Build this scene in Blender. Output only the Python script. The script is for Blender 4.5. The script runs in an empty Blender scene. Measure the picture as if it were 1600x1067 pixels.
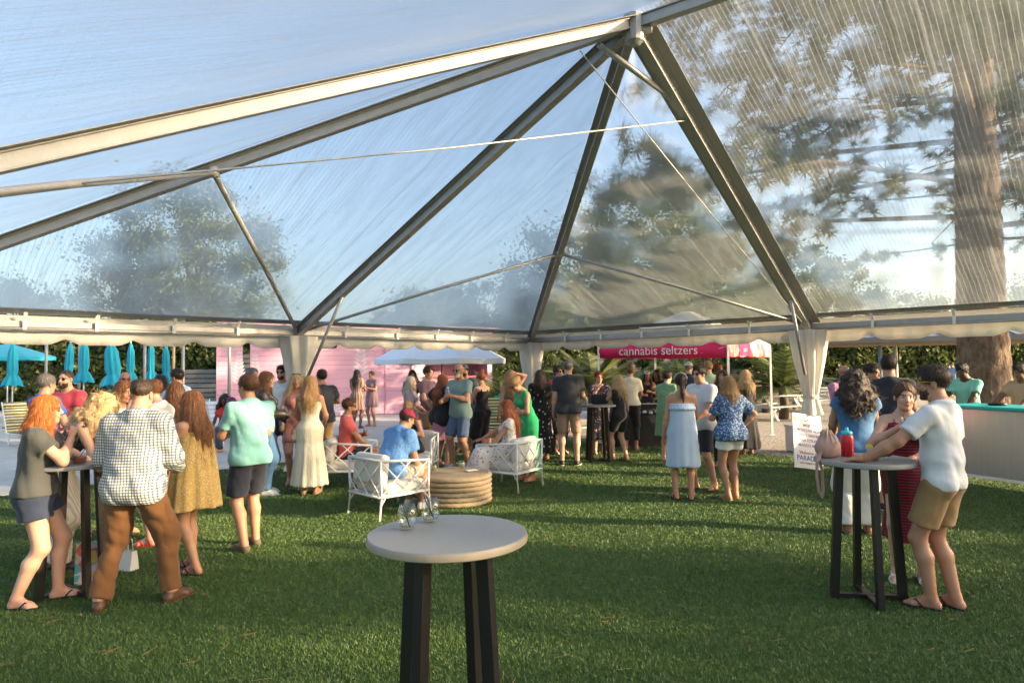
import bpy, bmesh, math, random
import numpy as np
from mathutils import Vector, Matrix

random.seed(7)
RNG = np.random.default_rng(11)
sc = bpy.context.scene
COL = sc.collection
R = math.radians

# ---------------------------------------------------------------- camera, sky, sun, exposure
CAM_H, FOC, PITCH, ROLL = 1.80, 1039.0, 0.038, 0.011
cd = bpy.data.cameras.new('camera')
cam = bpy.data.objects.new('camera', cd)
COL.objects.link(cam)
cd.sensor_width = 36.0
cd.lens = 36.0 * FOC / 1600.0
cd.clip_start = 0.05
cd.clip_end = 3000
cam.matrix_world = (Matrix.Translation((0, 0, CAM_H)) @ Matrix.Rotation(math.pi / 2 + PITCH, 4, 'X') @ Matrix.Rotation(-ROLL, 4, 'Z'))
sc.camera = cam

SUN_AZ = R(-14)      # direction towards the sun, counter-clockwise from +X
SUN_EL = R(16)
sun_dir = Vector((math.cos(SUN_AZ) * math.cos(SUN_EL), math.sin(SUN_AZ) * math.cos(SUN_EL), math.sin(SUN_EL)))
world = bpy.data.worlds.new('World')
sc.world = world
world.use_nodes = True
wn = world.node_tree
wn.nodes.clear()
sky = wn.nodes.new('ShaderNodeTexSky')
sky.sky_type = 'NISHITA'
sky.sun_disc = False
sky.sun_elevation = SUN_EL
sky.sun_rotation = math.pi / 2 - SUN_AZ
sky.air_density = 1.0
sky.dust_density = 4.0
sky.ozone_density = 1.0
bg = wn.nodes.new('ShaderNodeBackground')
bg.inputs['Strength'].default_value = 0.15
wo = wn.nodes.new('ShaderNodeOutputWorld')
wn.links.new(sky.outputs[0], bg.inputs[0])
wn.links.new(bg.outputs[0], wo.inputs[0])
sl = bpy.data.lights.new('sun', 'SUN')
sl.energy = 4.3
sl.angle = R(1.0)
sl.color = (1.0, 0.75, 0.47)
sun = bpy.data.objects.new('sun', sl)
COL.objects.link(sun)
sun.location = (30, -8, 20)
sun.rotation_euler = sun_dir.to_track_quat('Z', 'Y').to_euler()
sc.view_settings.view_transform = 'Standard'
sc.view_settings.look = 'None'
sc.view_settings.exposure = 1.72
sc.view_settings.gamma = 1.0
sc.view_settings.use_curve_mapping = False
sc.cycles.use_denoising = True
sc.cycles.max_bounces = 8
sc.cycles.transparent_max_bounces = 16
sc.cycles.caustics_reflective = False
sc.cycles.caustics_refractive = True
sc.cycles.sample_clamp_indirect = 3.0


def hor(px):
    return 573.3 - 0.011 * (px - 800)


def depth_of(px, yf):
    return FOC * CAM_H / (yf - hor(px))


def gp(px, D, z=0.0):
    """world point standing D metres in front of the camera, at the bearing of column px"""
    return Vector(((px - 800) / FOC * D, D, z))


def zat(px, py, D):
    return CAM_H - (py - hor(px)) / FOC * D

# ---------------------------------------------------------------- materials
MATS = {}


def new_mat(name):
    m = bpy.data.materials.new(name)
    m.use_nodes = True
    nt = m.node_tree
    nt.nodes.clear()
    out = nt.nodes.new('ShaderNodeOutputMaterial')
    b = nt.nodes.new('ShaderNodeBsdfPrincipled')
    nt.links.new(b.outputs[0], out.inputs[0])
    return m, nt, b, out


def rgb(c):
    return (c[0], c[1], c[2], 1.0)


def nd(nt, t, **kw):
    n = nt.nodes.new(t)
    for k, v in kw.items():
        if k in n.inputs:
            n.inputs[k].default_value = v
        else:
            setattr(n, k, v)
    return n


def mixc(nt, fac, a, b, mode='MIX'):
    n = nt.nodes.new('ShaderNodeMix')
    n.data_type = 'RGBA'
    n.blend_type = mode
    for sock, v in ((n.inputs[0], fac), (n.inputs[6], a), (n.inputs[7], b)):
        if hasattr(v, 'is_output'):
            nt.links.new(v, sock)
        elif isinstance(v, (int, float)):
            sock.default_value = v
        else:
            sock.default_value = rgb(v)
    return n.outputs[2]


def mathn(nt, op, a, b=None, clamp=False):
    n = nt.nodes.new('ShaderNodeMath')
    n.operation = op
    n.use_clamp = clamp
    for i, v in enumerate((a, b)):
        if v is None:
            continue
        if hasattr(v, 'is_output'):
            nt.links.new(v, n.inputs[i])
        else:
            n.inputs[i].default_value = v
    return n.outputs[0]


def coords(nt, scale=(1, 1, 1), rot=(0, 0, 0), out='Object'):
    tc = nt.nodes.new('ShaderNodeTexCoord')
    mp = nt.nodes.new('ShaderNodeMapping')
    mp.inputs['Scale'].default_value = scale
    mp.inputs['Rotation'].default_value = rot
    nt.links.new(tc.outputs[out], mp.inputs[0])
    return mp.outputs[0]


def noise(nt, vec, scale, detail=4, rough=0.55):
    n = nd(nt, 'ShaderNodeTexNoise', Scale=scale, Detail=detail, Roughness=rough)
    nt.links.new(vec, n.inputs['Vector'])
    return n.outputs['Fac']


def ramp(nt, fac, stops):
    n = nt.nodes.new('ShaderNodeValToRGB')
    e = n.color_ramp.elements
    while len(e) < len(stops):
        e.new(0.5)
    for i, (p, c) in enumerate(stops):
        e[i].position = p
        e[i].color = rgb(c) if not isinstance(c, (int, float)) else (c, c, c, 1)
    nt.links.new(fac, n.inputs[0])
    return n.outputs[0]


def bump(nt, b, h, strength=0.3, dist=0.01):
    n = nd(nt, 'ShaderNodeBump', Strength=strength, Distance=dist)
    nt.links.new(h, n.inputs['Height'])
    nt.links.new(n.outputs[0], b.inputs['Normal'])


def solid(name, col, rough=0.6, metal=0.0, var=0.12, scale=6.0, bmp=0.1, bscale=60.0, coat=0.0):
    if name in MATS:
        return MATS[name]
    m, nt, b, out = new_mat(name)
    v = coords(nt)
    f = noise(nt, v, scale)
    c = mixc(nt, f, [x * (1 - var) for x in col], [min(1, x * (1 + var)) for x in col])
    nt.links.new(c, b.inputs['Base Color'])
    b.inputs['Roughness'].default_value = rough
    b.inputs['Metallic'].default_value = metal
    if coat:
        b.inputs['Coat Weight'].default_value = coat
    if bmp:
        bump(nt, b, noise(nt, v, bscale, 3), bmp, 0.004)
    MATS[name] = m
    return m


def cloth(name, col, rough=0.85, var=0.10, weave=350.0):
    """plain woven cloth: soft tonal variation and a fine weave"""
    if name in MATS:
        return MATS[name]
    m, nt, b, out = new_mat(name)
    v = coords(nt)
    f = noise(nt, v, 9.0, 5)
    c = mixc(nt, f, [x * (1 - var) for x in col], [min(1, x * (1 + var)) for x in col])
    nt.links.new(c, b.inputs['Base Color'])
    b.inputs['Roughness'].default_value = rough
    b.inputs['Sheen Weight'].default_value = 0.15
    w = noise(nt, v, weave, 1)
    f2 = noise(nt, coords(nt, (1, 1, 0.45)), 13.0, 3)
    h = mathn(nt, 'ADD', mathn(nt, 'MULTIPLY', w, 0.05), f2)
    bump(nt, b, h, 0.32, 0.02)
    MATS[name] = m
    return m


def plaid(name, base, c1, c2, size=0.025):
    if name in MATS:
        return MATS[name]
    m, nt, b, out = new_mat(name)
    v = coords(nt)
    col = None
    sep = nt.nodes.new('ShaderNodeSeparateXYZ')
    nt.links.new(v, sep.inputs[0])
    cols = base
    for ax, cc in ((0, c1), (2, c2)):
        s = mathn(nt, 'FRACT', mathn(nt, 'DIVIDE', sep.outputs[ax], size))
        k = mathn(nt, 'LESS_THAN', s, 0.42)
        cols = mixc(nt, mathn(nt, 'MULTIPLY', k, 0.8), cols, cc)
    for ax in (0, 2):
        s = mathn(nt, 'FRACT', mathn(nt, 'DIVIDE', mathn(nt, 'ADD', sep.outputs[ax], 0.6 * size), size * 3))
        k = mathn(nt, 'LESS_THAN', s, 0.10)
        cols = mixc(nt, mathn(nt, 'MULTIPLY', k, 0.30), cols, (0.55, 0.42, 0.20))
    nt.links.new(cols, b.inputs['Base Color'])
    b.inputs['Roughness'].default_value = 0.85
    bump(nt, b, noise(nt, coords(nt, (1, 1, 0.45)), 13.0, 3), 0.55, 0.03)
    MATS[name] = m
    return m


def stripes(name, c1, c2, size=0.04, axis=2, c3=None, duty=0.5):
    if name in MATS:
        return MATS[name]
    m, nt, b, out = new_mat(name)
    sep = nt.nodes.new('ShaderNodeSeparateXYZ')
    nt.links.new(coords(nt), sep.inputs[0])
    if axis == 'ang':
        a = mathn(nt, 'ARCTAN2', sep.outputs[0], sep.outputs[1])
        src = mathn(nt, 'MULTIPLY', a, 0.16)
    else:
        src = sep.outputs[axis]
    s = mathn(nt, 'FRACT', mathn(nt, 'DIVIDE', mathn(nt, 'ADD', src, 5.0), size))
    cols = mixc(nt, mathn(nt, 'LESS_THAN', s, duty), c1, c2)
    if c3:
        s2 = mathn(nt, 'FRACT', mathn(nt, 'DIVIDE', mathn(nt, 'ADD', src, 5.01), size * 2.5))
        cols = mixc(nt, mathn(nt, 'LESS_THAN', s2, 0.22), cols, c3)
    nt.links.new(cols, b.inputs['Base Color'])
    b.inputs['Roughness'].default_value = 0.85
    bump(nt, b, noise(nt, coords(nt, (1, 1, 0.45)), 13.0, 3), 0.5, 0.03)
    MATS[name] = m
    return m


def floral(name, base, spots, scale=28.0, fill=0.45):
    """printed cloth: scattered blotches of several colours on a ground"""
    if name in MATS:
        return MATS[name]
    m, nt, b, out = new_mat(name)
    v = coords(nt)
    cols = base
    for i, c in enumerate(spots):
        n = nd(nt, 'ShaderNodeTexVoronoi', Scale=scale * (1 + 0.23 * i))
        mp = coords(nt, (1, 1, 1), (0.7 * i, 0.4 * i, 0.9 * i))
        wv = nd(nt, 'ShaderNodeTexNoise', Scale=scale * 1.3, Detail=2)
        nt.links.new(mp, wv.inputs['Vector'])
        dv = nt.nodes.new('ShaderNodeVectorMath')
        dv.operation = 'MULTIPLY_ADD'
        dv.inputs[1].default_value = (0.025, 0.025, 0.025)
        nt.links.new(wv.outputs['Color'], dv.inputs[0])
        nt.links.new(mp, dv.inputs[2])
        nt.links.new(dv.outputs[0], n.inputs['Vector'])
        k = mathn(nt, 'LESS_THAN', n.outputs['Distance'], fill - 0.05 * i)
        sp = nt.nodes.new('ShaderNodeSeparateColor')
        nt.links.new(n.outputs['Color'], sp.inputs[0])
        k = mathn(nt, 'MULTIPLY', k, mathn(nt, 'GREATER_THAN', sp.outputs[0], 0.3))
        cols = mixc(nt, k, cols, c)
    nt.links.new(cols, b.inputs['Base Color'])
    b.inputs['Roughness'].default_value = 0.85
    bump(nt, b, noise(nt, coords(nt, (1, 1, 0.45)), 13.0, 3), 0.5, 0.03)
    MATS[name] = m
    return m


def hair_mat(name, dark, light):
    if name in MATS:
        return MATS[name]
    m, nt, b, out = new_mat(name)
    v = coords(nt, (55, 55, 5))
    f = noise(nt, v, 1.6, 4, 0.6)
    f2 = noise(nt, coords(nt), 7, 2)
    c = ramp(nt, mathn(nt, 'ADD', mathn(nt, 'MULTIPLY', f, 0.75), mathn(nt, 'MULTIPLY', f2, 0.25)), [(0.30, dark), (0.70, light)])
    nt.links.new(c, b.inputs['Base Color'])
    b.inputs['Roughness'].default_value = 0.42
    b.inputs['Specular IOR Level'].default_value = 0.4
    bump(nt, b, f, 0.9, 0.012)
    MATS[name] = m
    return m


def skin_mat(name, col):
    """skin: the mesh's own tint attribute carries lips, eyes and brows"""
    if name in MATS:
        return MATS[name]
    m, nt, b, out = new_mat(name)
    v = coords(nt)
    f = noise(nt, v, 14, 4)
    c = mixc(nt, f, [x * 0.9 for x in col], [min(1, x * 1.08) for x in col])
    at = nt.nodes.new('ShaderNodeAttribute')
    at.attribute_name = 'tint'
    c = mixc(nt, 1.0, c, at.outputs['Color'], 'MULTIPLY')
    nt.links.new(c, b.inputs['Base Color'])
    b.inputs['Roughness'].default_value = 0.5
    b.inputs['Subsurface Weight'].default_value = 0.12
    b.inputs['Subsurface Radius'].default_value = (0.02, 0.008, 0.004)
    b.inputs['Subsurface Scale'].default_value = 0.3
    bump(nt, b, noise(nt, v, 160, 2), 0.12, 0.002)
    MATS[name] = m
    return m


def glass_mat(name, tint=(0.95, 0.97, 0.97), trans=0.72):
    """thin clear glass: mostly see-through with a gloss; cheap and shadow-friendly"""
    if name in MATS:
        return MATS[name]
    m, nt, b, out = new_mat(name)
    nt.nodes.remove(b)
    tr = nd(nt, 'ShaderNodeBsdfTransparent')
    tr.inputs[0].default_value = rgb(tint)
    gl = nd(nt, 'ShaderNodeBsdfGlossy', Roughness=0.04)
    fr = nd(nt, 'ShaderNodeLayerWeight', Blend=0.35)
    mx = nt.nodes.new('ShaderNodeMixShader')
    nt.links.new(mathn(nt, 'ADD', mathn(nt, 'MULTIPLY', fr.outputs['Facing'], 0.5), 0.04), mx.inputs[0])
    nt.links.new(tr.outputs[0], mx.inputs[1])
    nt.links.new(gl.outputs[0], mx.inputs[2])
    nt.links.new(mx.outputs[0], out.inputs[0])
    MATS[name] = m
    return m

# ---------------------------------------------------------------- mesh helpers


def tag(o, label=None, cat=None, group=None, kind=None):
    if label: o['label'] = label
    if cat: o['category'] = cat
    if group: o['group'] = group
    if kind: o['kind'] = kind
    return o


def empty(name, loc=(0, 0, 0), rz=0.0, label=None, cat=None, group=None):
    o = bpy.data.objects.new(name, None)
    COL.objects.link(o)
    o.location = loc
    o.rotation_euler = (0, 0, rz)
    o.empty_display_size = 0.1
    return tag(o, label, cat, group)


def link(name, me, mat, parent=None):
    o = bpy.data.objects.new(name, me)
    COL.objects.link(o)
    if mat is not None and not me.materials:
        me.materials.append(mat)
    if parent is not None:
        o.parent = parent
    return o


def copy_tree(o, parent=None):
    c = o.copy()
    COL.objects.link(c)
    c.parent = parent
    for ch in o.children:
        copy_tree(ch, c)
    return c


class MB:
    """collects simple solids into one mesh"""

    def __init__(self):
        self.v, self.f = [], []

    def add(self, vs, fs):
        n = len(self.v)
        self.v += [tuple(p) for p in vs]
        self.f += [tuple(i + n for i in f) for f in fs]
        return self

    def box(self, c, s, rz=0.0, M=None):
        hx, hy, hz = s[0] / 2, s[1] / 2, s[2] / 2
        vs = [Vector((x, y, z)) for x in (-hx, hx) for y in (-hy, hy) for z in (-hz, hz)]
        if M is None:
            M = Matrix.Rotation(rz, 3, 'Z')
        vs = [M @ p + Vector(c) for p in vs]
        return self.add(vs, [(0, 1, 3, 2), (4, 6, 7, 5), (0, 4, 5, 1), (2, 3, 7, 6), (0, 2, 6, 4), (1, 5, 7, 3)])

    def bar(self, a, b, w, h, up=(0, 0, 1)):
        """rectangular bar from a to b, w wide, h tall"""
        a, b = Vector(a), Vector(b)
        d = (b - a)
        L = d.length
        d.normalize()
        s = d.cross(Vector(up))
        if s.length < 1e-4: s = d.cross(Vector((1, 0, 0)))
        s.normalize()
        t = s.cross(d)
        M = Matrix((s, d, t)).transposed()
        return self.box((a + b) / 2, (w, L, h), M=M)

    def tube(self, pts, r, n=8, cap=True):
        pts = [Vector(p) for p in pts]
        rs = r if isinstance(r, (list, tuple)) else [r] * len(pts)
        ref = Vector((0, 0, 1))
        vs, fs = [], []
        for i, p in enumerate(pts):
            d = (pts[min(i + 1, len(pts) - 1)] - pts[max(i - 1, 0)]).normalized()
            s = d.cross(ref)
            if s.length < 0.05: s = d.cross(Vector((1, 0, 0)))
            s.normalize()
            t = s.cross(d)
            for k in range(n):
                a = 2 * math.pi * k / n
                vs.append(p + (s * math.cos(a) + t * math.sin(a)) * rs[i])
        for i in range(len(pts) - 1):
            for k in range(n):
                fs.append((i * n + k, i * n + (k + 1) % n, (i + 1) * n + (k + 1) % n, (i + 1) * n + k))
        if cap:
            fs.append(tuple(range(n))[::-1])
            fs.append(tuple((len(pts) - 1) * n + k for k in range(n)))
        return self.add(vs, fs)

    def lathe(self, prof, n=24, c=(0, 0, 0), close=False):
        vs, fs = [], []
        m = len(prof)
        for (r, z) in prof:
            for k in range(n):
                a = 2 * math.pi * k / n
                vs.append((c[0] + r * math.cos(a), c[1] + r * math.sin(a), c[2] + z))
        for i in range(m - 1):
            for k in range(n):
                fs.append((i * n + k, i * n + (k + 1) % n, (i + 1) * n + (k + 1) % n, (i + 1) * n + k))
        if prof[0][0] > 1e-6 and not close: fs.append(tuple(range(n))[::-1])
        if prof[-1][0] > 1e-6 and not close: fs.append(tuple((m - 1) * n + k for k in range(n)))
        return self.add(vs, fs)

    def mesh(self, name, smooth=False):
        me = bpy.data.meshes.new(name)
        me.from_pydata([tuple(float(q) for q in p) for p in self.v], [], self.f)
        me.update()
        if smooth:
            me.polygons.foreach_set('use_smooth', [True] * len(me.polygons))
        return me

    def build(self, name, mat, parent=None, smooth=False, bevel=0.0):
        me = self.mesh(name, smooth)
        o = link(name, me, mat, parent)
        if bevel:
            md = o.modifiers.new('bevel', 'BEVEL')
            md.width = bevel
            md.segments = 2
            md.limit_method = 'ANGLE'
        return o


def np_mesh(name, V, F, smooth=True):
    """mesh from numpy vertices and quads/tris"""
    me = bpy.data.meshes.new(name)
    nv, nf, k = len(V), len(F), F.shape[1]
    me.vertices.add(nv)
    me.vertices.foreach_set('co', np.ascontiguousarray(V, dtype=np.float32).ravel())
    me.loops.add(nf * k)
    me.loops.foreach_set('vertex_index', np.ascontiguousarray(F, dtype=np.int32).ravel())
    me.polygons.add(nf)
    me.polygons.foreach_set('loop_start', np.arange(0, nf * k, k, dtype=np.int32))
    me.polygons.foreach_set('loop_total', np.full(nf, k, dtype=np.int32))
    if smooth:
        me.polygons.foreach_set('use_smooth', np.ones(nf, dtype=bool))
    me.update(calc_edges=True)
    return me

# ================================================================ GROUND
U = Vector((0.700, 0.714, 0)).normalized()      # along the tent's end side
V = Vector((0.714, -0.700, 0)).normalized()     # along the tent's long side
C2 = Vector((0.47, 16.2, 0))                    # far corner leg


def ground_mat():
    m, nt, b, out = new_mat('ground_earth')
    v = coords(nt)
    c = ramp(nt, noise(nt, v, 0.6, 6), [(0.3, (0.09, 0.10, 0.04)), (0.7, (0.20, 0.17, 0.11))])
    nt.links.new(c, b.inputs['Base Color'])
    b.inputs['Roughness'].default_value = 0.95
    return m


def quad(name, pts, mat, kind='structure', parent=None):
    me = bpy.data.meshes.new(name)
    me.from_pydata([tuple(p) for p in pts], [], [(0, 1, 2, 3)])
    o = link(name, me, mat, parent)
    if kind and parent is None: o['kind'] = kind
    return o


quad('ground', [(-900, -300, -0.05), (900, -300, -0.05), (900, 1500, -0.05), (-900, 1500, -0.05)], ground_mat())


def turf_mat():
    m, nt, b, out = new_mat('turf_backing')
    v = coords(nt)
    f = noise(nt, v, 1.1, 5)
    f2 = noise(nt, v, 90, 2)
    c = mixc(nt, f, (0.050, 0.100, 0.017), (0.072, 0.135, 0.024))
    c = mixc(nt, mathn(nt, 'MULTIPLY', f2, 0.6), c, (0.018, 0.034, 0.008))
    nt.links.new(c, b.inputs['Base Color'])
    b.inputs['Roughness'].default_value = 0.9
    bump(nt, b, f2, 0.8, 0.02)
    return m


CT = C2 - V * 1.2 + U * 1.2
quad('lawn', [CT, CT + V * 60, CT + V * 60 - U * 60, CT - U * 60], turf_mat())

# paved patio beyond the tent's end side: real slabs with open joints over a sand bed
def slab_mat():
    m, nt, b, out = new_mat('pale_concrete')
    v = coords(nt)
    oi = nt.nodes.new('ShaderNodeObjectInfo')
    f = noise(nt, v, 1.5, 7, 0.65)
    c = ramp(nt, f, [(0.25, (0.40, 0.38, 0.34)), (0.75, (0.58, 0.56, 0.51))])
    c = mixc(nt, mathn(nt, 'MULTIPLY', oi.outputs['Random'], 0.25), c, (0.34, 0.33, 0.31))
    nt.links.new(c, b.inputs['Base Color'])
    b.inputs['Roughness'].default_value = 0.85
    bump(nt, b, noise(nt, v, 70, 3), 0.3, 0.004)
    return m


SLAB = slab_mat()
patio = quad('patio', [CT + U * 18 - V * 0.012 + Vector((0, 0, -0.035)), CT - U * 48 - V * 0.012 + Vector((0, 0, -0.035)), CT - U * 48 - V * 34 + Vector((0, 0, -0.035)), CT + U * 18 - V * 34 + Vector((0, 0, -0.035))], solid('sand_bed', (0.10, 0.095, 0.085), 0.95))
smb = MB()
smb.box((0, 0, 0), (2.985, 2.985, 0.05))
sme = smb.mesh('slab')
sme.materials.append(SLAB)
ang = math.atan2(U.y, U.x)
for i in range(-9, 3):
    for j in range(0, 9):
        p = CT + U * (3 * i + 0.5) - V * (3 * j + 1.53)
        if p.y < 3 or abs(p.x) > p.y * 0.95 + 3: continue
        o = bpy.data.objects.new('slab', sme)
        COL.objects.link(o)
        o.parent = patio
        o.location = (p.x, p.y, -0.016)
        o.rotation_euler = (0, 0, ang)


def gravel_mat():
    m, nt, b, out = new_mat('gravel_bed')
    v = coords(nt)
    n = nd(nt, 'ShaderNodeTexVoronoi', Scale=26.0)
    nt.links.new(v, n.inputs['Vector'])
    sp = nt.nodes.new('ShaderNodeSeparateColor')
    nt.links.new(n.outputs['Color'], sp.inputs[0])
    c = ramp(nt, sp.outputs[0], [(0.0, (0.16, 0.15, 0.14)), (0.5, (0.34, 0.32, 0.29)), (1.0, (0.56, 0.53, 0.48))])
    c = mixc(nt, noise(nt, v, 0.5, 4), c, (0.26, 0.23, 0.19))
    nt.links.new(c, b.inputs['Base Color'])
    b.inputs['Roughness'].default_value = 0.95
    bump(nt, b, n.outputs['Distance'], 0.9, 0.03)
    return m


quad('gravel_yard', [CT + U * 0.01 + Vector((0, 0, -0.02)), CT + U * 0.01 + V * 50 + Vector((0, 0, -0.02)), CT + U * 45 + V * 50 + Vector((0, 0, -0.02)), CT + U * 45 + V * 0 + Vector((0, 0, -0.02))], gravel_mat())


# blades of the turf, one mass
def grass():
    n = 420000
    t = RNG.random(n)
    D = 3.2 * (17.5 / 3.2) ** (t ** 0.92)
    x = (RNG.random(n) - 0.5) * 2 * (D * 0.83 + 0.5)
    P = np.stack([x, D], 1)
    rel = P - np.array([CT.x, CT.y])
    ok = (rel @ np.array([U.x, U.y]) < 0) & (rel @ np.array([V.x, V.y]) > 0)
    P, D = P[ok], D[ok]
    n = len(P)
    h = (0.013 + 0.011 * RNG.random(n)) * (1 + 0.02 * D)
    w = 0.0016 + 0.0005 * D
    a = RNG.random(n) * 2 * np.pi
    la = RNG.random(n) * 2 * np.pi
    lean = RNG.random(n) * 0.9 * h
    Z = np.zeros(n)
    b1 = np.stack([P[:, 0] + np.cos(a) * w, P[:, 1] + np.sin(a) * w, Z], 1)
    b2 = np.stack([P[:, 0] - np.cos(a) * w, P[:, 1] - np.sin(a) * w, Z], 1)
    tp = np.stack([P[:, 0] + np.cos(la) * lean, P[:, 1] + np.sin(la) * lean, h], 1)
    Vx = np.stack([b1, b2, tp], 1).reshape(-1, 3)
    F = np.arange(3 * n).reshape(-1, 3)
    me = np_mesh('grass', Vx, F, False)
    at = me.attributes.new('shade', 'FLOAT', 'POINT')
    at.data.foreach_set('value', np.repeat(RNG.random(n), 3).astype(np.float32))
    m, nt, b, out = new_mat('turf_blades')
    an = nt.nodes.new('ShaderNodeAttribute')
    an.attribute_name = 'shade'
    c = ramp(nt, an.outputs['Fac'], [(0.0, (0.060, 0.120, 0.024)), (0.6, (0.088, 0.158, 0.032)), (0.94, (0.112, 0.182, 0.042)), (1.0, (0.13, 0.19, 0.055))])
    f = noise(nt, coords(nt), 1.6, 5)
    c = mixc(nt, f, c, mixc(nt, 1.0, c, (0.80, 0.83, 0.8), 'MULTIPLY'))
    nt.links.new(c, b.inputs['Base Color'])
    b.inputs['Roughness'].default_value = 0.55
    tr = nt.nodes.new('ShaderNodeBsdfTranslucent')
    nt.links.new(c, tr.inputs[0])
    mx = nd(nt, 'ShaderNodeMixShader')
    mx.inputs[0].default_value = 0.12
    nt.links.new(b.outputs[0], mx.inputs[1])
    nt.links.new(tr.outputs[0], mx.inputs[2])
    nt.links.new(mx.outputs[0], out.inputs[0])
    tag(link('grass', me, m), 'short green artificial turf covering the ground under the tent', 'grass', kind='stuff')


grass()


def needles():
    mb = MB()
    for i in range(240):
        D = 3.4 + 9 * random.random() ** 1.3
        p = Vector(((random.random() - 0.5) * 1.6 * D, D, 0.03))
        a = random.random() * 6.28
        L = random.uniform(0.05, 0.13)
        q = Vector((math.cos(a) * L, math.sin(a) * L, random.uniform(0, 0.012)))
        mb.bar(p - q / 2, p + q / 2, 0.0024, 0.002)
    tag(mb.build('fallen_needles', solid('dry_needle', (0.25, 0.15, 0.07), 0.9)), 'dry brown pine needles strewn over the turf', 'needles', kind='stuff')


needles()

# ================================================================ TENT
HE = 2.50
A_W, B_W = 6.12, 6.6
L2 = C2 + Vector((0, 0, HE))
L1 = L2 - U * A_W
L0 = L2 - U * 2 * A_W
L3 = L2 + V * B_W
L4 = L2 + V * 2 * B_W
L5 = L0 + V * B_W
L6 = L0 + V * 2 * B_W
AP = Vector((1.36, 7.08, 5.56))
RIDGE = AP + Vector((0.80, -0.60, 0)) * 6.6

ALU = solid('tent_aluminium', (0.42, 0.41, 0.395), 0.45, 0.35, 0.22, 9, 0.25, 40)
VINYLW = solid('white_vinyl', (0.80, 0.79, 0.76), 0.5, 0, 0.05, 3, 0.2, 25)
GREYV = solid('grey_vinyl', (0.36, 0.355, 0.345), 0.6, 0, 0.08, 5, 0.2, 25)


def curtain_mat():
    m, nt, b, out = new_mat('white_curtain')
    b.inputs['Base Color'].default_value = (0.80, 0.77, 0.70, 1)
    b.inputs['Roughness'].default_value = 0.9
    bump(nt, b, noise(nt, coords(nt, (1, 1, 0.15)), 30, 3), 0.4, 0.02)
    tr = nt.nodes.new('ShaderNodeBsdfTranslucent')
    tr.inputs[0].default_value = (0.80, 0.77, 0.70, 1)
    mx = nd(nt, 'ShaderNodeMixShader')
    mx.inputs[0].default_value = 0.35
    nt.links.new(b.outputs[0], mx.inputs[1])
    nt.links.new(tr.outputs[0], mx.inputs[2])
    nt.links.new(mx.outputs[0], out.inputs[0])
    return m


CURT = curtain_mat()


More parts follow.
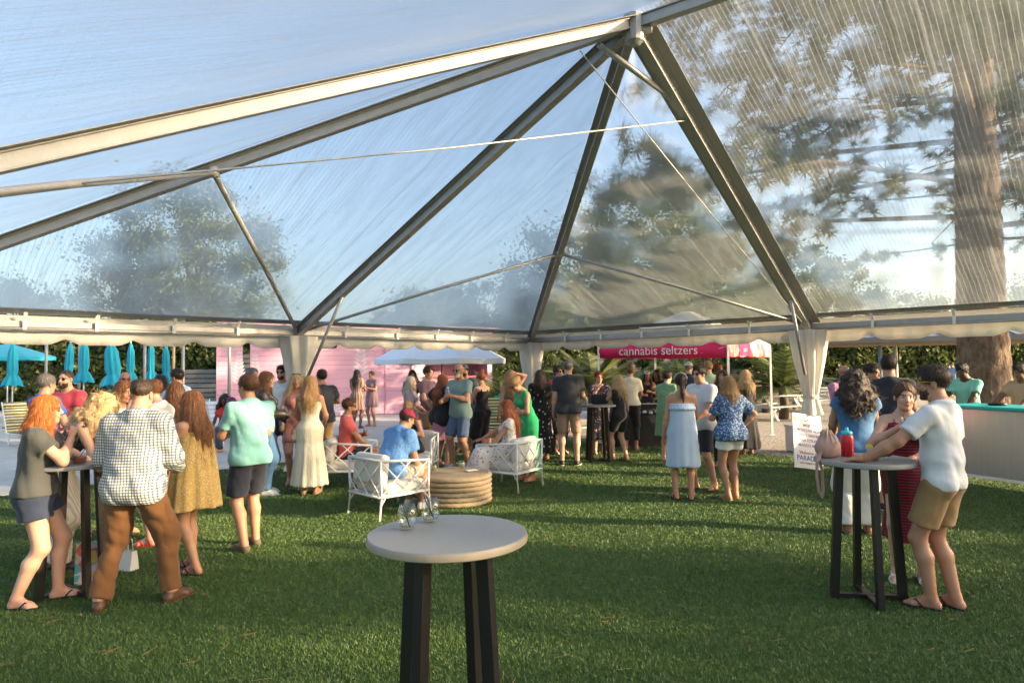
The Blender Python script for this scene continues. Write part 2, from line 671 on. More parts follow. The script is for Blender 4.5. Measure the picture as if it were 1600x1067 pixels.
def vinyl_mat(name, lo, hi, blur, cord):
    """clear reinforced vinyl: see-through film with scuffs, wrinkles and embedded cords"""
    m, nt, b, out = new_mat(name)
    uv = nt.nodes.new('ShaderNodeUVMap')
    sep = nt.nodes.new('ShaderNodeSeparateXYZ')
    nt.links.new(uv.outputs[0], sep.inputs[0])
    wob = noise(nt, coords(nt), 0.9, 3)
    u = mathn(nt, 'ADD', sep.outputs[0], mathn(nt, 'MULTIPLY', wob, 0.05))
    l1 = mathn(nt, 'LESS_THAN', mathn(nt, 'FRACT', mathn(nt, 'DIVIDE', u, 0.055)), 0.14)
    l2 = mathn(nt, 'LESS_THAN', mathn(nt, 'FRACT', mathn(nt, 'DIVIDE', sep.outputs[1], 0.11)), 0.07)
    seam = mathn(nt, 'LESS_THAN', mathn(nt, 'FRACT', mathn(nt, 'DIVIDE', u, 1.42)), 0.022)
    cords_ = mathn(nt, 'ADD', mathn(nt, 'MULTIPLY', l1, cord * 0.85), mathn(nt, 'MULTIPLY', l2, 0.08), True)
    cords_ = mathn(nt, 'MAXIMUM', cords_, mathn(nt, 'MULTIPLY', seam, 0.14))
    st = nt.nodes.new('ShaderNodeMapping')
    st.inputs['Scale'].default_value = (5.0, 0.6, 1)
    st.inputs['Rotation'].default_value = (0, 0, 0.35)
    nt.links.new(uv.outputs[0], st.inputs[0])
    scuff = noise(nt, st.outputs[0], 1.8, 6, 0.65)
    sc2 = nt.nodes.new('ShaderNodeMapRange')
    sc2.inputs[1].default_value, sc2.inputs[2].default_value = 0.38, 0.75
    sc2.inputs[3].default_value, sc2.inputs[4].default_value = lo, hi
    nt.links.new(scuff, sc2.inputs[0])
    fac = mathn(nt, 'ADD', sc2.outputs[0], cords_, True)
    tr = nt.nodes.new('ShaderNodeBsdfTransparent')
    tr.inputs[0].default_value = (0.93, 0.95, 0.96, 1)
    df = nt.nodes.new('ShaderNodeBsdfDiffuse')
    df.inputs[0].default_value = (0.66, 0.69, 0.71, 1)
    tl = nt.nodes.new('ShaderNodeBsdfTranslucent')
    tl.inputs[0].default_value = (0.62, 0.67, 0.71, 1)
    m1 = nd(nt, 'ShaderNodeMixShader')
    m1.inputs[0].default_value = 0.55
    nt.links.new(df.outputs[0], m1.inputs[1])
    nt.links.new(tl.outputs[0], m1.inputs[2])
    gl = nd(nt, 'ShaderNodeBsdfGlossy', Roughness=0.22)
    bp = nd(nt, 'ShaderNodeBump', Strength=0.5, Distance=0.05)
    nt.links.new(scuff, bp.inputs['Height'])
    nt.links.new(bp.outputs[0], gl.inputs['Normal'])
    m2 = nd(nt, 'ShaderNodeMixShader')
    nt.links.new(fac, m2.inputs[0])
    rf = nd(nt, 'ShaderNodeBsdfRefraction', Roughness=0.32, IOR=1.035)
    rf.inputs[0].default_value = (0.95, 0.97, 0.98, 1)
    m0 = nd(nt, 'ShaderNodeMixShader')
    m0.inputs[0].default_value = blur
    nt.links.new(tr.outputs[0], m0.inputs[1])
    nt.links.new(rf.outputs[0], m0.inputs[2])
    nt.links.new(m0.outputs[0], m2.inputs[1])
    nt.links.new(m1.outputs[0], m2.inputs[2])
    lw = nd(nt, 'ShaderNodeLayerWeight', Blend=0.25)
    m3 = nd(nt, 'ShaderNodeMixShader')
    nt.links.new(mathn(nt, 'MULTIPLY', lw.outputs['Fresnel'], 0.35), m3.inputs[0])
    nt.links.new(m2.outputs[0], m3.inputs[1])
    nt.links.new(gl.outputs[0], m3.inputs[2])
    nt.links.new(m3.outputs[0], out.inputs[0])
    nt.nodes.remove(b)
    return m


CLEAR = vinyl_mat('scuffed_vinyl', 0.38, 0.60, 0.45, 0.24)
CLEAR2 = vinyl_mat('hazy_vinyl', 0.17, 0.33, 0.52, 0.22)
CLEAR3 = vinyl_mat('newer_clear_vinyl', 0.14, 0.32, 0.36, 0.34)
tent = empty('frame_tent', (C2.x, C2.y, 0), 0, 'large frame tent with clear vinyl roof, aluminium rafters and white scalloped valance', 'tent')
TINV = Matrix.Translation(-Vector((C2.x, C2.y, 0)))


def part(mb, name, mat, smooth=False, bevel=0.0):
    o = mb.build(name, mat, tent, smooth, bevel)
    o.matrix_parent_inverse = TINV
    return o


def panel(name, quad4, mat, n=26):
    """roof panel between four corners (two may coincide), gently rippled; uv in metres: along the eave, up the slope"""
    a, b, c, d = quad4      # eave a-b, top d-c
    lift = Vector((0, 0, 0.085))
    vs, fs, uvs = [], [], []
    e = (b - a).normalized()
    nrm = (b - a).cross(d - a).normalized()
    up = nrm.cross(e)
    for j in range(n + 1):
        for i in range(n + 1):
            s, t = i / n, j / n
            p = (a.lerp(b, s)).lerp(d.lerp(c, s), t) + lift
            sag = math.sin(math.pi * t) * math.sin(math.pi * s)
            rip = 0.014 * math.sin(9.0 * s * 2 + 2.1 * t) + 0.010 * math.sin(23 * t + 5 * s)
            p = p - Vector((0, 0, 1)) * (0.05 * sag) + Vector((0, 0, 1)) * rip * min(1, 6 * sag)
            vs.append(p)
            q = p - a
            uvs.append((q.dot(e), q.dot(up)))
    for j in range(n):
        for i in range(n):
            k = j * (n + 1) + i
            fs.append((k, k + 1, k + n + 2, k + n + 1))
    me = bpy.data.meshes.new(name)
    me.from_pydata([tuple(v) for v in vs], [], fs)
    uvl = me.uv_layers.new(name='UVMap')
    for lp in me.loops:
        uvl.data[lp.index].uv = uvs[lp.vertex_index]
    me.polygons.foreach_set('use_smooth', [True] * len(me.polygons))
    o = link(name, me, mat, tent)
    o.matrix_parent_inverse = TINV
    return o


panel('roof_panel', (L0, L1, AP, AP), CLEAR)
panel('roof_panel', (L1, L2, AP, AP), CLEAR)
panel('roof_panel', (L2, L3, AP, AP), CLEAR2)
panel('roof_panel', (L3, L4, RIDGE, AP), CLEAR3)
panel('roof_panel', (L5, L0, AP, AP), CLEAR)
panel('roof_panel', (L6, L5, AP, RIDGE), CLEAR)


def beam(a, b, w, h, name='rafter'):
    mb = MB()
    dz = Vector((0, 0, -h / 2))
    d = (b - a).normalized()
    s = d.cross(Vector((0, 0, 1))).normalized()
    t = s.cross(d)
    mb.bar(a + dz, b + dz, w * 0.55, h * 0.92)
    mb.bar(a + dz + t * h * 0.46, b + dz + t * h * 0.46, w, h * 0.12)
    mb.bar(a + dz - t * h * 0.46, b + dz - t * h * 0.46, w, h * 0.12)
    return part(mb, name, ALU, bevel=0.004)


def flap(a, b, w, name='seam_flap'):
    d = (b - a).normalized()
    s = d.cross(Vector((0, 0, 1))).normalized()
    mb = MB()
    z = Vector((0, 0, 0.012))
    mb.bar(a + z, b + z, w, 0.006, up=s.cross(d))
    return part(mb, name, GREYV)


beam(AP, L3, 0.12, 0.15)
flap(AP, L3, 0.38)
beam(AP, L2, 0.09, 0.12)
flap(AP, L2, 0.20)
beam(AP, L1, 0.11, 0.13)
flap(AP, L1, 0.20)
beam(AP, L0, 0.085, 0.11)
flap(AP, L0, 0.18)
beam(AP, L5, 0.08, 0.10)
flap(AP, L5, 0.20)
beam(AP, RIDGE, 0.10, 0.13, 'ridge_beam')
beam(RIDGE, L4, 0.11, 0.14)
beam(RIDGE, L6, 0.11, 0.14)
M2 = AP.lerp(L2, 0.537) - Vector((0, 0, 0.08))
M0 = AP.lerp(L0, 0.49) - Vector((0, 0, 0.08))
dn = Vector((0, 0, -0.05))
for a, b in ((M2, L1), (M2, L3), (M0, L1), (M0, L5)):
    part(MB().tube([a, a.lerp(b, 0.5), b + dn], 0.027 if a is not M0 else 0.034, 10), 'brace', ALU, True)
# joint fittings on the hips and the crown
for p, r in ((M2, 0.06), (M0, 0.07)):
    part(MB().lathe([(0.0, -r), (r * 0.9, -r * 0.7), (r, 0), (r * 0.9, r * 0.7), (0.0, r)], 12, p), 'joint', ALU, True)
mb = MB()
mb.lathe([(0.05, -0.30), (0.10, -0.26), (0.12, -0.1), (0.12, 0.02), (0.05, 0.06)], 12, AP)
mb.bar(AP + Vector((-0.16, 0.05, -0.1)), AP + Vector((0.18, -0.06, -0.1)), 0.10, 0.14)
part(mb, 'crown_fitting', ALU)
# strut and cables under the crown
part(MB().tube([AP.lerp(L0, 0.04) + Vector((0, 0, -0.16)), AP.lerp(L3, 0.17) + Vector((0, 0, -0.1))], 0.035, 10), 'strut', ALU, True)
WIRE = solid('white_cable', (0.72, 0.70, 0.66), 0.4, 0.3)
c1a, c1b = AP.lerp(L3, 0.205) + Vector((0, 0, -0.16)), M0.lerp(L5, 0.50)
part(MB().tube([c1a, c1a.lerp(c1b, 0.5) + Vector((0, 0, -0.03)), c1b], 0.009, 6), 'cable', WIRE, True)
c2a, c2b = AP.lerp(L0, 0.062) + Vector((0, 0, -0.15)), AP.lerp(L3, 0.93) + Vector((0, 0, -0.2))
part(MB().tube([c2a, c2a.lerp(c2b, 0.5) + Vector((0, 0, -0.04)), c2b], 0.008, 6), 'cable', WIRE, True)

# eave rails, hems, straps, valance, legs, drapes


def eave(a, b, n_sc, seed):
    d = (b - a).normalized()
    L = (b - a).length
    inn = Vector((-d.y, d.x, 0))
    if inn.dot(Vector((AP.x, AP.y, 0)) - Vector((a.x, a.y, 0))) < 0: inn = -inn
    part(MB().bar(a + dn, b + dn, 0.055, 0.085), 'eave_rail', ALU, bevel=0.006)
    part(MB().tube([a + inn * 0.05 + Vector((0, 0, -0.115)), b + inn * 0.05 + Vector((0, 0, -0.115))], 0.02, 8), 'valance_rail', ALU, True)
    slope = (AP - (a + b) / 2)
    slope = (inn * 1.0 + Vector((0, 0, 0.5))).normalized()
    hm = MB()
    hm.add([a + Vector((0, 0, 0.10)) - inn * 0.05, b + Vector((0, 0, 0.10)) - inn * 0.05, b + Vector((0, 0, 0.088)) + inn * 0.14 + Vector((0, 0, 0.07)), a + Vector((0, 0, 0.088)) + inn * 0.14 + Vector((0, 0, 0.07))], [(0, 1, 2, 3)])
    part(hm, 'roof_hem', GREYV)
    # valance: scalloped cloth, wavy, outside the rail
    vs, fs = [], []
    m = int(L / 0.045)
    for i in range(m + 1):
        s = i / m * L
        ph = (s / L * n_sc) % 1.0
        x = abs(ph - 0.5) * 2
        drop = 0.325 - 0.085 * max(0, (x - 0.55) / 0.45) ** 1.2
        w = 0.006 * math.sin(s * 9 + seed) + 0.004 * math.sin(s * 23 + seed)
        for k in range(5):
            t = k / 4
            p = a + d * s - inn * (0.062 + w * t * 2 + 0.012 * t) + Vector((0, 0, 0.075 - drop * t - 0.075 * t))
            vs.append(p)
    for i in range(m):
        for k in range(4):
            q = i * 5 + k
            fs.append((q, q + 5, q + 6, q + 1))
    o = part(MB().add(vs, fs), 'valance', CURT, True)
    md = o.modifiers.new('thickness', 'SOLIDIFY')
    md.thickness = 0.004
    # white straps that lace the roof to the rail
    k = max(3, int(L / 0.95))
    for i in range(1, k):
        p = a + d * (L * (i + random.uniform(-0.1, 0.1)) / k) + inn * 0.045
        mb = MB()
        mb.bar(p + Vector((0, 0, 0.10)) + inn * 0.10, p + Vector((0, 0, 0.0)) + inn * 0.03, 0.045, 0.006, up=d.cross(Vector((0, 0, 1))))
        mb.bar(p + Vector((0, 0, 0.0)) + inn * 0.03, p + Vector((0, 0, -0.13)) + inn * 0.035, 0.045, 0.008, up=inn)
        part(mb, 'strap', VINYLW)


eave(L0, L1, 7, 0.3)
eave(L1, L2, 7, 1.3)
eave(L2, L3, 7, 2.3)
eave(L3, L4, 7, 3.3)
eave(L5, L0, 7, 4.3)


def leg(p, drape=True, seed=0, tie=1.15, face=0):
    part(MB().bar((p.x, p.y, 0.012), (p.x, p.y, HE - 0.02), 0.075, 0.075, up=(0.7, 0.7, 0)), 'leg', ALU, bevel=0.006)
    part(MB().box((p.x, p.y, 0.008), (0.22, 0.22, 0.012)), 'base_plate', ALU)
    if not drape: return
    n, vs, fs = 56, [], []
    zs = [HE - 0.12 - (HE - 0.12 - 0.92) * k / 24 for k in range(25)]
    for z in zs:
        if z > tie:
            t = (z - tie) / (HE - 0.12 - tie)
            w = 0.10 + 0.17 * t ** 0.8
        else:
            t = (tie - z) / 0.5
            w = 0.10 + 0.12 * t
        fa = 0.10 + 0.16 * min(1, abs(z - tie) * 1.6)
        for k in range(n):
            a = 2 * math.pi * k / n
            r = w * (1 + fa * math.sin(7 * a + seed + 0.4 * math.sin(3 * z)) + 0.07 * math.sin(13 * a + z * 2))
            vs.append((p.x + r * math.cos(a), p.y + r * math.sin(a), z))
    for j in range(len(zs) - 1):
        for k in range(n):
            fs.append((j * n + k, (j + 1) * n + k, (j + 1) * n + (k + 1) % n, j * n + (k + 1) % n))
    part(MB().add(vs, fs), 'drape', CURT, True)
    part(MB().lathe([(0.118, -0.03), (0.128, 0.0), (0.118, 0.03)], 20, (p.x, p.y, tie), True), 'tie_band', CURT, True)


for p, s, t in ((L1, 0.0, 1.30), (L2, 1.0, 1.15), (L3, 2.0, 1.22)):
    leg(p, True, s, t)
for p in (L0, L4, L5):
    leg(p, False)
for p, t in ((L1, 0.20), (L3, 0.16)):
    q = p.lerp(AP, t) + Vector((0, 0, -0.14))
    inw = (Vector((AP.x, AP.y, 0)) - Vector((p.x, p.y, 0))).normalized()
    part(MB().tube([(p.x + inw.x * 0.30, p.y + inw.y * 0.30, 1.62), q], 0.027, 10), 'knee_brace', ALU, True)

# ================================================================ VEGETATION
def leaf_mat(name, cols, trans=0.35):
    if name in MATS: return MATS[name]
    m, nt, b, out = new_mat(name)
    an = nt.nodes.new('ShaderNodeAttribute')
    an.attribute_name = 'shade'
    c = ramp(nt, an.outputs['Fac'], [(0.0, cols[0]), (0.55, cols[1]), (1.0, cols[2])])
    nt.links.new(c, b.inputs['Base Color'])
    b.inputs['Roughness'].default_value = 0.55
    tr = nt.nodes.new('ShaderNodeBsdfTranslucent')
    nt.links.new(c, tr.inputs[0])
    mx = nd(nt, 'ShaderNodeMixShader')
    mx.inputs[0].default_value = trans
    nt.links.new(b.outputs[0], mx.inputs[1])
    nt.links.new(tr.outputs[0], mx.inputs[2])
    nt.links.new(mx.outputs[0], out.inputs[0])
    MATS[name] = m
    return m


LEAF = leaf_mat('leaf_green', [(0.025, 0.050, 0.012), (0.055, 0.100, 0.022), (0.120, 0.170, 0.040)])
LEAFD = leaf_mat('leaf_dark', [(0.030, 0.060, 0.016), (0.062, 0.110, 0.028), (0.130, 0.180, 0.050)])
LEAFY = leaf_mat('leaf_olive', [(0.055, 0.080, 0.018), (0.110, 0.145, 0.036), (0.210, 0.235, 0.075)])
PINE = leaf_mat('pine_needles', [(0.040, 0.072, 0.016), (0.080, 0.125, 0.028), (0.170, 0.200, 0.055)], 0.3)
FROND = leaf_mat('palm_leaf', [(0.050, 0.085, 0.020), (0.120, 0.160, 0.045), (0.30, 0.30, 0.11)], 0.35)
BARK = solid('bark_grey', (0.13, 0.10, 0.075), 0.95, 0, 0.35, 5, 0.9, 22)


def leaves_mesh(name, C, size, aspect=0.5, flatten=0.0, seed=0):
    """one quad per leaf at centres C (n,3), random facing"""
    rg = np.random.default_rng(seed)
    n = len(C)
    a = rg.normal(size=(n, 3))
    a[:, 2] *= (1 - flatten)
    a /= np.linalg.norm(a, axis=1)[:, None] + 1e-9
    b = rg.normal(size=(n, 3))
    b = np.cross(a, b)
    b /= np.linalg.norm(b, axis=1)[:, None] + 1e-9
    sz = size * (0.6 + 0.8 * rg.random(n))[:, None]
    a, b = a * sz, b * sz * aspect
    Vx = np.stack([C - a, C - a * 0.1 + b, C + a, C - a * 0.1 - b], 1).reshape(-1, 3)
    F = np.arange(4 * n).reshape(-1, 4)
    me = np_mesh(name, Vx, F, False)
    at = me.attributes.new('shade', 'FLOAT', 'POINT')
    at.data.foreach_set('value', np.repeat(rg.random(n), 4).astype(np.float32))
    return me


def clumps(centers, radii, per, seed):
    rg = np.random.default_rng(seed)
    out = []
    for c, r in zip(centers, radii):
        d = rg.normal(size=(per, 3))
        d /= np.linalg.norm(d, axis=1)[:, None]
        rr = r * np.abs(rg.normal(size=per)) * 0.62
        out.append(np.array(c) + d * rr[:, None] * np.array([1, 1, 0.75]))
    return np.concatenate(out)


def tree(loc, h, r, label, mat=LEAF, seed=1, name='broadleaf_tree', n=46, per=210, size=0.17, base=0.28, group=None, sq=0.9):
    root = empty(name, loc, random.random() * 6, label, 'tree', group)
    rg = random.Random(seed)
    mb = MB()
    th = h * base
    mb.tube([(0, 0, -0.1), (0.05, 0.02, th * 0.5), (0.0, 0.06, th), (0.1, 0.0, h * 0.62)], [h * 0.024, h * 0.019, h * 0.016, h * 0.007], 9)
    cs, rs = [], []
    cz = th + (h - th) * 0.52
    hz = (h - th) * 0.52
    n = int(n * 1.5)
    for i in range(n):
        while True:
            p = Vector((rg.uniform(-1, 1), rg.uniform(-1, 1), rg.uniform(-1, 1)))
            if 0.15 < p.length < 1: break
        p = p.normalized() * p.length ** 0.5
        k = rg.uniform(0.82, 1.08)
        c = Vector((p.x * r * sq * k, p.y * r * sq * k, cz + p.z * hz * k))
        cs.append(c)
        rs.append(rg.uniform(0.15, 0.30) * r)
        if i % 3 == 0:
            b = Vector((0, 0, th * rg.uniform(0.75, 1.5)))
            mb.tube([b, b.lerp(c, 0.5) + Vector((0, 0, 0.06 * h * rg.uniform(-1, 1))), c], [h * 0.008, h * 0.005, h * 0.0015], 6)
    mb.build('trunk', BARK, root, True)
    link('crown', leaves_mesh('crown', clumps(cs, rs, int(per * 2.2), seed), size * 0.62, 0.55, 0, seed), mat, root)
    return root


def box_leaves(lo, hi, n, seed, shell=0.35, wav=0.25):
    """leaf centres filling the skin of a box (a clipped hedge)"""
    rg = np.random.default_rng(seed)
    lo, hi = np.array(lo), np.array(hi)
    P = lo + rg.random((n, 3)) * (hi - lo)
    # push towards front/top faces
    f = rg.random(n)
    P[:, 1] = np.where(f < 0.72, lo[1] + rg.random(n) ** 2 * shell, P[:, 1])
    P[:, 2] = np.where(f > 0.80, hi[2] - rg.random(n) ** 2 * shell, P[:, 2])
    w = wav * (np.sin(P[:, 0] * 1.3 + seed) + 0.6 * np.sin(P[:, 0] * 3.1 + P[:, 2] * 2 + seed))
    P[:, 1] += w * 0.5 - 0.1 * np.sin(P[:, 2] * 3 + P[:, 0])
    P[:, 2] += np.where(f > 0.80, w * 0.5, 0)
    return P


def hedge(a, b, h, depth, label, mat, seed, n=9000, size=0.11, group=None):
    a, b = Vector(a), Vector(b)
    d = b - a
    root = empty('hedge', a, math.atan2(d.y, d.x), label, 'hedge', group)
    L = d.length
    link('foliage', leaves_mesh('foliage', box_leaves((0, 0, 0.05), (L, depth, h), n, seed), size, 0.6, 0, seed), mat, root)
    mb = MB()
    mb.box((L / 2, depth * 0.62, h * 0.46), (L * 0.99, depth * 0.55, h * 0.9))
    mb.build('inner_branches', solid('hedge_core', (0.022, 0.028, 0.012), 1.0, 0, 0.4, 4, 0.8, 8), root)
    return root


hedge(gp(-110, 31), gp(418, 29.5), 3.5, 1.6, 'tall clipped green hedge behind the turquoise parasols', LEAFY, 3, 15000, 0.13)
hedge(gp(1215, 38), gp(1760, 37), 3.3, 2.0, 'tall green hedge behind the open pavilion', LEAFY, 5, 12000, 0.15)
hedge(gp(770, 33), gp(1250, 34), 2.9, 1.5, 'loose green shrubbery behind the grey board fence', LEAFY, 6, 9000, 0.16)

tree(gp(300, 40, 0), 13.0, 5.6, 'broad olive green tree rising behind the hedge at left', LEAFY, 21, n=56, per=230, size=0.20, base=0.2)
tree(gp(40, 42, 0), 7.2, 4.4, 'low rounded tree at the far left beyond the hedge', LEAFY, 22, per=170, size=0.2, base=0.18)
tree(gp(150, 46, 0), 7.8, 4.6, 'small pale tree between the two left trees beyond the hedge', LEAFY, 28, n=36, per=150, size=0.2, base=0.18)
tree(gp(905, 44, 0), 11.6, 5.6, 'dense dark green tree seen through the roof beyond the corner leg', LEAFD, 23, n=52, per=230, size=0.22, base=0.12)
tree(gp(1035, 46, 0), 14.4, 7.2, 'tallest broad tree beyond the corner leg behind the pink canopy', LEAFD, 24, n=60, per=250, size=0.23, base=0.12)
tree(gp(1140, 50, 0), 11.0, 5.6, 'rounded tree standing just right of the tallest broad tree', LEAF, 25, n=44, per=210, size=0.22, base=0.12)
tree(gp(790, 47, 0), 8.2, 4.6, 'low dense tree behind the pink hut and white parasol', LEAF, 26, n=40, per=200, size=0.2, base=0.12)
tree(gp(660, 60, 0), 8.5, 5.2, 'far low tree behind the pink plank fence', LEAFD, 27, n=36, per=170, size=0.25, base=0.12)
tree(gp(1235, 48, 0), 11.2, 3.2, 'narrow tree behind the thick tent rafter at right', LEAFD, 29, n=36, per=190, size=0.2, base=0.12)
tree(gp(1330, 52, 0), 9.8, 3.8, 'small rounded tree beyond the pavilion', LEAF, 30, n=36, per=190, size=0.22, base=0.12)
tree(gp(1420, 60, 0), 7.6, 4.4, 'distant low tree left of the pine trunk', LEAFD, 31, n=30, per=160, size=0.25, base=0.12)
tree(gp(1640, 50, 0), 8.4, 4.8, 'low tree at the right edge behind the pine', LEAF, 32, n=34, per=170, size=0.22, base=0.12)


# shade trees beside the lawn, out to the right, the ones whose shadows lie over the near turf
for i, (x, y, h, r) in enumerate(((19.5, -9.5, 8.2, 4.0), (18.0, -4.6, 7.8, 3.7), (19.5, -0.4, 7.5, 3.4), (25.0, 2.0, 4.8, 2.0))):
    tree((x, y, 0), h, r, ('tallest leafy shade tree beside the lawn beyond the right edge', 'leafy shade tree beside the lawn, next to the tallest one', 'leafy shade tree beside the lawn, next to the smallest one', 'smallest leafy shade tree beside the lawn beyond the bar')[i], LEAF, 50 + i, n=30, per=90, size=0.30, base=0.10)


def pine(loc, h, label, seed, zlo, br, n_br, rad=0.46, tufts=9):
    root = empty('pine_tree', loc, 0, label, 'tree')
    rg = random.Random(seed)
    # trunk with plated bark
    n, m = 84, int(h / 0.11)
    vs, fs = [], []
    rr = np.random.default_rng(seed)
    cell = rr.random((m + 2, 14)) * 0.35
    for j in range(m + 1):
        z = j / m * h - 0.1
        r = rad * (1 - 0.72 * max(0, z / h) ** 0.9) * (1 + 0.35 * math.exp(-max(0, z) * 2.2))
        for k in range(n):
            a = 2 * math.pi * k / n
            u_ = a / (2 * math.pi) * 11 + 0.35 * math.sin(z * 2.3) + 0.3 * math.sin(z * 5.1 + a * 3)
            iu = math.floor(u_)
            vz = z * 2.6 + 0.5 * (iu % 2) + 0.4 * math.sin(iu * 2.3)
            fu, fv = u_ - iu, vz - math.floor(vz)
            e = min(fu, 1 - fu) * 2.0
            e2 = min(fv, 1 - fv) * 2.6
            pl = min(1.0, e * 2.2, e2 * 2.6)
            rough = 0.25 * math.sin(a * 37 + z * 21) + 0.25 * math.sin(a * 23 - z * 33)
            q = r + 0.032 * pl + 0.006 * rough * pl + 0.018 * (cell[min(m, int(max(0, vz)) % m), iu % 11] - 0.17)
            vs.append((q * math.cos(a), q * math.sin(a), z))
    for j in range(m):
        for k in range(n):
            fs.append((j * n + k, j * n + (k + 1) % n, (j + 1) * n + (k + 1) % n, (j + 1) * n + k))
    mt, nt, b, out = new_mat('pine_bark')
    v = coords(nt)
    v2 = coords(nt, (1, 1, 0.45))
    f = noise(nt, v2, 7, 6, 0.7)
    c = ramp(nt, f, [(0.3, (0.050, 0.036, 0.028)), (0.52, (0.15, 0.105, 0.078)), (0.75, (0.27, 0.20, 0.15))])
    nt.links.new(c, b.inputs['Base Color'])
    b.inputs['Roughness'].default_value = 0.95
    bump(nt, b, noise(nt, v2, 28, 5), 0.9, 0.03)
    MB().add(vs, fs).build('trunk', mt, root, True)
    lim = MB()
    tips = []
    for i in range(n_br):
        z = zlo + (h * 0.97 - zlo) * (i / n_br) ** 0.9
        a = i * 2.4 + rg.uniform(-0.4, 0.4)
        L = br * (1 - 0.55 * (z - zlo) / (h - zlo)) * rg.uniform(0.75, 1.1)
        d = Vector((math.cos(a), math.sin(a), 0))
        p0 = Vector((0, 0, z)) + d * 0.2
        p1 = p0 + d * L * 0.45 + Vector((0, 0, rg.uniform(0.0, 0.5)))
        p2 = p0 + d * L * 0.8 + Vector((0, 0, rg.uniform(-0.5, 0.3)))
        p3 = p0 + d * L + Vector((0, 0, rg.uniform(-0.9, 0.4)))
        lim.tube([p0, p1, p2, p3], [0.060, 0.040, 0.024, 0.010], 6)
        pts = [p0, p1, p2, p3]
        for k in range(tufts):
            t = rg.uniform(0.14, 1.0) * 2.999
            q = pts[int(t)].lerp(pts[int(t) + 1], t - int(t))
            side = Vector((-d.y, d.x, 0)) * rg.choice((-1, 1))
            e = q + side * rg.uniform(0.3, 1.3) + d * rg.uniform(0.1, 0.9) + Vector((0, 0, rg.uniform(-0.45, 0.35)))
            lim.tube([q, q.lerp(e, 0.5) + Vector((0, 0, 0.06)), e], [0.022, 0.014, 0.006], 5)
            for w in range(6):
                tips.append(q.lerp(e, 0.35 + 0.13 * w) + Vector((rg.uniform(-.16, .16), rg.uniform(-.16, .16), rg.uniform(-.12, .12))))
    lim.build('limbs', BARK, root, True)
    T = np.array([tuple(p) for p in tips])
    rg2 = np.random.default_rng(seed)
    per = 34
    n = len(T) * per
    C = np.repeat(T, per, 0)
    d = rg2.normal(size=(n, 3))
    d /= np.linalg.norm(d, axis=1)[:, None]
    e = np.cross(d, rg2.normal(size=(n, 3)))
    e /= np.linalg.norm(e, axis=1)[:, None]
    L = (0.17 + 0.12 * rg2.random(n))[:, None]
    Vx = np.stack([C + e * 0.015, C - e * 0.015, C + d * L], 1).reshape(-1, 3)
    me = np_mesh('crown', Vx, np.arange(3 * n).reshape(-1, 3), False)
    at = me.attributes.new('shade', 'FLOAT', 'POINT')
    at.data.foreach_set('value', np.repeat(rg2.random(n), 3).astype(np.float32))
    link('crown', me, PINE, root)
    return root


pine(gp(1536, 12.8), 19, 'massive pine with plated bark trunk standing behind the bar', 4, 4.4, 7.6, 92, 0.44, 24)
pine(gp(1790, 19.0), 21, 'second tall pine just beyond the right edge, its branches reaching in', 9, 5.0, 8.5, 46, 0.36, 11)


def palm(loc, trunk_h, fr, label, seed, n=34, group=None, droop=0.5):
    """rosette of stiff feather fronds on a short trunk"""
    root = empty('palm', loc, 0, label, 'palm', group)
    rg = random.Random(seed)
    if trunk_h > 0.15:
        MB().tube([(0, 0, -0.05), (0.02, 0, trunk_h * 0.5), (0, 0.02, trunk_h)], [0.17, 0.14, 0.16], 10).build('trunk', BARK, root, True)
    V_, F_ = [], []
    for i in range(n):
        a = rg.uniform(0, 6.283)
        el = rg.uniform(0.05, 1.35)
        L = fr * rg.uniform(0.75, 1.1)
        d = Vector((math.cos(a), math.sin(a), 0))
        side = Vector((-d.y, d.x, 0))
        p = Vector((0, 0, trunk_h))
        ang_ = el
        k = 22
        for q in range(k):
            t = q / k
            st = Vector((d.x * math.cos(ang_), d.y * math.cos(ang_), math.sin(ang_))) * (L / k)
            p2 = p + st
            wl = fr * 0.26 * math.sin(math.pi * min(1, t * 0.9 + 0.12)) + 0.02
            up = side.cross(st).normalized()
            for sg in (1, -1):
                tip = p2 + side * sg * wl + st.normalized() * wl * 0.75 + up * wl * 0.25
                b0 = len(V_)
                V_ += [tuple(p), tuple(p2), tuple(tip)]
                F_.append((b0, b0 + 1, b0 + 2))
            p = p2
            ang_ -= droop * 1.6 / k
    me = np_mesh('fronds', np.array(V_), np.array(F_), False)
    at = me.attributes.new('shade', 'FLOAT', 'POINT')
    rg2 = np.random.default_rng(seed)
    at.data.foreach_set('value', np.repeat(rg2.random(len(F_)), 3).astype(np.float32))
    link('fronds', me, FROND, root)
    return root


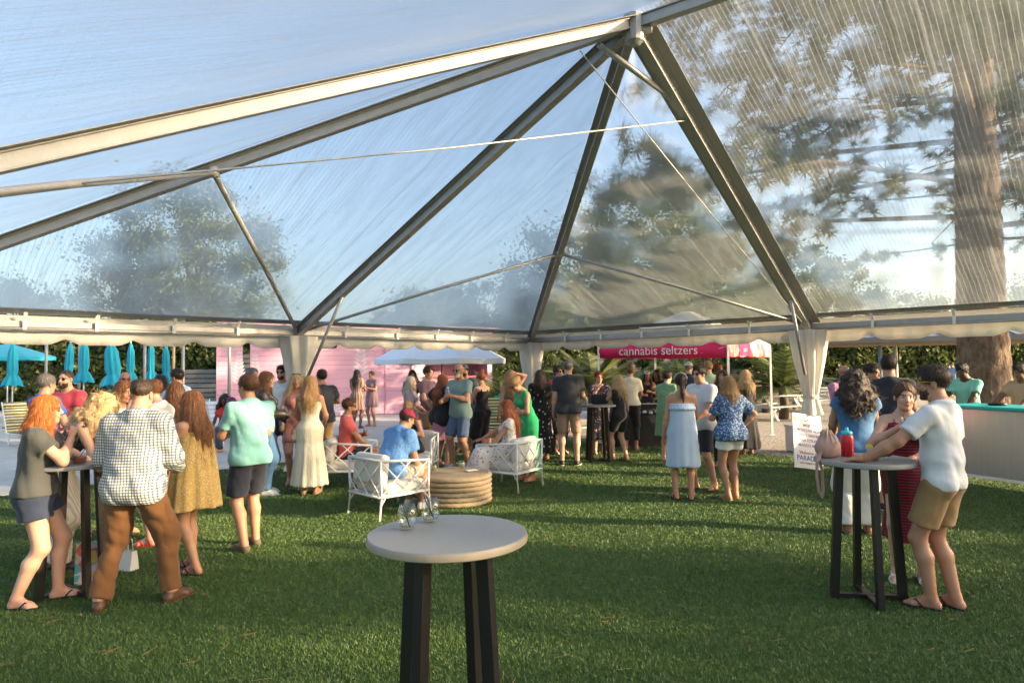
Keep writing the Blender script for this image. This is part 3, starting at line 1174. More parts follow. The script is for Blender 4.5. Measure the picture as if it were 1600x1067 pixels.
for i, (px, D, th, fr, lb) in enumerate((
        (785, 19.5, 0.5, 1.5, 'spiky palm rosette beside the turquoise adirondack chair'),
        (868, 21.0, 0.9, 1.7, 'silvery palm just right of the far corner drape'),
        (925, 20.0, 1.0, 1.9, 'large pale palm at the left end of the pink canopy'),
        (985, 23.0, 0.6, 1.6, 'palm seen under the left half of the pink canopy'),
        (1060, 24.0, 0.8, 1.6, 'palm seen under the middle of the pink canopy'),
        (1120, 21.0, 0.3, 1.1, 'low palm behind the people under the pink canopy'),
        (1222, 22.0, 1.0, 1.8, 'shaggy palm between the pink canopy and the pavilion'),
        (1195, 25.0, 1.4, 1.6, 'smaller palm behind the right canopy leg'))):
    palm(gp(px, D), th, fr, lb, 60 + i, 40 if i < 3 else 34, 'palms along the garden fence')
for i, (px, D, h, r, lb) in enumerate(((1010, 26, 3.6, 1.3, 'bushy small tree under the pink canopy, left one'), (1098, 27, 3.7, 1.4, 'bushy small tree under the pink canopy, middle one'), (1175, 23.5, 3.7, 1.1, 'leafy shrub tree at the right canopy corner'),
                                       (830, 24, 4.2, 1.6, 'dark leafy shrub tree behind the far corner drape'), (395, 28.6, 3.2, 0.9, 'half bare shrub where the hedge meets the pink fence'))):
    tree(gp(px, D), h, r, lb, LEAFY if i % 2 else LEAF, 80 + i, 'shrub_tree', 20, 130, 0.11, 0.3)

# ================================================================ BACKGROUND BUILT THINGS
PINKP = solid('pink_paint', (0.62, 0.34, 0.44), 0.7, 0, 0.08, 2, 0.25, 40)
PINKD = solid('pink_dark', (0.50, 0.24, 0.33), 0.7)
WHITEP = solid('white_paint', (0.74, 0.74, 0.72), 0.55, 0, 0.05, 3, 0.15, 50)
GREYB = solid('grey_board', (0.20, 0.19, 0.175), 0.85, 0, 0.2, 3, 0.4, 30)
BLACKM = solid('black_metal', (0.012, 0.012, 0.013), 0.4, 0.2, 0.2, 8, 0.15, 90)
TEAL = cloth('turquoise_canvas', (0.012, 0.36, 0.48))
PSHADE = solid('pale_leaf_paint', (0.60, 0.50, 0.56), 0.7)

plank_me = {}


def plank(w, h, t=0.03):
    k = (round(w, 2), round(h, 3))
    if k not in plank_me:
        mb = MB()
        mb.box((0, 0, 0), (w, t, h))
        plank_me[k] = mb.mesh('plank')
    return plank_me[k]


def board_wall(parent, x0, x1, zlo, zhi, ph, mat, y=0.0, gap=0.008, name='plank', holes=()):
    z = zlo
    while z < zhi - 0.02:
        segs = [(x0, x1)]
        for hx0, hx1, hz0, hz1 in holes:
            if hz0 < z + ph / 2 < hz1:
                n_ = []
                for a, b in segs:
                    if hx0 > a + 0.02: n_.append((a, min(b, hx0)))
                    if hx1 < b - 0.02: n_.append((max(a, hx1), b))
                segs = n_
        for a, b in segs:
            if b - a < 0.03: continue
            o = bpy.data.objects.new(name, plank(b - a, ph - gap))
            if not o.data.materials: o.data.materials.append(mat)
            COL.objects.link(o)
            o.parent = parent
            o.location = ((a + b) / 2, y + random.uniform(-0.003, 0.003), z + ph / 2)
            if o.material_slots and o.material_slots[0].material is not mat:
                o.material_slots[0].link = 'OBJECT'
                o.material_slots[0].material = mat
        z += ph


def wall_piece(name, pa, pb, label, cat):
    d = pb - pa
    return empty(name, pa, math.atan2(d.y, d.x), label, cat), d.length


def leaf_motif(parent, x, z, h, mat):
    """painted feather leaf, flat paint on the boards"""
    mb = MB()
    for k in range(9):
        t = k / 9
        zz = z + h * t
        L = 0.30 * h * (1 - t * 0.75)
        for sg in (1, -1):
            a = Vector((x, -0.0225, zz))
            b = a + Vector((sg * L * 0.75, 0, L * 0.55))
            n = Vector((-(b - a).z, 0, (b - a).x)).normalized() * 0.045 * h
            m_ = a.lerp(b, 0.5)
            mb.add([a, m_ + n, b, m_ - n], [(0, 1, 2, 3)] if sg > 0 else [(3, 2, 1, 0)])
    mb.add([(x - 0.012, -0.0235, z - 0.3 * h), (x + 0.012, -0.0235, z - 0.3 * h), (x + 0.006, -0.0235, z + h), (x - 0.006, -0.0235, z + h)], [(0, 1, 2, 3)])
    return mb.build('painted_leaf', mat, parent)


# pink plank fence
w, L = wall_piece('plank_fence', gp(338, 23.4), gp(379, 23.75), 'narrow pink plank fence panel with a pale leaf, left of the gap', 'fence')
board_wall(w, 0, L, 0.05, 3.5, 0.172, PINKP)
leaf_motif(w, L - 0.12, 1.3, 1.2, PSHADE)
MB().box((0.03, 0.05, 1.75), (0.06, 0.06, 3.5)).build('post', PINKD, w)
w, L = wall_piece('plank_fence', gp(391, 23.85), gp(601, 25.7), 'long pink plank fence with painted pale leaves', 'fence')
board_wall(w, 0, L, 0.05, 3.5, 0.172, PINKP)
for x, z, h in ((0.16, 1.2, 1.2), (L - 0.92, 1.55, 1.5)):
    leaf_motif(w, x, z, h, PSHADE)
for x in (0.02, 0.62, 2.4, L - 0.01):
    MB().box((x, 0.06, 1.75), (0.06, 0.06, 3.5)).build('post', PINKD, w)
for x in (0.62, 2.95):
    mb = MB()
    mb.box((x, -0.05, 2.72), (0.15, 0.07, 0.18))
    mb.box((x, -0.075, 2.60), (0.11, 0.09, 0.05))
    mb.build('wall_lamp', BLACKM, w)
w, L = wall_piece('plank_fence', gp(601.4, 25.72), gp(648, 26.1), 'pink plank fence panel just left of the sunlit hut', 'fence')
board_wall(w, 0, L, 0.05, 3.5, 0.172, PINKP)
MB().box((0.0, -0.03, 1.75), (0.05, 0.05, 3.5)).build('post', PINKD, w)
w, L = wall_piece('board_fence', gp(368, 27.0), gp(402, 27.0), 'dark slatted fence seen through the gap in the pink fence', 'fence')
board_wall(w, 0, L, 0.05, 2.3, 0.20, GREYB, gap=0.05, name='board')
w, L = wall_piece('board_fence', gp(255, 28.3), gp(338, 28.2), 'low dark board fence in front of the hedge', 'fence')
board_wall(w, 0, L, 0.05, 1.7, 0.20, GREYB, gap=0.04, name='board')
w, L = wall_piece('board_fence', gp(925, 31), gp(1262, 31), 'long grey horizontal board fence behind the pink canopy', 'fence')
board_wall(w, 0, L, 0.05, 2.25, 0.225, GREYB, gap=0.05, name='board')
for k in range(7):
    MB().box((L * k / 6, 0.07, 1.15), (0.10, 0.10, 2.3)).build('post', GREYB, w)

# sunlit pink hut with a serving window
w, L = wall_piece('beach_hut', gp(643, 26.0), gp(768, 27.6), 'pink plank hut with sunlit paleness coloured in and an open serving window', 'hut')
HUT = solid('sunlit_pink_paint', (0.68, 0.46, 0.50), 0.7, 0, 0.1, 1.5, 0.3, 30)  # paler copy of the fence pink: sunlight put into the front's colour
board_wall(w, 0, L, 0.05, 3.3, 0.17, HUT, holes=((0.55, 1.95, 1.45, 2.2), (2.25, L - 0.2, 1.45, 2.2)))
mb = MB()
mb.box((L / 2, 1.3, 1.65), (L, 0.05, 3.2))
mb.build('back_wall', PINKD, w)
for x in (0.03, L - 0.03):
    MB().box((x, 0.66, 1.65), (0.05, 1.26, 3.2)).build('side_wall', PINKP, w)
for x0, x1 in ((0.55, 1.95), (2.25, L - 0.2)):
    MB().box(((x0 + x1) / 2, -0.03, 1.43), (x1 - x0 + 0.16, 0.2, 0.05)).build('window_sill', solid('coral_paint', (0.60, 0.13, 0.14), 0.6), w)
    MB().box(((x0 + x1) / 2, -0.02, 2.24), (x1 - x0 + 0.16, 0.06, 0.07)).build('window_lintel', solid('coral_paint', (0.60, 0.13, 0.14), 0.6), w)
MB().box((L / 2, 0.6, 3.36), (L + 0.5, 1.9, 0.09)).build('roof', PINKD, w)


def parasol_open(name, loc, r, z_edge, z_top, mat, label, n=8, pole=True, polemat=WHITEP, rz=0.2):
    root = empty(name, loc, rz, label, 'parasol')
    vs, fs = [(0, 0, z_top)], []
    m = 5
    for j in range(1, m + 1):
        t = j / m
        for k in range(n * 2):
            a = math.pi * k / n
            rr = r * t * (1.0 if k % 2 == 0 else 0.93)
            z = z_top + (z_edge - z_top) * (t ** 1.08) + (0 if k % 2 == 0 else -0.03 * t)
            vs.append((rr * math.cos(a), rr * math.sin(a), z))
    N = n * 2
    for k in range(N): fs.append((0, 1 + k, 1 + (k + 1) % N))
    for j in range(m - 1):
        for k in range(N): fs.append((1 + j * N + k, 1 + (j + 1) * N + k, 1 + (j + 1) * N + (k + 1) % N, 1 + j * N + (k + 1) % N))
    o = MB().add(vs, fs).build('canopy', mat, root)
    o.modifiers.new('thickness', 'SOLIDIFY').thickness = 0.006
    # hanging edge
    vs, fs = [], []
    for k in range(N):
        x, y, z = (o.data.vertices[1 + (m - 1) * N + k].co)
        vs += [(x * 1.002, y * 1.002, z), (x * 1.0, y * 1.0, z - 0.12)]
    for k in range(N): fs.append((2 * k, 2 * k + 1, 2 * ((k + 1) % N) + 1, 2 * ((k + 1) % N)))
    MB().add(vs, fs).build('edge_flap', mat, root).modifiers.new('thickness', 'SOLIDIFY').thickness = 0.004
    for k in range(n):
        a = 2 * math.pi * k / n
        MB().tube([(0, 0, z_top - 0.04), (r * 0.98 * math.cos(a), r * 0.98 * math.sin(a), z_edge - 0.02)], 0.010, 5).build('rib', polemat, root)
    if pole: MB().tube([(0, 0, 0), (0, 0, z_top + 0.06)], 0.022, 8).build('pole', polemat, root, True)
    return root


WCAN = cloth('white_canvas', (0.76, 0.78, 0.80))
r_ = parasol_open('parasol', gp(690, 17.0), 1.72, 2.02, 2.85, WCAN, 'large white parasol shading the group before the pink hut', 8, True, GREYB, 0.35)


def parasol_closed(loc, label, tilt=0.0, z1=2.78, seed=0, fat=1.0):
    root = empty('closed_parasol', loc, 0, label, 'parasol', 'closed turquoise parasols by the hedge')
    root.rotation_euler = (0, R(tilt), 0)
    vs, fs = [], []
    n, m = 28, 16
    for j in range(m + 1):
        t = j / m
        z = z1 - t * 1.38
        r = 0.02 + 0.070 * min(1, t * 4.5) + 0.030 * t + 0.085 * max(0, t - 0.74) / 0.26 - 0.032 * math.exp(-((t - 0.74) / 0.055) ** 2)
        if t < 0.12: r = 0.015 + 0.5 * t
        for k in range(n):
            a = 2 * math.pi * k / n
            q = r * fat * (1 + (0.20 + 0.15 * t) * math.sin(7 * a + seed + 0.6 * math.sin(4 * t)))
            vs.append((q * math.cos(a), q * math.sin(a), z - (0.04 * math.sin(7 * a + seed) if j == m else 0)))
    for j in range(m):
        for k in range(n): fs.append((j * n + k, j * n + (k + 1) % n, (j + 1) * n + (k + 1) % n, (j + 1) * n + k))
    MB().add(vs, fs).build('canopy', TEAL, root, True)
    MB().tube([(0, 0, 0.02), (0, 0, z1 + 0.05)], 0.022, 8).build('pole', WHITEP, root, True)
    MB().lathe([(0.26, 0.0), (0.26, 0.05), (0.05, 0.09), (0.04, 0.3), (0.0, 0.3)], 18).build('base', GREYB, root, True)
    return root


for i, (px, D, tl, lb, fat) in enumerate((
        (20, 21.5, 0, 'closed turquoise parasol at the far left beside the open one', 1.2), (103, 22.5, 3, 'closed turquoise parasol left of the pair behind the red t-shirt man', 1.0),
        (131, 21.5, 0, 'closed turquoise parasol behind the red t-shirt man, nearer of the pair', 1.15), (186, 21.0, -6, 'widest closed turquoise parasol, loosely furled and tilting', 1.7),
        (204, 23.5, 0, 'closed turquoise parasol tucked beside the widest one', 1.0), (236, 24.0, 0, 'slim closed turquoise parasol with pinched waist near the thin posts', 0.95),
        (259, 24.5, 0, 'closed turquoise parasol nearest the pink fence', 1.0))):
    parasol_closed(gp(px, D), lb, tl, 2.75 + 0.05 * (i % 3), i, fat)
parasol_open('parasol', gp(12, 24.0), 1.55, 2.35, 2.85, TEAL, 'open turquoise parasol at the far left')

for i, (px, D, lb) in enumerate(((72, 23, 'slim grey light post left of the red t-shirt man'), (124, 25, 'slim grey light post behind the closed parasols'), (226, 22.5, 'slim grey light post by the slim closed parasol'), (271, 23.5, 'tan post beside the parasol nearest the fence'), (286, 22, 'slim grey light post at the end of the hedge'), (358, 21, 'slim post before the pink fence gap'), (444, 22, 'tan post beside the left drape'))):
    rt = empty('light_post', gp(px, D), 0, lb, 'post', 'light posts around the patio')
    mt = solid('post_tan', (0.36, 0.25, 0.14), 0.7) if 'tan' in lb else solid('post_grey', (0.32, 0.32, 0.30), 0.5, 0.4)
    MB().tube([(0, 0, 0), (0, 0, 3.6)], 0.05, 10).build('pole', mt, rt, True)
    MB().lathe([(0.10, 0.0), (0.10, 0.03), (0.055, 0.06)], 12).build('foot', mt, rt)


def lounger(loc, yaw, back, seatm, label, up=55):
    root = empty('lounge_chair', loc, R(yaw), label, 'lounge chair', 'lounge chairs on the patio')
    for sx in (-0.3, 0.3):
        MB().tube([(sx, -0.2, 0.3), (sx, 1.25, 0.3)], 0.018, 6).build('side_rail', WHITEP, root)
        for y in (-0.1, 1.1):
            MB().tube([(sx, y, 0), (sx, y, 0.3)], 0.018, 6).build('leg', WHITEP, root)
    for k in range(9):
        MB().box((0, -0.05 + 0.15 * k, 0.325), (0.58, 0.11, 0.02)).build('slat', seatm, root)
    a = R(up)
    for k in range(6):
        y, z = -0.2 - 0.13 * (k + 0.5) * math.cos(a), 0.33 + 0.13 * (k + 0.5) * math.sin(a)
        mb = MB()
        mb.box((0, y, z), (0.58, 0.11, 0.02), M=Matrix.Rotation(-a, 3, 'X'))
        mb.build('back_slat', back, root)
    for sx in (-0.3, 0.3):
        MB().tube([(sx, -0.2, 0.31), (sx, -0.2 - 0.8 * math.cos(a), 0.31 + 0.8 * math.sin(a))], 0.016, 6).build('back_rail', WHITEP, root)
    return root


TEALW = solid('turquoise_paint', (0.02, 0.42, 0.40), 0.5)
STRAW = stripes('straw_stripe', (0.62, 0.55, 0.25), (0.10, 0.09, 0.06), 0.07, 2)
lounger(gp(306, 18.5), 200, TEALW, TEALW, 'turquoise lounge chair with raised back by the seated women')
lounger(gp(322, 17.2), 190, WHITEP, WHITEP, 'white lounge chair just right of the turquoise one')
lounger(gp(345, 16.8), 170, WHITEP, WHITEP, 'white lounge chair behind the woman in red')
lounger(gp(40, 16.5), 240, STRAW, STRAW, 'straw striped lounge chair behind the man in the blue shirt', 70)
lounger(gp(138, 17.5), 230, WHITEP, WHITEP, 'white lounge chair behind the red t-shirt man', 40)
lounger(gp(778, 15.0), 185, STRAW, STRAW, 'yellow striped lounge chair beside the floral dress woman', 80)


def adirondack(loc, yaw, label):
    root = empty('adirondack_chair', loc, R(yaw), label, 'chair')
    for k in range(5):
        x = (k - 2) * 0.105
        h = 0.88 - 0.05 * abs(k - 2)
        mb = MB()
        mb.box((x, -0.28 - 0.16, 0.30 + h / 2 * 0.95), (0.095, 0.02, h), M=Matrix.Rotation(R(18), 3, 'X'))
        mb.build('back_slat', TEALW, root)
        mb = MB()
        mb.box((0, -0.18 + 0.12 * k, 0.33 + 0.03 * k), (0.52, 0.10, 0.02), M=Matrix.Rotation(R(10), 3, 'X'))
        mb.build('seat_slat', TEALW, root)
    for sx in (-1, 1):
        MB().box((sx * 0.33, 0.0, 0.56), (0.12, 0.72, 0.022)).build('armrest', TEALW, root)
        MB().box((sx * 0.29, 0.26, 0.28), (0.03, 0.09, 0.545)).build('leg', TEALW, root)
        MB().box((sx * 0.29, -0.32, 0.28), (0.03, 0.09, 0.545)).build('leg', TEALW, root)
    return root


adirondack(gp(768, 16.0), 160, 'turquoise adirondack chair behind the woman in the black jumpsuit')

# white wire bucket chair by the pink fence
root = empty('bucket_chair', gp(533, 21.5), R(150), 'white woven bucket chair by the pink fence', 'chair')
for sx, sy in ((-1, -1), (1, -1), (-1, 1), (1, 1)):
    MB().tube([(sx * 0.22, sy * 0.2, 0), (sx * 0.18, sy * 0.16, 0.42)], 0.014, 6).build('leg', WHITEP, root, True)
mb = MB()
for k in range(15):
    a = -0.35 + (math.pi + 0.7) * k / 14 + math.pi
    t = (math.sin((k) / 14 * math.pi))
    r0 = Vector((0.20 * math.cos(a), 0.20 * math.sin(a), 0.42))
    r1 = Vector((0.30 * math.cos(a), 0.28 * math.sin(a), 0.60 + 0.22 * t))
    mb.tube([r0, r1], 0.012, 5)
    if k < 14:
        a2 = -0.35 + (math.pi + 0.7) * (k + 1) / 14 + math.pi
        t2 = (math.sin((k + 1) / 14 * math.pi))
        for f in (0.3, 0.65, 1.0):
            q0 = r0.lerp(r1, f)
            q1 = Vector((0.20 * math.cos(a2), 0.20 * math.sin(a2), 0.42)).lerp(Vector((0.30 * math.cos(a2), 0.28 * math.sin(a2), 0.60 + 0.22 * t2)), f)
            mb.tube([q0, q1], 0.011, 5)
mb.build('woven_back', WHITEP, root, True)
MB().lathe([(0.0, 0.41), (0.21, 0.41), (0.21, 0.44), (0.0, 0.44)], 18).build('seat', WHITEP, root)

# ---- pink pop-up canopy
CPINK = cloth('magenta_canvas', (0.72, 0.012, 0.13), 0.6)
CSIDE = floral('sunlit_splash_canvas', (0.78, 0.62, 0.56), [(0.70, 0.16, 0.20), (0.74, 0.34, 0.34)], 2.2, 0.5)  # sunlight on the side valance put into the colour, plus its coral print
K0, K1, K2 = gp(935, 15.6), gp(1137, 14.6), gp(1203, 16.9)
K3 = K0 + (K2 - K1)
cc = (K0 + K1 + K2 + K3) / 4
can = empty('popup_canopy', (cc.x, cc.y, 0), 0, 'magenta pop-up canopy with white lettering and white legs', 'canopy')
CI = Matrix.Translation(-Vector((cc.x, cc.y, 0)))


def cpart(mb, name, mat, smooth=False):
    o = mb.build(name, mat, can, smooth)
    o.matrix_parent_inverse = CI
    return o


ks = [K0, K1, K2, K3]
for i in range(4):
    a, b = ks[i], ks[(i + 1) % 4]
    mb = MB()
    n = 24
    vs, fs = [], []
    out_ = (a + b) / 2 - cc
    out_.normalize()
    for k in range(n + 1):
        p = a.lerp(b, k / n)
        sc_ = 0.05 * (abs(math.sin(k / n * math.pi * 5)) ** 0.6) - 0.05
        wv = 0.012 * math.sin(k * 1.3 + i)
        vs += [p + Vector((0, 0, 2.30)), p + out_ * (0.02 + wv) + Vector((0, 0, 2.13)), p + out_ * (0.01 - wv) + Vector((0, 0, 1.965 - sc_ * 0.5))]
    for k in range(n):
        for q in range(2): fs.append((3 * k + q, 3 * k + q + 1, 3 * k + q + 4, 3 * k + q + 3))
    o = cpart(mb.add(vs, fs), 'valance', CPINK if i != 1 else CSIDE, True)
    o.modifiers.new('thickness', 'SOLIDIFY').thickness = 0.005
    tp = cc + Vector((0, 0, 3.15))
    cpart(MB().add([a + Vector((0, 0, 2.305)), b + Vector((0, 0, 2.305)), tp.lerp(b + Vector((0, 0, 2.305)), 0.06), tp.lerp(a + Vector((0, 0, 2.305)), 0.06)], [(0, 1, 2, 3)]), 'roof_panel', WCAN).modifiers.new('thickness', 'SOLIDIFY').thickness = 0.005
    cpart(MB().tube([a + Vector((0, 0, 2.2)), a.lerp(b, 0.25) + Vector((0, 0, 2.02)), a.lerp(b, 0.5) + Vector((0, 0, 2.2)), a.lerp(b, 0.75) + Vector((0, 0, 2.02)), b + Vector((0, 0, 2.2))], 0.012, 5), 'truss_bar', WHITEP)
    cpart(MB().bar(a + Vector((0, 0, 0.0)), a + Vector((0, 0, 2.30)), 0.045, 0.045, up=(1, 0, 0)), 'leg', WHITEP)
    cpart(MB().box(a + Vector((0, 0, 0.006)), (0.12, 0.12, 0.01)), 'foot_plate', WHITEP)


def lettering(txt, size, loc, rotm, mat, parent, minv, name='lettering', ext=0.002, sx=1.0, bold=0.0):
    c = bpy.data.curves.new(name, 'FONT')
    c.body = txt
    c.size = size
    c.extrude = ext
    c.offset = bold
    c.align_x = 'CENTER'
    c.align_y = 'CENTER'
    tmp = bpy.data.objects.new(name, c)
    me = bpy.data.meshes.new_from_object(tmp)
    bpy.data.objects.remove(tmp)
    o = link(name, me, mat, parent)
    o.matrix_parent_inverse = minv
    o.matrix_basis = Matrix.Translation(loc) @ rotm.to_4x4() @ Matrix.Diagonal((sx, 1, 1, 1))
    return o


WLET = solid('white_ink', (0.85, 0.83, 0.82), 0.6, 0, 0.02, 3, 0)
d = (K1 - K0).normalized()
out_ = Vector((d.y, -d.x, 0))
Mx = Matrix((d, Vector((0, 0, 1)), out_)).transposed()
lettering('cannabis seltzers', 0.285, (K0.lerp(K1, 0.475)) + out_ * 0.045 + Vector((0, 0, 2.125)), Mx, WLET, can, CI, sx=0.92)
d2 = (K2 - K1).normalized()
out2 = Vector((d2.y, -d2.x, 0))
Mx2 = Matrix((d2, Vector((0, 0, 1)), out2)).transposed()
mb = MB()
pc = K1.lerp(K2, 0.34) + out2 * 0.036
mb.add([pc + d2 * sx * 0.36 + Vector((0, 0, z)) for sx, z in ((-1, 2.00), (1, 2.00), (1, 2.28), (-1, 2.28))], [(0, 1, 2, 3)])
cpart(mb, 'printed_patch', solid('plum_ink', (0.32, 0.02, 0.14), 0.7))
lettering('cann', 0.17, pc + out2 * 0.006 + Vector((0, 0, 2.14)), Mx2, solid('pale_pink_ink', (0.75, 0.45, 0.55), 0.7), can, CI)
# draped stand under the canopy
tb = empty('draped_table', gp(1003, 15.2), R(4), 'black draped table under the canopy with printed band', 'table')
mb = MB()
vs, fs = [], []
per = []
for k in range(60):
    a = k / 60 * 4
    s_, f = int(a), a - int(a)
    x, y = [(-0.75 + 1.5 * f, -0.35), (0.75, -0.35 + 0.7 * f), (0.75 - 1.5 * f, 0.35), (-0.75, 0.35 - 0.7 * f)][s_]
    w_ = 0.02 * math.sin(k * 1.9)
    per.append((x * (1 + w_ * 0.5) + 0, y * (1 + w_), 0.005))
    vs += [(x, y, 0.92), (x * (1.02 + w_ * 0.6), y * (1.05 + w_), 0.01)]
for k in range(60): fs.append((2 * k, 2 * k + 1, (2 * k + 3) % 120, (2 * k + 2) % 120))
fs.append(tuple(range(0, 120, 2)))
mb.add(vs, fs).build('cloth', cloth('black_cloth', (0.010, 0.010, 0.012)), tb, True)
for k in range(10):
    x = -0.62 + 0.138 * k
    MB().lathe([(0.045, 0), (0.05, 0.02), (0.03, 0.05)], 8, (x, -0.374, 0.74 + 0.012 * math.sin(k * 2.2))).build('printed_mark', WLET, tb)

# ---- picnic tables


def picnic(loc, yaw, label):
    root = empty('picnic_table', loc, R(yaw), label, 'picnic table', 'white picnic tables on the gravel')
    for k in range(5):
        MB().box((0, (k - 2) * 0.145, 0.755), (1.85, 0.135, 0.038)).build('plank', WHITEP, root)
    for sy in (-1, 1):
        for q in (0, 1):
            MB().box((0, sy * (0.62 + 0.14 * q), 0.44), (1.85, 0.13, 0.038)).build('bench_plank', WHITEP, root)
    for x in (-0.62, 0.62):
        for sy in (-1, 1):
            MB().bar((x, sy * 0.72, 0.0), (x, sy * 0.20, 0.735), 0.045, 0.09, up=(1, 0, 0)).build('leg', WHITEP, root)
        MB().box((x + 0.05, 0, 0.40), (0.04, 1.5, 0.09)).build('cross_beam', WHITEP, root)
        MB().box((x + 0.05, 0, 0.70), (0.04, 0.68, 0.07)).build('top_beam', WHITEP, root)
    return root


picnic(gp(1208, 22.0), 25, 'white picnic table nearest the right canopy leg')
picnic(gp(1262, 25.5), 10, 'white picnic table behind the right drape')
picnic(gp(1300, 29.0), 15, 'white picnic table with a potted plant on it')
pt = empty('potted_plant', gp(1318, 28.7, 0.775), 0, 'leafy plant in a white pot on the far picnic table', 'plant')
MB().lathe([(0.10, 0), (0.15, 0.30), (0.13, 0.30), (0.09, 0.05)], 14).build('pot', WHITEP, pt, True)
link('leaves', leaves_mesh('leaves', np.random.default_rng(3).normal(size=(160, 3)) * np.array([0.14, 0.14, 0.12]) + np.array([0, 0, 0.45]), 0.09, 0.5, 0, 3), LEAF, pt)
tb = empty('trash_bin', gp(1246, 13.8), 0.1, 'pale square bin on the gravel behind the menu board', 'bin')
MB().box((0, 0, 0.24), (0.42, 0.42, 0.48)).build('body', WHITEP, tb, bevel=0.01)
MB().box((0, 0, 0.51), (0.46, 0.46, 0.05)).build('lid', WHITEP, tb, bevel=0.01)

# ---- open pavilion
PA, PB = gp(1222, 27.0), gp(1720, 23.0)
d = PB - PA
pav = empty('pavilion', PA, math.atan2(d.y, d.x), 'long open pavilion with grey metal roof and slim posts', 'pavilion')
LP = d.length
METR = solid('grey_metal_roof', (0.23, 0.24, 0.245), 0.45, 0.5, 0.12, 2, 0.1, 20)
mb = MB()
mb.add([(-0.6, -0.6, 2.62), (LP, -0.6, 2.62), (LP, 5.2, 3.5), (-0.6, 5.2, 3.5), (-0.6, -0.6, 2.70), (LP, -0.6, 2.70), (LP, 5.2, 3.58), (-0.6, 5.2, 3.58)],
       [(0, 1, 2, 3), (7, 6, 5, 4), (0, 4, 5, 1), (1, 5, 6, 2), (2, 6, 7, 3), (3, 7, 4, 0)])
mb.build('roof', METR, pav)
for k in range(int(LP / 0.55)):
    MB().bar((-0.5 + 0.55 * k, -0.6, 2.725), (-0.5 + 0.55 * k, 5.2, 3.605), 0.035, 0.045).build('roof_rib', METR, pav)
MB().box((LP / 2 - 0.3, -0.63, 2.66), (LP + 0.6, 0.05, 0.20)).build('fascia', METR, pav)
MB().box((LP / 2, -0.35, 2.50), (LP, 0.10, 0.16)).build('beam', solid('tan_beam', (0.42, 0.31, 0.18), 0.7), pav)
MB().box((LP / 2, 3.6, 2.72), (LP, 0.10, 0.20)).build('beam', solid('tan_beam', (0.42, 0.31, 0.18), 0.7), pav)
k = 0
for x in np.arange(0.4, LP, 3.05):
    MB().tube([(x, -0.35, 0), (x, -0.35, 2.45)], 0.075, 10).build('post', solid('blue_grey_post', (0.22, 0.27, 0.29), 0.5, 0.2), pav, True)
    MB().tube([(x + 1.0, 3.6, 0), (x + 1.0, 3.6, 2.62)], 0.075, 10).build('post', WHITEP, pav, True)  # back row whiter: the light on these posts is put into the colour

# ================================================================ PEOPLE: smooth-blended distance-field bodies
f32 = np.float32


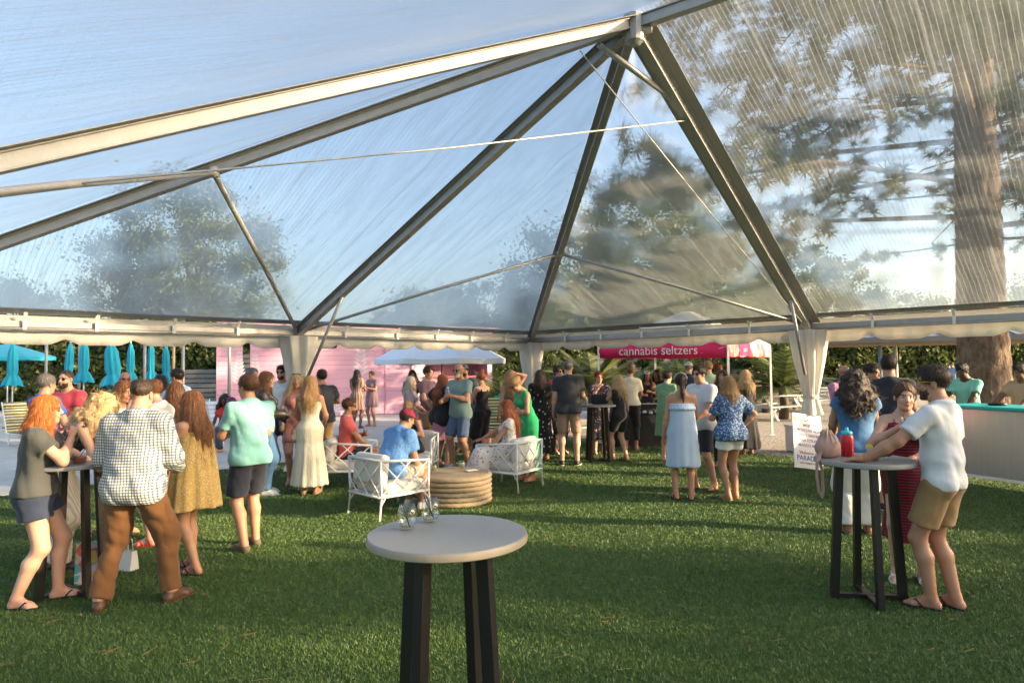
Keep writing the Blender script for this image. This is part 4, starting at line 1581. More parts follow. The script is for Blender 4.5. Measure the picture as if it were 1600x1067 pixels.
class Field:
    """a box of distance samples; primitives are blended in one by one, each only near itself"""

    def __init__(self, lo, hi, res):
        self.lo = np.array(lo, f32)
        self.res = f32(res)
        n = np.maximum(2, np.ceil((np.array(hi) - np.array(lo)) / res).astype(int) + 1)
        self.n = n
        self.ax = [self.lo[i] + np.arange(n[i], dtype=f32) * self.res for i in range(3)]
        self.D = np.full(tuple(n), 0.15, f32)

    def sl(self, lo, hi):
        s = []
        for i in range(3):
            a = int(max(0, math.floor((lo[i] - self.lo[i]) / self.res)))
            b = int(min(self.n[i], math.ceil((hi[i] - self.lo[i]) / self.res) + 1))
            if b <= a: return None
            s.append(slice(a, b))
        return tuple(s)

    def pts(self, s):
        return np.meshgrid(self.ax[0][s[0]], self.ax[1][s[1]], self.ax[2][s[2]], indexing='ij')

    def blend(self, s, d, k, sub=False):
        A = self.D[s]
        if sub:
            h = np.maximum(k - np.abs(A + d), 0) / k if k > 0 else 0
            self.D[s] = np.maximum(A, -d) + (h * h * k * 0.25 if k > 0 else 0)
        else:
            if k > 0:
                h = np.maximum(k - np.abs(A - d), 0) / k
                self.D[s] = np.minimum(A, d) - h * h * k * 0.25
            else:
                self.D[s] = np.minimum(A, d)

    def cone(self, a, b, ra, rb, k=0.03, sub=False, flat=None, fl=1.0):
        """round cone a-b; flat: unit axis squeezed by fl (<1 = thinner along it)"""
        a, b = np.array(a, f32), np.array(b, f32)
        m = max(ra, rb) + max(k, 0.03) + 0.02
        s = self.sl(np.minimum(a, b) - m, np.maximum(a, b) + m)
        if s is None: return
        X, Y, Z = self.pts(s)
        X, Y, Z = X - a[0], Y - a[1], Z - a[2]
        ba = b - a
        L2 = float(ba @ ba) + 1e-9
        h = np.clip((X * ba[0] + Y * ba[1] + Z * ba[2]) / f32(L2), 0, 1)
        X, Y, Z = X - h * ba[0], Y - h * ba[1], Z - h * ba[2]
        sc_ = 1.0
        if flat is not None:
            t = X * flat[0] + Y * flat[1] + Z * flat[2]
            g = t * f32(1.0 / fl - 1.0)
            X, Y, Z = X + g * flat[0], Y + g * flat[1], Z + g * flat[2]
            sc_ = 0.5 + 0.5 * fl
        d = (np.sqrt(X * X + Y * Y + Z * Z) - (ra + (rb - ra) * h)) * f32(sc_)
        self.blend(s, d.astype(f32), k, sub)

    def ell(self, c, r, M=None, k=0.02, sub=False):
        """ellipsoid, axes = columns of M"""
        c = np.array(c, f32)
        m = max(r) + max(k, 0.02) + 0.015
        s = self.sl(c - m, c + m)
        if s is None: return
        X, Y, Z = self.pts(s)
        X, Y, Z = X - c[0], Y - c[1], Z - c[2]
        if M is not None:
            X, Y, Z = (X * M[0, 0] + Y * M[1, 0] + Z * M[2, 0], X * M[0, 1] + Y * M[1, 1] + Z * M[2, 1], X * M[0, 2] + Y * M[1, 2] + Z * M[2, 2])
        k0 = np.sqrt((X / r[0]) ** 2 + (Y / r[1]) ** 2 + (Z / r[2]) ** 2)
        k1 = np.sqrt((X / r[0] ** 2) ** 2 + (Y / r[1] ** 2) ** 2 + (Z / r[2] ** 2) ** 2)
        d = np.where(k1 > 1e-6, k0 * (k0 - 1) / np.maximum(k1, 1e-6), -min(r))
        self.blend(s, d.astype(f32), k, sub)

    def all(self):
        return np.meshgrid(*self.ax, indexing='ij')

    def cut(self, p, n):
        """keep the side of the plane that n points away from"""
        X, Y, Z = self.ax[0][:, None, None], self.ax[1][None, :, None], self.ax[2][None, None, :]
        d = (X - p[0]) * n[0] + (Y - p[1]) * n[1] + (Z - p[2]) * n[2]
        self.D = np.maximum(self.D, d.astype(f32))

    def mesh(self, skip=None):
        """surface nets: one vertex per cell that the surface crosses"""
        D = self.D
        ins = D < 0
        nx, ny, nz = D.shape
        c = np.zeros((nx - 1, ny - 1, nz - 1), np.int8)
        for i in (0, 1):
            for j in (0, 1):
                for k in (0, 1):
                    c += ins[i:nx - 1 + i, j:ny - 1 + j, k:nz - 1 + k]
        act = (c > 0) & (c < 8)
        I, J, K = np.nonzero(act)
        if len(I) == 0: return np.zeros((0, 3)), np.zeros((0, 4), int)
        idx = np.full(act.shape, -1, np.int32)
        idx[I, J, K] = np.arange(len(I))
        val = {}
        for i in (0, 1):
            for j in (0, 1):
                for k in (0, 1):
                    val[i, j, k] = D[I + i, J + j, K + k]
        P = np.zeros((len(I), 3))
        N = np.zeros(len(I))
        for a in val:
            for ax in range(3):
                if a[ax] == 1: continue
                b = list(a); b[ax] = 1; b = tuple(b)
                va, vb = val[a], val[b]
                x = (va < 0) != (vb < 0)
                t = np.where(x, va / np.where(va - vb == 0, 1, va - vb), 0)
                for q in range(3):
                    P[:, q] += np.where(x, a[q] + (t if q == ax else 0), 0)
                N += x
        P /= N[:, None]
        Vx = self.lo + (np.stack([I, J, K], 1) + P) * self.res
        F = []
        for ax in range(3):
            sh = [slice(None)] * 3
            s0, s1 = list(sh), list(sh)
            s0[ax], s1[ax] = slice(0, -1), slice(1, None)
            e = ins[tuple(s0)] != ins[tuple(s1)]
            o1, o2 = (ax + 1) % 3, (ax + 2) % 3
            g = np.nonzero(e)
            G = np.stack(g, 1)
            ok = (G[:, o1] > 0) & (G[:, o2] > 0) & (G[:, o1] < D.shape[o1] - 1) & (G[:, o2] < D.shape[o2] - 1)
            G = G[ok]
            fl = ins[tuple(s0)][G[:, 0], G[:, 1], G[:, 2]]
            q = []
            for d1, d2 in ((-1, -1), (0, -1), (0, 0), (-1, 0)):
                H = G.copy()
                H[:, o1] += d1
                H[:, o2] += d2
                q.append(idx[H[:, 0], H[:, 1], H[:, 2]])
            q = np.stack(q, 1)
            q[~fl] = q[~fl][:, ::-1]
            F.append(q)
        F = np.concatenate(F)
        F = F[(F >= 0).all(1)]
        if skip is not None:
            inb = ((Vx > skip[0]) & (Vx < skip[1])).all(1)
            F = F[~inb[F].all(1)]
        return Vx, F


def rot3(ax, a):
    c, s = math.cos(a), math.sin(a)
    if ax == 'x': return np.array([[1, 0, 0], [0, c, -s], [0, s, c]])
    if ax == 'y': return np.array([[c, 0, s], [0, 1, 0], [-s, 0, c]])
    return np.array([[c, -s, 0], [s, c, 0], [0, 0, 1]])


def unit(v):
    v = np.array(v, float)
    return v / (np.linalg.norm(v) + 1e-9)


def ik(a, t, l1, l2, pole):
    a, t = np.array(a, float), np.array(t, float)
    d = t - a
    L = np.linalg.norm(d)
    if L > (l1 + l2) * 0.995:
        t = a + d / L * (l1 + l2) * 0.995
        d = t - a
        L = np.linalg.norm(d)
    x = (l1 * l1 - l2 * l2 + L * L) / (2 * L)
    h = math.sqrt(max(0, l1 * l1 - x * x))
    u = d / L
    p = np.array(pole, float)
    p = unit(p - u * (p @ u))
    return a + u * x + p * h, t


def wob(X, Y, Z, s, seed):
    """cheap smooth noise, about -1..1"""
    return (np.sin(X * s * 1.0 + 1.7 * np.sin(Y * s * 0.8 + seed) + seed) + np.sin(Y * s * 1.1 + 1.5 * np.sin(Z * s * 0.9 + 2 * seed)) + np.sin(Z * s * 0.95 + 1.6 * np.sin(X * s * 0.7 + 3 * seed))) / 3


ARM = {  # hand target (out, forward, up) and elbow pole, for a 1.75 m person standing
    'down': ((0.27, 0.03, 0.80), (0.3, -1, -0.2)),
    'fwd': ((0.22, 0.20, 0.92), (0.4, -1, -0.4)),
    'hold': ((0.13, 0.33, 1.13), (0.55, -0.5, -0.8)),
    'low': ((0.16, 0.30, 1.02), (0.6, -0.6, -0.7)),
    'chest': ((0.05, 0.25, 1.22), (0.7, -0.2, -0.8)),
    'face': ((0.05, 0.22, 1.42), (0.55, 0.2, -0.9)),
    'hip': ((0.22, 0.02, 1.02), (1, -0.35, 0.1)),
    'pocket': ((0.215, 0.10, 0.90), (0.8, -0.7, 0)),
    'table': ((0.20, 0.42, 1.10), (0.7, -0.2, -0.6)),
    'reach': ((0.18, 0.52, 1.12), (0.6, -0.2, -0.8)),
    'head': ((0.10, 0.00, 1.68), (1, 0.1, 0.25)),
    'cross': ((-0.10, 0.24, 1.14), (0.7, 0.1, -0.7)),
    'lap': ((0.12, 0.36, 0.98), (0.7, -0.3, -0.4)),
    'fold': ((0.02, 0.27, 1.05), (0.7, -0.2, -0.7)),
}

SKIN = {
    'fair': (0.62, 0.36, 0.25), 'light': (0.56, 0.31, 0.205), 'tan': (0.46, 0.24, 0.145), 'olive': (0.38, 0.20, 0.12),
    'brown': (0.17, 0.085, 0.05), 'deep': (0.085, 0.045, 0.028),
}
HAIR = {
    'ginger': ((0.30, 0.075, 0.012), (0.72, 0.25, 0.055)), 'auburn': ((0.14, 0.03, 0.008), (0.42, 0.12, 0.03)),
    'blonde': ((0.34, 0.20, 0.085), (0.76, 0.56, 0.30)), 'honey': ((0.19, 0.095, 0.035), (0.62, 0.38, 0.16)),
    'brown': ((0.040, 0.018, 0.008), (0.17, 0.075, 0.032)), 'chestnut': ((0.070, 0.026, 0.009), (0.30, 0.12, 0.042)), 'dark': ((0.014, 0.009, 0.007), (0.065, 0.037, 0.024)),
    'black': ((0.006, 0.005, 0.005), (0.03, 0.022, 0.018)), 'grey': ((0.10, 0.09, 0.085), (0.34, 0.31, 0.29)),
    'silver': ((0.40, 0.34, 0.26), (0.82, 0.74, 0.60)), 'purple': ((0.06, 0.008, 0.05), (0.22, 0.03, 0.15)),
}
PEOPLE = []
SHORTS = ('short', 'buzz', 'crop', 'fringe', 'thin')


def person(label, px, yf=None, yh=None, D=None, H=None, yaw=0, sex='m', build=1.0, belly=0.0, skin='light', hair='short', hcol='brown',
           top=None, bottom=None, shoes=None, arms=('down', 'down'), lean=0, slean=0, twist=0, head=(0, 0), feet=None, sit=None,
           extras=(), group=None, loc=None, elb=None, sleeve=None, toes=(8, 8), drop=None, hseed=None, z0=0.0, pelv=None):
    """build one person. px: bearing column; yf: row of the feet, or D metres away. yaw 0 = facing away from the camera, 90 = facing left"""
    if D is None: D = depth_of(px, yf)
    if H is None: H = CAM_H - (yh - hor(px)) / FOC * D
    P0 = gp(px, D) if loc is None else Vector(loc)
    seed = (hash_(label) % 997) / 100.0
    root = empty('person', (P0.x, P0.y, z0), R(yaw), label, 'person', group)
    s = H / 1.75
    fem = sex == 'f'
    g = build
    # ---------------- skeleton, local frame: +y forward, +x the person's right
    hipw, shw = (0.088, 0.155) if fem else (0.088, 0.180)
    shw *= (0.75 + 0.25 * g)
    shw, hipw = shw * s, hipw * s * (0.8 + 0.2 * g)
    if feet is None: feet = ((0.10, 0.02), (-0.10, -0.01))
    if sit:
        pel = np.array([0, 0, sit])
    else:
        if drop is None:
            reach = max(math.hypot(f[0] - (0.09 if f[0] > 0 else -0.09), f[1]) for f in feet)
            drop = 0.94 - math.sqrt(max(0.1, 0.865 ** 2 - reach ** 2)) - 0.085 + 0.012
        pel = np.array([0, 0, (0.94 - max(0.0, drop)) * s])
    if pelv: pel = pel + np.array([pelv[0], pelv[1], 0])
    B = rot3('z', R(twist)) @ rot3('x', -R(lean)) @ rot3('y', R(slean))      # chest frame
    Bp = rot3('x', -R(lean * 0.35)) if not sit else rot3('x', -R(lean * 0.15))
    sp = lambda x, y, z: pel + B @ (np.array([x, y, z]) * s)
    waist = pel + (Bp @ np.array([0, 0.0, 0.14])) * s
    W2 = waist - pel
    chest = waist + B @ (np.array([0, 0.005, 0.20]) * s)
    neck0 = waist + B @ (np.array([0, -0.012, 0.392]) * s)
    shR, shL = [waist + B @ (np.array([sx * shw / s, -0.005, 0.330]) * s) for sx in (1, -1)]
    hr, hp = head[0], head[1]
    nk = waist + B @ (np.array([0, 0.012, 0.438]) * s)
    Hm = rot3('z', R(twist + hr)) @ rot3('x', -R(hp)) @ (rot3('x', -R(lean * 0.35)))
    hs = (0.5 + 0.5 * s) * (0.93 if fem else 0.97)      # heads vary less than bodies
    hc = nk + Hm @ (np.array([0, 0.022, 0.115]) * hs)

    def hl(x, y, z):
        return hc + Hm @ (np.array([x, y, z]) * hs)
    # legs
    ankles, knees, hips, fdir = [], [], [], []
    for i, sx in enumerate((1, -1)):
        hp_ = pel + np.array([sx * hipw, 0, -0.03 * s])
        an = np.array([feet[i][0] * s, feet[i][1] * s, (0.085 if len(feet[i]) < 3 else feet[i][2]) * s])
        kn, an = ik(hp_, an, 0.425 * s, 0.425 * s, (sx * (0.12 if not sit else (feet[i][3] if len(feet[i]) > 3 else 0.1)), 1, 0.25 if sit else 0))
        hips.append(hp_); knees.append(kn); ankles.append(an)
        a = -sx * R(toes[i])
        fdir.append(np.array([-math.sin(a), math.cos(a), 0]))
    # arms
    elbows, wrists, hdirs, poses = [], [], [], []
    for i, sx in enumerate((1, -1)):
        pz = arms[i]
        tg, pole = ARM[pz] if isinstance(pz, str) else (pz[0], pz[1] if len(pz) > 1 else (0.5, -0.7, -0.5))
        tg = np.array([sx * tg[0], tg[1], tg[2]]) * s
        pole = np.array([sx * pole[0], pole[1], pole[2]])
        if isinstance(pz, str):
            # targets ride with the chest
            tg = pel + B @ (tg - np.array([0, 0, 0.94 * s])) if not sit else pel + B @ (tg - np.array([0, 0, 0.94 * s]))
            pole = B @ pole
        el, wr = ik((shR, shL)[i], tg, 0.285 * s, 0.25 * s, pole)
        elbows.append(el); wrists.append(wr)
        poses.append(pz if isinstance(pz, str) else (pz[2] if len(pz) > 2 else 'hold'))
    res = min(0.030, max(0.0105, D * 0.00185))
    hres = min(0.018, max(0.0052, D * 0.00105))
    low = D > 18
    LAT = B @ np.array([0, 1, 0.0])
    LATp = Bp @ np.array([0, 1, 0.0])
    rT = 1.0 * g

    def torso(F, e=0.0, lo=True, bust=True, k=0.05, seat=True):
        """chest, waist, pelvis; e inflates"""
        cw = (0.118 if fem else 0.140) * s * rT
        F.cone(chest + B @ np.array([0.055 * s, 0, 0.012 * s]), chest - B @ np.array([0.055 * s, 0, -0.012 * s]), cw * 0.84 + e, cw * 0.84 + e, k, flat=LAT, fl=0.80)
        F.cone(chest, waist, (0.112 if fem else 0.132) * s * rT + e, (0.107 if fem else 0.143) * s * rT + e, k, flat=LAT, fl=0.80)
        F.cone(shR + (chest - shR) * 0.25, shL + (chest - shL) * 0.25, 0.056 * s + e, 0.056 * s + e, k)
        if lo:
            pw = (0.116 if fem else 0.101) * s * rT
            F.cone(waist, pel + np.array([0, 0, 0.02]), (0.107 if fem else 0.143) * s * rT + e, pw + e, k, flat=LATp, fl=0.82)
            F.cone(hips[0] + np.array([-0.01, 0, 0.03]), hips[1] + np.array([0.01, 0, 0.03]), pw * 0.92 + e, pw * 0.92 + e, k, flat=LATp, fl=0.95)
            for hp_ in hips if seat else ():       # seat
                F.ell(hp_ + np.array([0, -0.032 * s, 0.0]), [0.080 * s * g + e] * 3, None, 0.05)
        if fem and bust:
            for sx in (1, -1):
                F.ell(chest + B @ (np.array([sx * 0.068, 0.092 * (0.6 + 0.4 * rT), 0.015]) * s), [0.052 * s * (0.7 + 0.3 * rT) + e] * 3, None, 0.04)
        if belly:
            F.ell(waist + Bp @ (np.array([0, 0.055, -0.02]) * s), [(0.125 + belly * 0.4) * s + e, (0.085 + belly) * s + e, 0.14 * s + e], Bp, 0.07)

    def neckp(F):
        F.cone(neck0 - B @ np.array([0, 0, 0.02]), hl(0, -0.012, -0.05), (0.053 if fem else 0.063) * s, (0.050 if fem else 0.060) * s, 0.03)
        for sh in (shR, shL):
            F.cone(neck0 + B @ np.array([0, -0.015, -0.012]), sh, 0.044 * s, 0.036 * s, 0.06)

    def arm(F, i, e=0.0, upto=2.0, k=0.03, eu=0.0):
        """upto 0..1 along the upper arm, 1..2 along the forearm"""
        sh, el, wr = (shR, shL)[i], elbows[i], wrists[i]
        ga = 0.55 + 0.45 * g
        ru, re, rw = ((0.047, 0.036, 0.024) if fem else (0.054, 0.042, 0.029))
        ru, re, rw = ru * s * ga, re * s * ga, rw * s * (0.8 + 0.2 * g)
        t = min(1, upto)
        F.cone(sh, sh + (el - sh) * t, ru + e, ru + (re - ru) * t + e + eu, k)
        if upto > 1:
            t = upto - 1
            mid = el + (wr - el) * 0.35
            if t > 0.35:
                F.cone(el, mid, re + e, re * 1.03 + e, k)
                F.cone(mid, el + (wr - el) * t, re * 1.03 + e, re + (rw - re) * t + e + eu, k)
            else:
                F.cone(el, el + (wr - el) * t, re + e, re + e, k)

    def legp(F, i, e=0.0, upto=2.0, k=0.03, ef=0.0):
        hp_, kn, an = hips[i], knees[i], ankles[i]
        gl = 0.5 + 0.5 * g
        rt, rk, rc, ra = (0.087, 0.056, 0.053, 0.036) if fem else (0.083, 0.058, 0.056, 0.039)
        rt, rk, rc, ra = [x * s * gl for x in (rt, rk, rc, ra)]
        t = min(1, upto)
        F.cone(hp_, hp_ + (kn - hp_) * t, rt + e, rt + (rk - rt) * t + e + ef, k)
        if upto > 1:
            t = upto - 1
            back = np.array([0, -0.018 * s, 0]) if not sit else np.array([0, 0, 0])
            cf = kn + (an - kn) * 0.32 + back
            F.cone(kn, cf, rk * 0.96 + e, rc + e, k)
            en = kn + (an - kn) * t
            F.cone(cf, en, rc + e, rc + (ra - rc) * t + e + ef, k)

    def foot(F, i, e=0.0, k=0.02):
        an, d = ankles[i], fdir[i]
        up = np.array([0, 0, 1.0])
        b0 = an - up * 0.05 * s - d * 0.030 * s
        b1 = an - up * 0.058 * s + d * 0.115 * s
        b2 = an - up * 0.066 * s + d * 0.165 * s
        F.cone(an, b0, 0.034 * s + e, 0.031 * s + e, k)
        F.cone(an + d * 0.01, b1, 0.032 * s + e, 0.028 * s + e, k)
        F.cone(b0, b1, 0.030 * s + e, 0.027 * s + e, k)
        F.cone(b1 + np.array([d[1], -d[0], 0]) * 0.016 * s, b1 - np.array([d[1], -d[0], 0]) * 0.018 * s, 0.024 * s + e, 0.024 * s + e, k)
        F.cone(b1, b2, 0.026 * s + e, 0.018 * s + e, k)

    def headp(F):
        k = 0.02
        w = 0.93 if fem else 1.0
        F.ell(hl(0, -0.012, 0.035), [0.076 * hs, 0.095 * hs, 0.088 * hs], Hm, k)
        F.ell(hl(0, 0.026, -0.030), [0.061 * hs * w, 0.066 * hs, 0.082 * hs], Hm, 0.03)
        F.cone(hl(0.030 * w, 0.03, -0.085), hl(-0.030 * w, 0.03, -0.085), 0.026 * hs, 0.026 * hs, 0.03)
        F.ell(hl(0, 0.068, -0.100), [0.022 * hs * w, 0.020 * hs, 0.018 * hs], Hm, 0.025)
        F.cone(hl(0.030, 0.078, 0.024), hl(-0.030, 0.078, 0.024), 0.012 * hs, 0.012 * hs, 0.02)
        for sx in (1, -1):
            F.ell(hl(sx * 0.032, 0.092, 0.004), [0.016 * hs, 0.013 * hs, 0.011 * hs], Hm, 0.012, True)
            F.ell(hl(sx * 0.031, 0.070, 0.004), [0.0135 * hs] * 3, Hm, 0.004)
            F.ell(hl(sx * 0.038, 0.062, -0.032), [0.020 * hs, 0.018 * hs, 0.018 * hs], Hm, 0.02)
            F.ell(hl(sx * 0.079, -0.008, -0.008), [0.010 * hs, 0.020 * hs, 0.031 * hs], Hm, 0.008)
        F.cone(hl(0, 0.088, 0.010), hl(0, 0.106, -0.026), 0.008 * hs, 0.0125 * hs, 0.012)
        for sx in (1, -1):
            F.ell(hl(sx * 0.011, 0.094, -0.031), [0.009 * hs] * 3, Hm, 0.006)
        F.ell(hl(0, 0.088, -0.058), [0.024 * hs, 0.010 * hs, 0.0065 * hs], Hm, 0.005)
        F.ell(hl(0, 0.087, -0.070), [0.021 * hs, 0.010 * hs, 0.007 * hs], Hm, 0.005)

    def handf(i):
        """hand frame: origin wrist, fingers dir, palm normal, thumb side"""
        el, wr, pz = elbows[i], wrists[i], poses[i]
        sx = 1 if i == 0 else -1
        d = unit(wr - el)
        if pz in ('down', 'fwd'):
            f = unit(d + np.array([0, 0.10, -0.15])); pn = unit(np.array([-sx, 0.25, 0]))
        elif pz in ('table', 'reach', 'lap'):
            f = unit(d * np.array([1, 1, 0.12])); pn = np.array([0, 0, -1.0])
        elif pz in ('hip', 'pocket'):
            f = unit(np.array([0, 0.15, -1])); pn = unit(np.array([-sx, 0, 0]))
        elif pz == 'head':
            f = unit(hc - wr + np.array([0, 0, 0.12])); pn = unit(hc - wr)
        elif pz == 'face':
            f = unit(d + np.array([-sx * 0.25, 0.05, 0.2])); pn = unit(np.array([-sx * 0.8, -0.35, 0.0]))
        else:
            f = unit(d * np.array([1, 1, 0.5]) + np.array([-sx * 0.15, 0, 0])); pn = unit(np.array([-sx, 0.15, 0.0]))
        pn = unit(pn - f * (pn @ f))
        th = np.cross(pn, f) * (1 if i == 0 else -1)
        # thumb points up / forward
        if pz in ('down', 'fwd', 'hip', 'pocket'):
            if th @ np.array([0, 1.0, 0]) < 0: th = -th
        elif pz in ('table', 'reach', 'lap'):
            if th @ np.array([-sx, 0, 0]) < 0: th = -th
        else:
            if th[2] < 0: th = -th
        return wr, f, pn, th

    def handp(F, i):
        wr, f, pn, th = handf(i)
        q = (0.92 if fem else 1.03) * s
        pz = poses[i]
        curl = {'down': 0.45, 'fwd': 0.5, 'table': 0.10, 'reach': 0.15, 'lap': 0.35, 'hip': 0.35, 'pocket': 0.9, 'head': 0.35}.get(pz, 0.85)
        pt = lambda a, b, c: wr + (f * a + th * b + pn * c) * q
        F.cone(pt(-0.02, 0, 0), pt(0.03, 0, 0), 0.024 * q, 0.026 * q, 0.012)
        for b in (0.024, 0.008, -0.008, -0.023):
            F.cone(pt(0.025, b * 0.6, 0), pt(0.085 - abs(b - 0.005) * 0.2, b, 0.002), 0.0145 * q, 0.0115 * q, 0.010)
        for b, L in ((0.026, 0.068), (0.009, 0.077), (-0.009, 0.071), (-0.025, 0.056)):
            p = pt(0.085 - abs(b - 0.005) * 0.2, b, 0.002)
            a = 0.15 + curl * 0.45
            for seg, fr in enumerate((0.45, 0.32, 0.25)):
                dv = f * math.cos(a) + pn * math.sin(a)
                p2 = p + dv * L * fr * q
                r0 = (0.0098, 0.0088, 0.0078)[seg] * q * (0.9 if b < -0.02 else 1)
                F.cone(p, p2, r0, r0 * 0.9, 0.002)
                p = p2
                a += curl * 1.0
        p0, p1 = pt(0.02, 0.018, 0.006), pt(0.052, 0.045, 0.012 + 0.015 * curl)
        p2 = pt(0.085, 0.050 - 0.012 * curl, 0.018 + 0.030 * curl)
        F.cone(p0, p1, 0.015 * q, 0.0115 * q, 0.008)
        F.cone(p1, p2, 0.0108 * q, 0.009 * q, 0.002)

    allp = np.array([pel, chest, neck0, shR, shL, hc] + ankles + knees + hips + elbows + wrists)
    # ---------------- body mesh
    pad = 0.24
    lo, hi = allp.min(0) - pad, allp.max(0) + pad
    lo[2] = max(lo[2], -0.03)
    lo[2] = -0.03
    F = Field(lo, hi, res)
    torso(F, seat=not (top and top['kind'] == 'dress' and not sit)); neckp(F)
    for i in (0, 1):
        arm(F, i); legp(F, i)
        if not low: foot(F, i)
        else: foot(F, i, 0.004)
    headp(F)
    hb = (hc - 0.165 * hs, hc + 0.165 * hs)
    skip = (hb[0] + 0.03, hb[1] - 0.01)
    Vs, Fs = F.mesh(skip)
    VV, FF = [Vs], [Fs]
    nb = len(Vs)
    Fh = Field(hb[0], hb[1], hres)
    neckp(Fh); headp(Fh)
    vh, fh = Fh.mesh()
    if len(vh):
        VV.append(vh); FF.append(fh + nb); nb += len(vh)
    hand_r = min(0.010, max(0.0048, D * 0.0008))
    for i in (0, 1):
        if poses[i] == 'none': continue
        wr, f, pn, th = handf(i)
        if poses[i] == 'pocket': continue
        c = wr + f * 0.08
        Fd = Field(c - 0.15, c + 0.15, hand_r)
        handp(Fd, i)
        vh, fh = Fd.mesh()
        if len(vh):
            VV.append(vh); FF.append(fh + nb); nb += len(vh)
    Vb, Fb = np.concatenate(VV), np.concatenate(FF)
    me = np_mesh('body', Vb, Fb)
    # lips, eyes, brows as the skin's own colours
    q = (Vb - hc) @ Hm / hs
    tint = np.ones((len(Vb), 4), f32)
    x, y, z = q[:, 0], q[:, 1], q[:, 2]
    sk = np.array(SKIN[skin])
    lipm = (np.abs(x) < 0.026) & (y > 0.078) & (np.abs(z + 0.064) < 0.014 - 0.25 * np.maximum(0, np.abs(x) - 0.008))
    tint[lipm, :3] = (0.84, 0.54, 0.55) if fem else (0.84, 0.66, 0.63)
    for sx in (1, -1):
        er = np.sqrt((x - sx * 0.031) ** 2 + (z - 0.004) ** 2)
        em = (er < 0.0125) & (y > 0.066) & (np.abs(z - 0.004) < 0.0075)
        tint[em, :3] = np.minimum(2.0, np.array([0.70, 0.68, 0.66]) / sk * 0.8)
        em = (er < 0.0068) & (y > 0.066)
        tint[em, :3] = 0.06 / sk * 0.5
        bm_ = (np.abs(x - sx * 0.033) < 0.021) & (np.abs(z - 0.029 + 0.15 * np.abs(np.abs(x) - 0.030)) < 0.0055) & (y > 0.06)
        tint[bm_, :3] = np.array(HAIR[hcol if hcol in HAIR else 'brown'][0]) / sk * 0.8 + 0.12
    ck = np.exp(-(((np.abs(x) - 0.04) / 0.02) ** 2 + ((z + 0.03) / 0.02) ** 2)) * (y > 0.03)
    tint[:, 1] *= 1 - 0.10 * ck
    tint[:, 2] *= 1 - 0.12 * ck
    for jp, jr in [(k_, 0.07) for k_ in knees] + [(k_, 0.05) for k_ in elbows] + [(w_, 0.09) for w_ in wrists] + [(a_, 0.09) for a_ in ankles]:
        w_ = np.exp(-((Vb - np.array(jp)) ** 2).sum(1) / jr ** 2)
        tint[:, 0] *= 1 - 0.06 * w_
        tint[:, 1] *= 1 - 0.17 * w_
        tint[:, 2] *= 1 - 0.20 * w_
    ca = me.attributes.new('tint', 'FLOAT_COLOR', 'POINT')
    ca.data.foreach_set('color', tint.ravel())
    link('body', me, skin_mat('skin_' + skin, SKIN[skin]), root)

    def child(name, F, mat, Fl=None):
        v, f_ = F.mesh()
        if len(f_) == 0: return None
        return link(name, np_mesh(name, v, f_), mat, root)

    def cfield(r=None):
        return Field(lo - 0.05, hi + 0.05, r or res)

    def fold(F, amp, sc_=11.0):
        X, Y, Z = F.all()
        F.D += (amp * wob(X, Y, Z * 0.55, sc_, seed) + amp * 0.9 * (0.5 - 1.6 * np.abs(wob(X * 1.2 + Z * 0.4, Y * 1.2, Z * 0.35, sc_ * 2.0, seed + 3))) + amp * 0.45 * wob(X * 0.5, Y * 0.5, Z * 1.5 + X, sc_ * 2.9, seed + 5)).astype(f32)

    def skirt(F, z0, z1, r0, r1, folds, depth=0.82, sway=(0, 0), k=0.03):
        """flared tube from height z0 down to z1 about the hips"""
        X, Y, Z = F.all()
        t = np.clip((z0 - Z) / (z0 - z1), 0, 1)
        fm = (ankles[0] + ankles[1]) / 2
        cx = pel[0] + (fm[0] - pel[0]) * t * 0.8 + sway[0] * t
        cy = pel[1] + (fm[1] - pel[1]) * t * 0.6 + sway[1] * t
        ax, ay = X - cx, (Y - cy) / depth
        ang_ = np.arctan2(ay, ax)
        rr = r0 + (r1 - r0) * t ** (0.62 if z0 - z1 > 0.6 * s else 0.72)
        HW = hipw - 0.01 + (0.116 if fem else 0.101) * 0.92 * s * rT + 0.012
        hz_ = (Z - pel[2]) / (0.24 * s)
        rr = np.maximum(rr, HW * np.clip(1.02 - np.where(hz_ > 0, hz_ * hz_ * 1.2, hz_ * hz_ * 0.12), 0, 1))
        rr = rr * (1 + t * (folds[1] * np.sin(folds[0] * ang_ + seed + 1.2 * np.sin(ang_ * 2 + seed)) + folds[1] * 0.5 * np.sin((folds[0] * 1.7 + 1) * ang_ + 2 * seed)))
        d = (np.sqrt(ax * ax + ay * ay) - rr) * 0.8
        d = np.maximum(d, np.maximum(Z - z0 - 0.02, z1 + 0.008 * np.sin(3 * ang_ + seed) - Z))
        h = np.maximum(k - np.abs(F.D - d), 0) / k
        F.D = (np.minimum(F.D, d) - h * h * k * 0.25).astype(f32)

    def upper(F, spec):
        e = spec.get('loose', 0.014) * (1 if not fem else 0.9)
        torso(F, e, True, True, 0.06, spec['kind'] != 'dress' if 'kind' in spec else True)
        if spec.get('kind') == 'shirt' and not sit and spec.get('hem', 0.9) < 0.865:
            pw = (0.116 if fem else 0.101) * s * rT
            F.cone(hips[0] + np.array([-0.01, 0, 0.03]), hips[1] + np.array([0.01, 0, 0.03]), pw * 0.92 + e + 0.005, pw * 0.92 + e + 0.005, 0.06, flat=LATp, fl=0.95)
            for hp_ in hips:
                F.ell(hp_ + np.array([0, -0.036 * s, 0.0]), [0.080 * s * g + e + 0.004] * 3, None, 0.06)
        sl_ = spec.get('sleeve', 0.6)
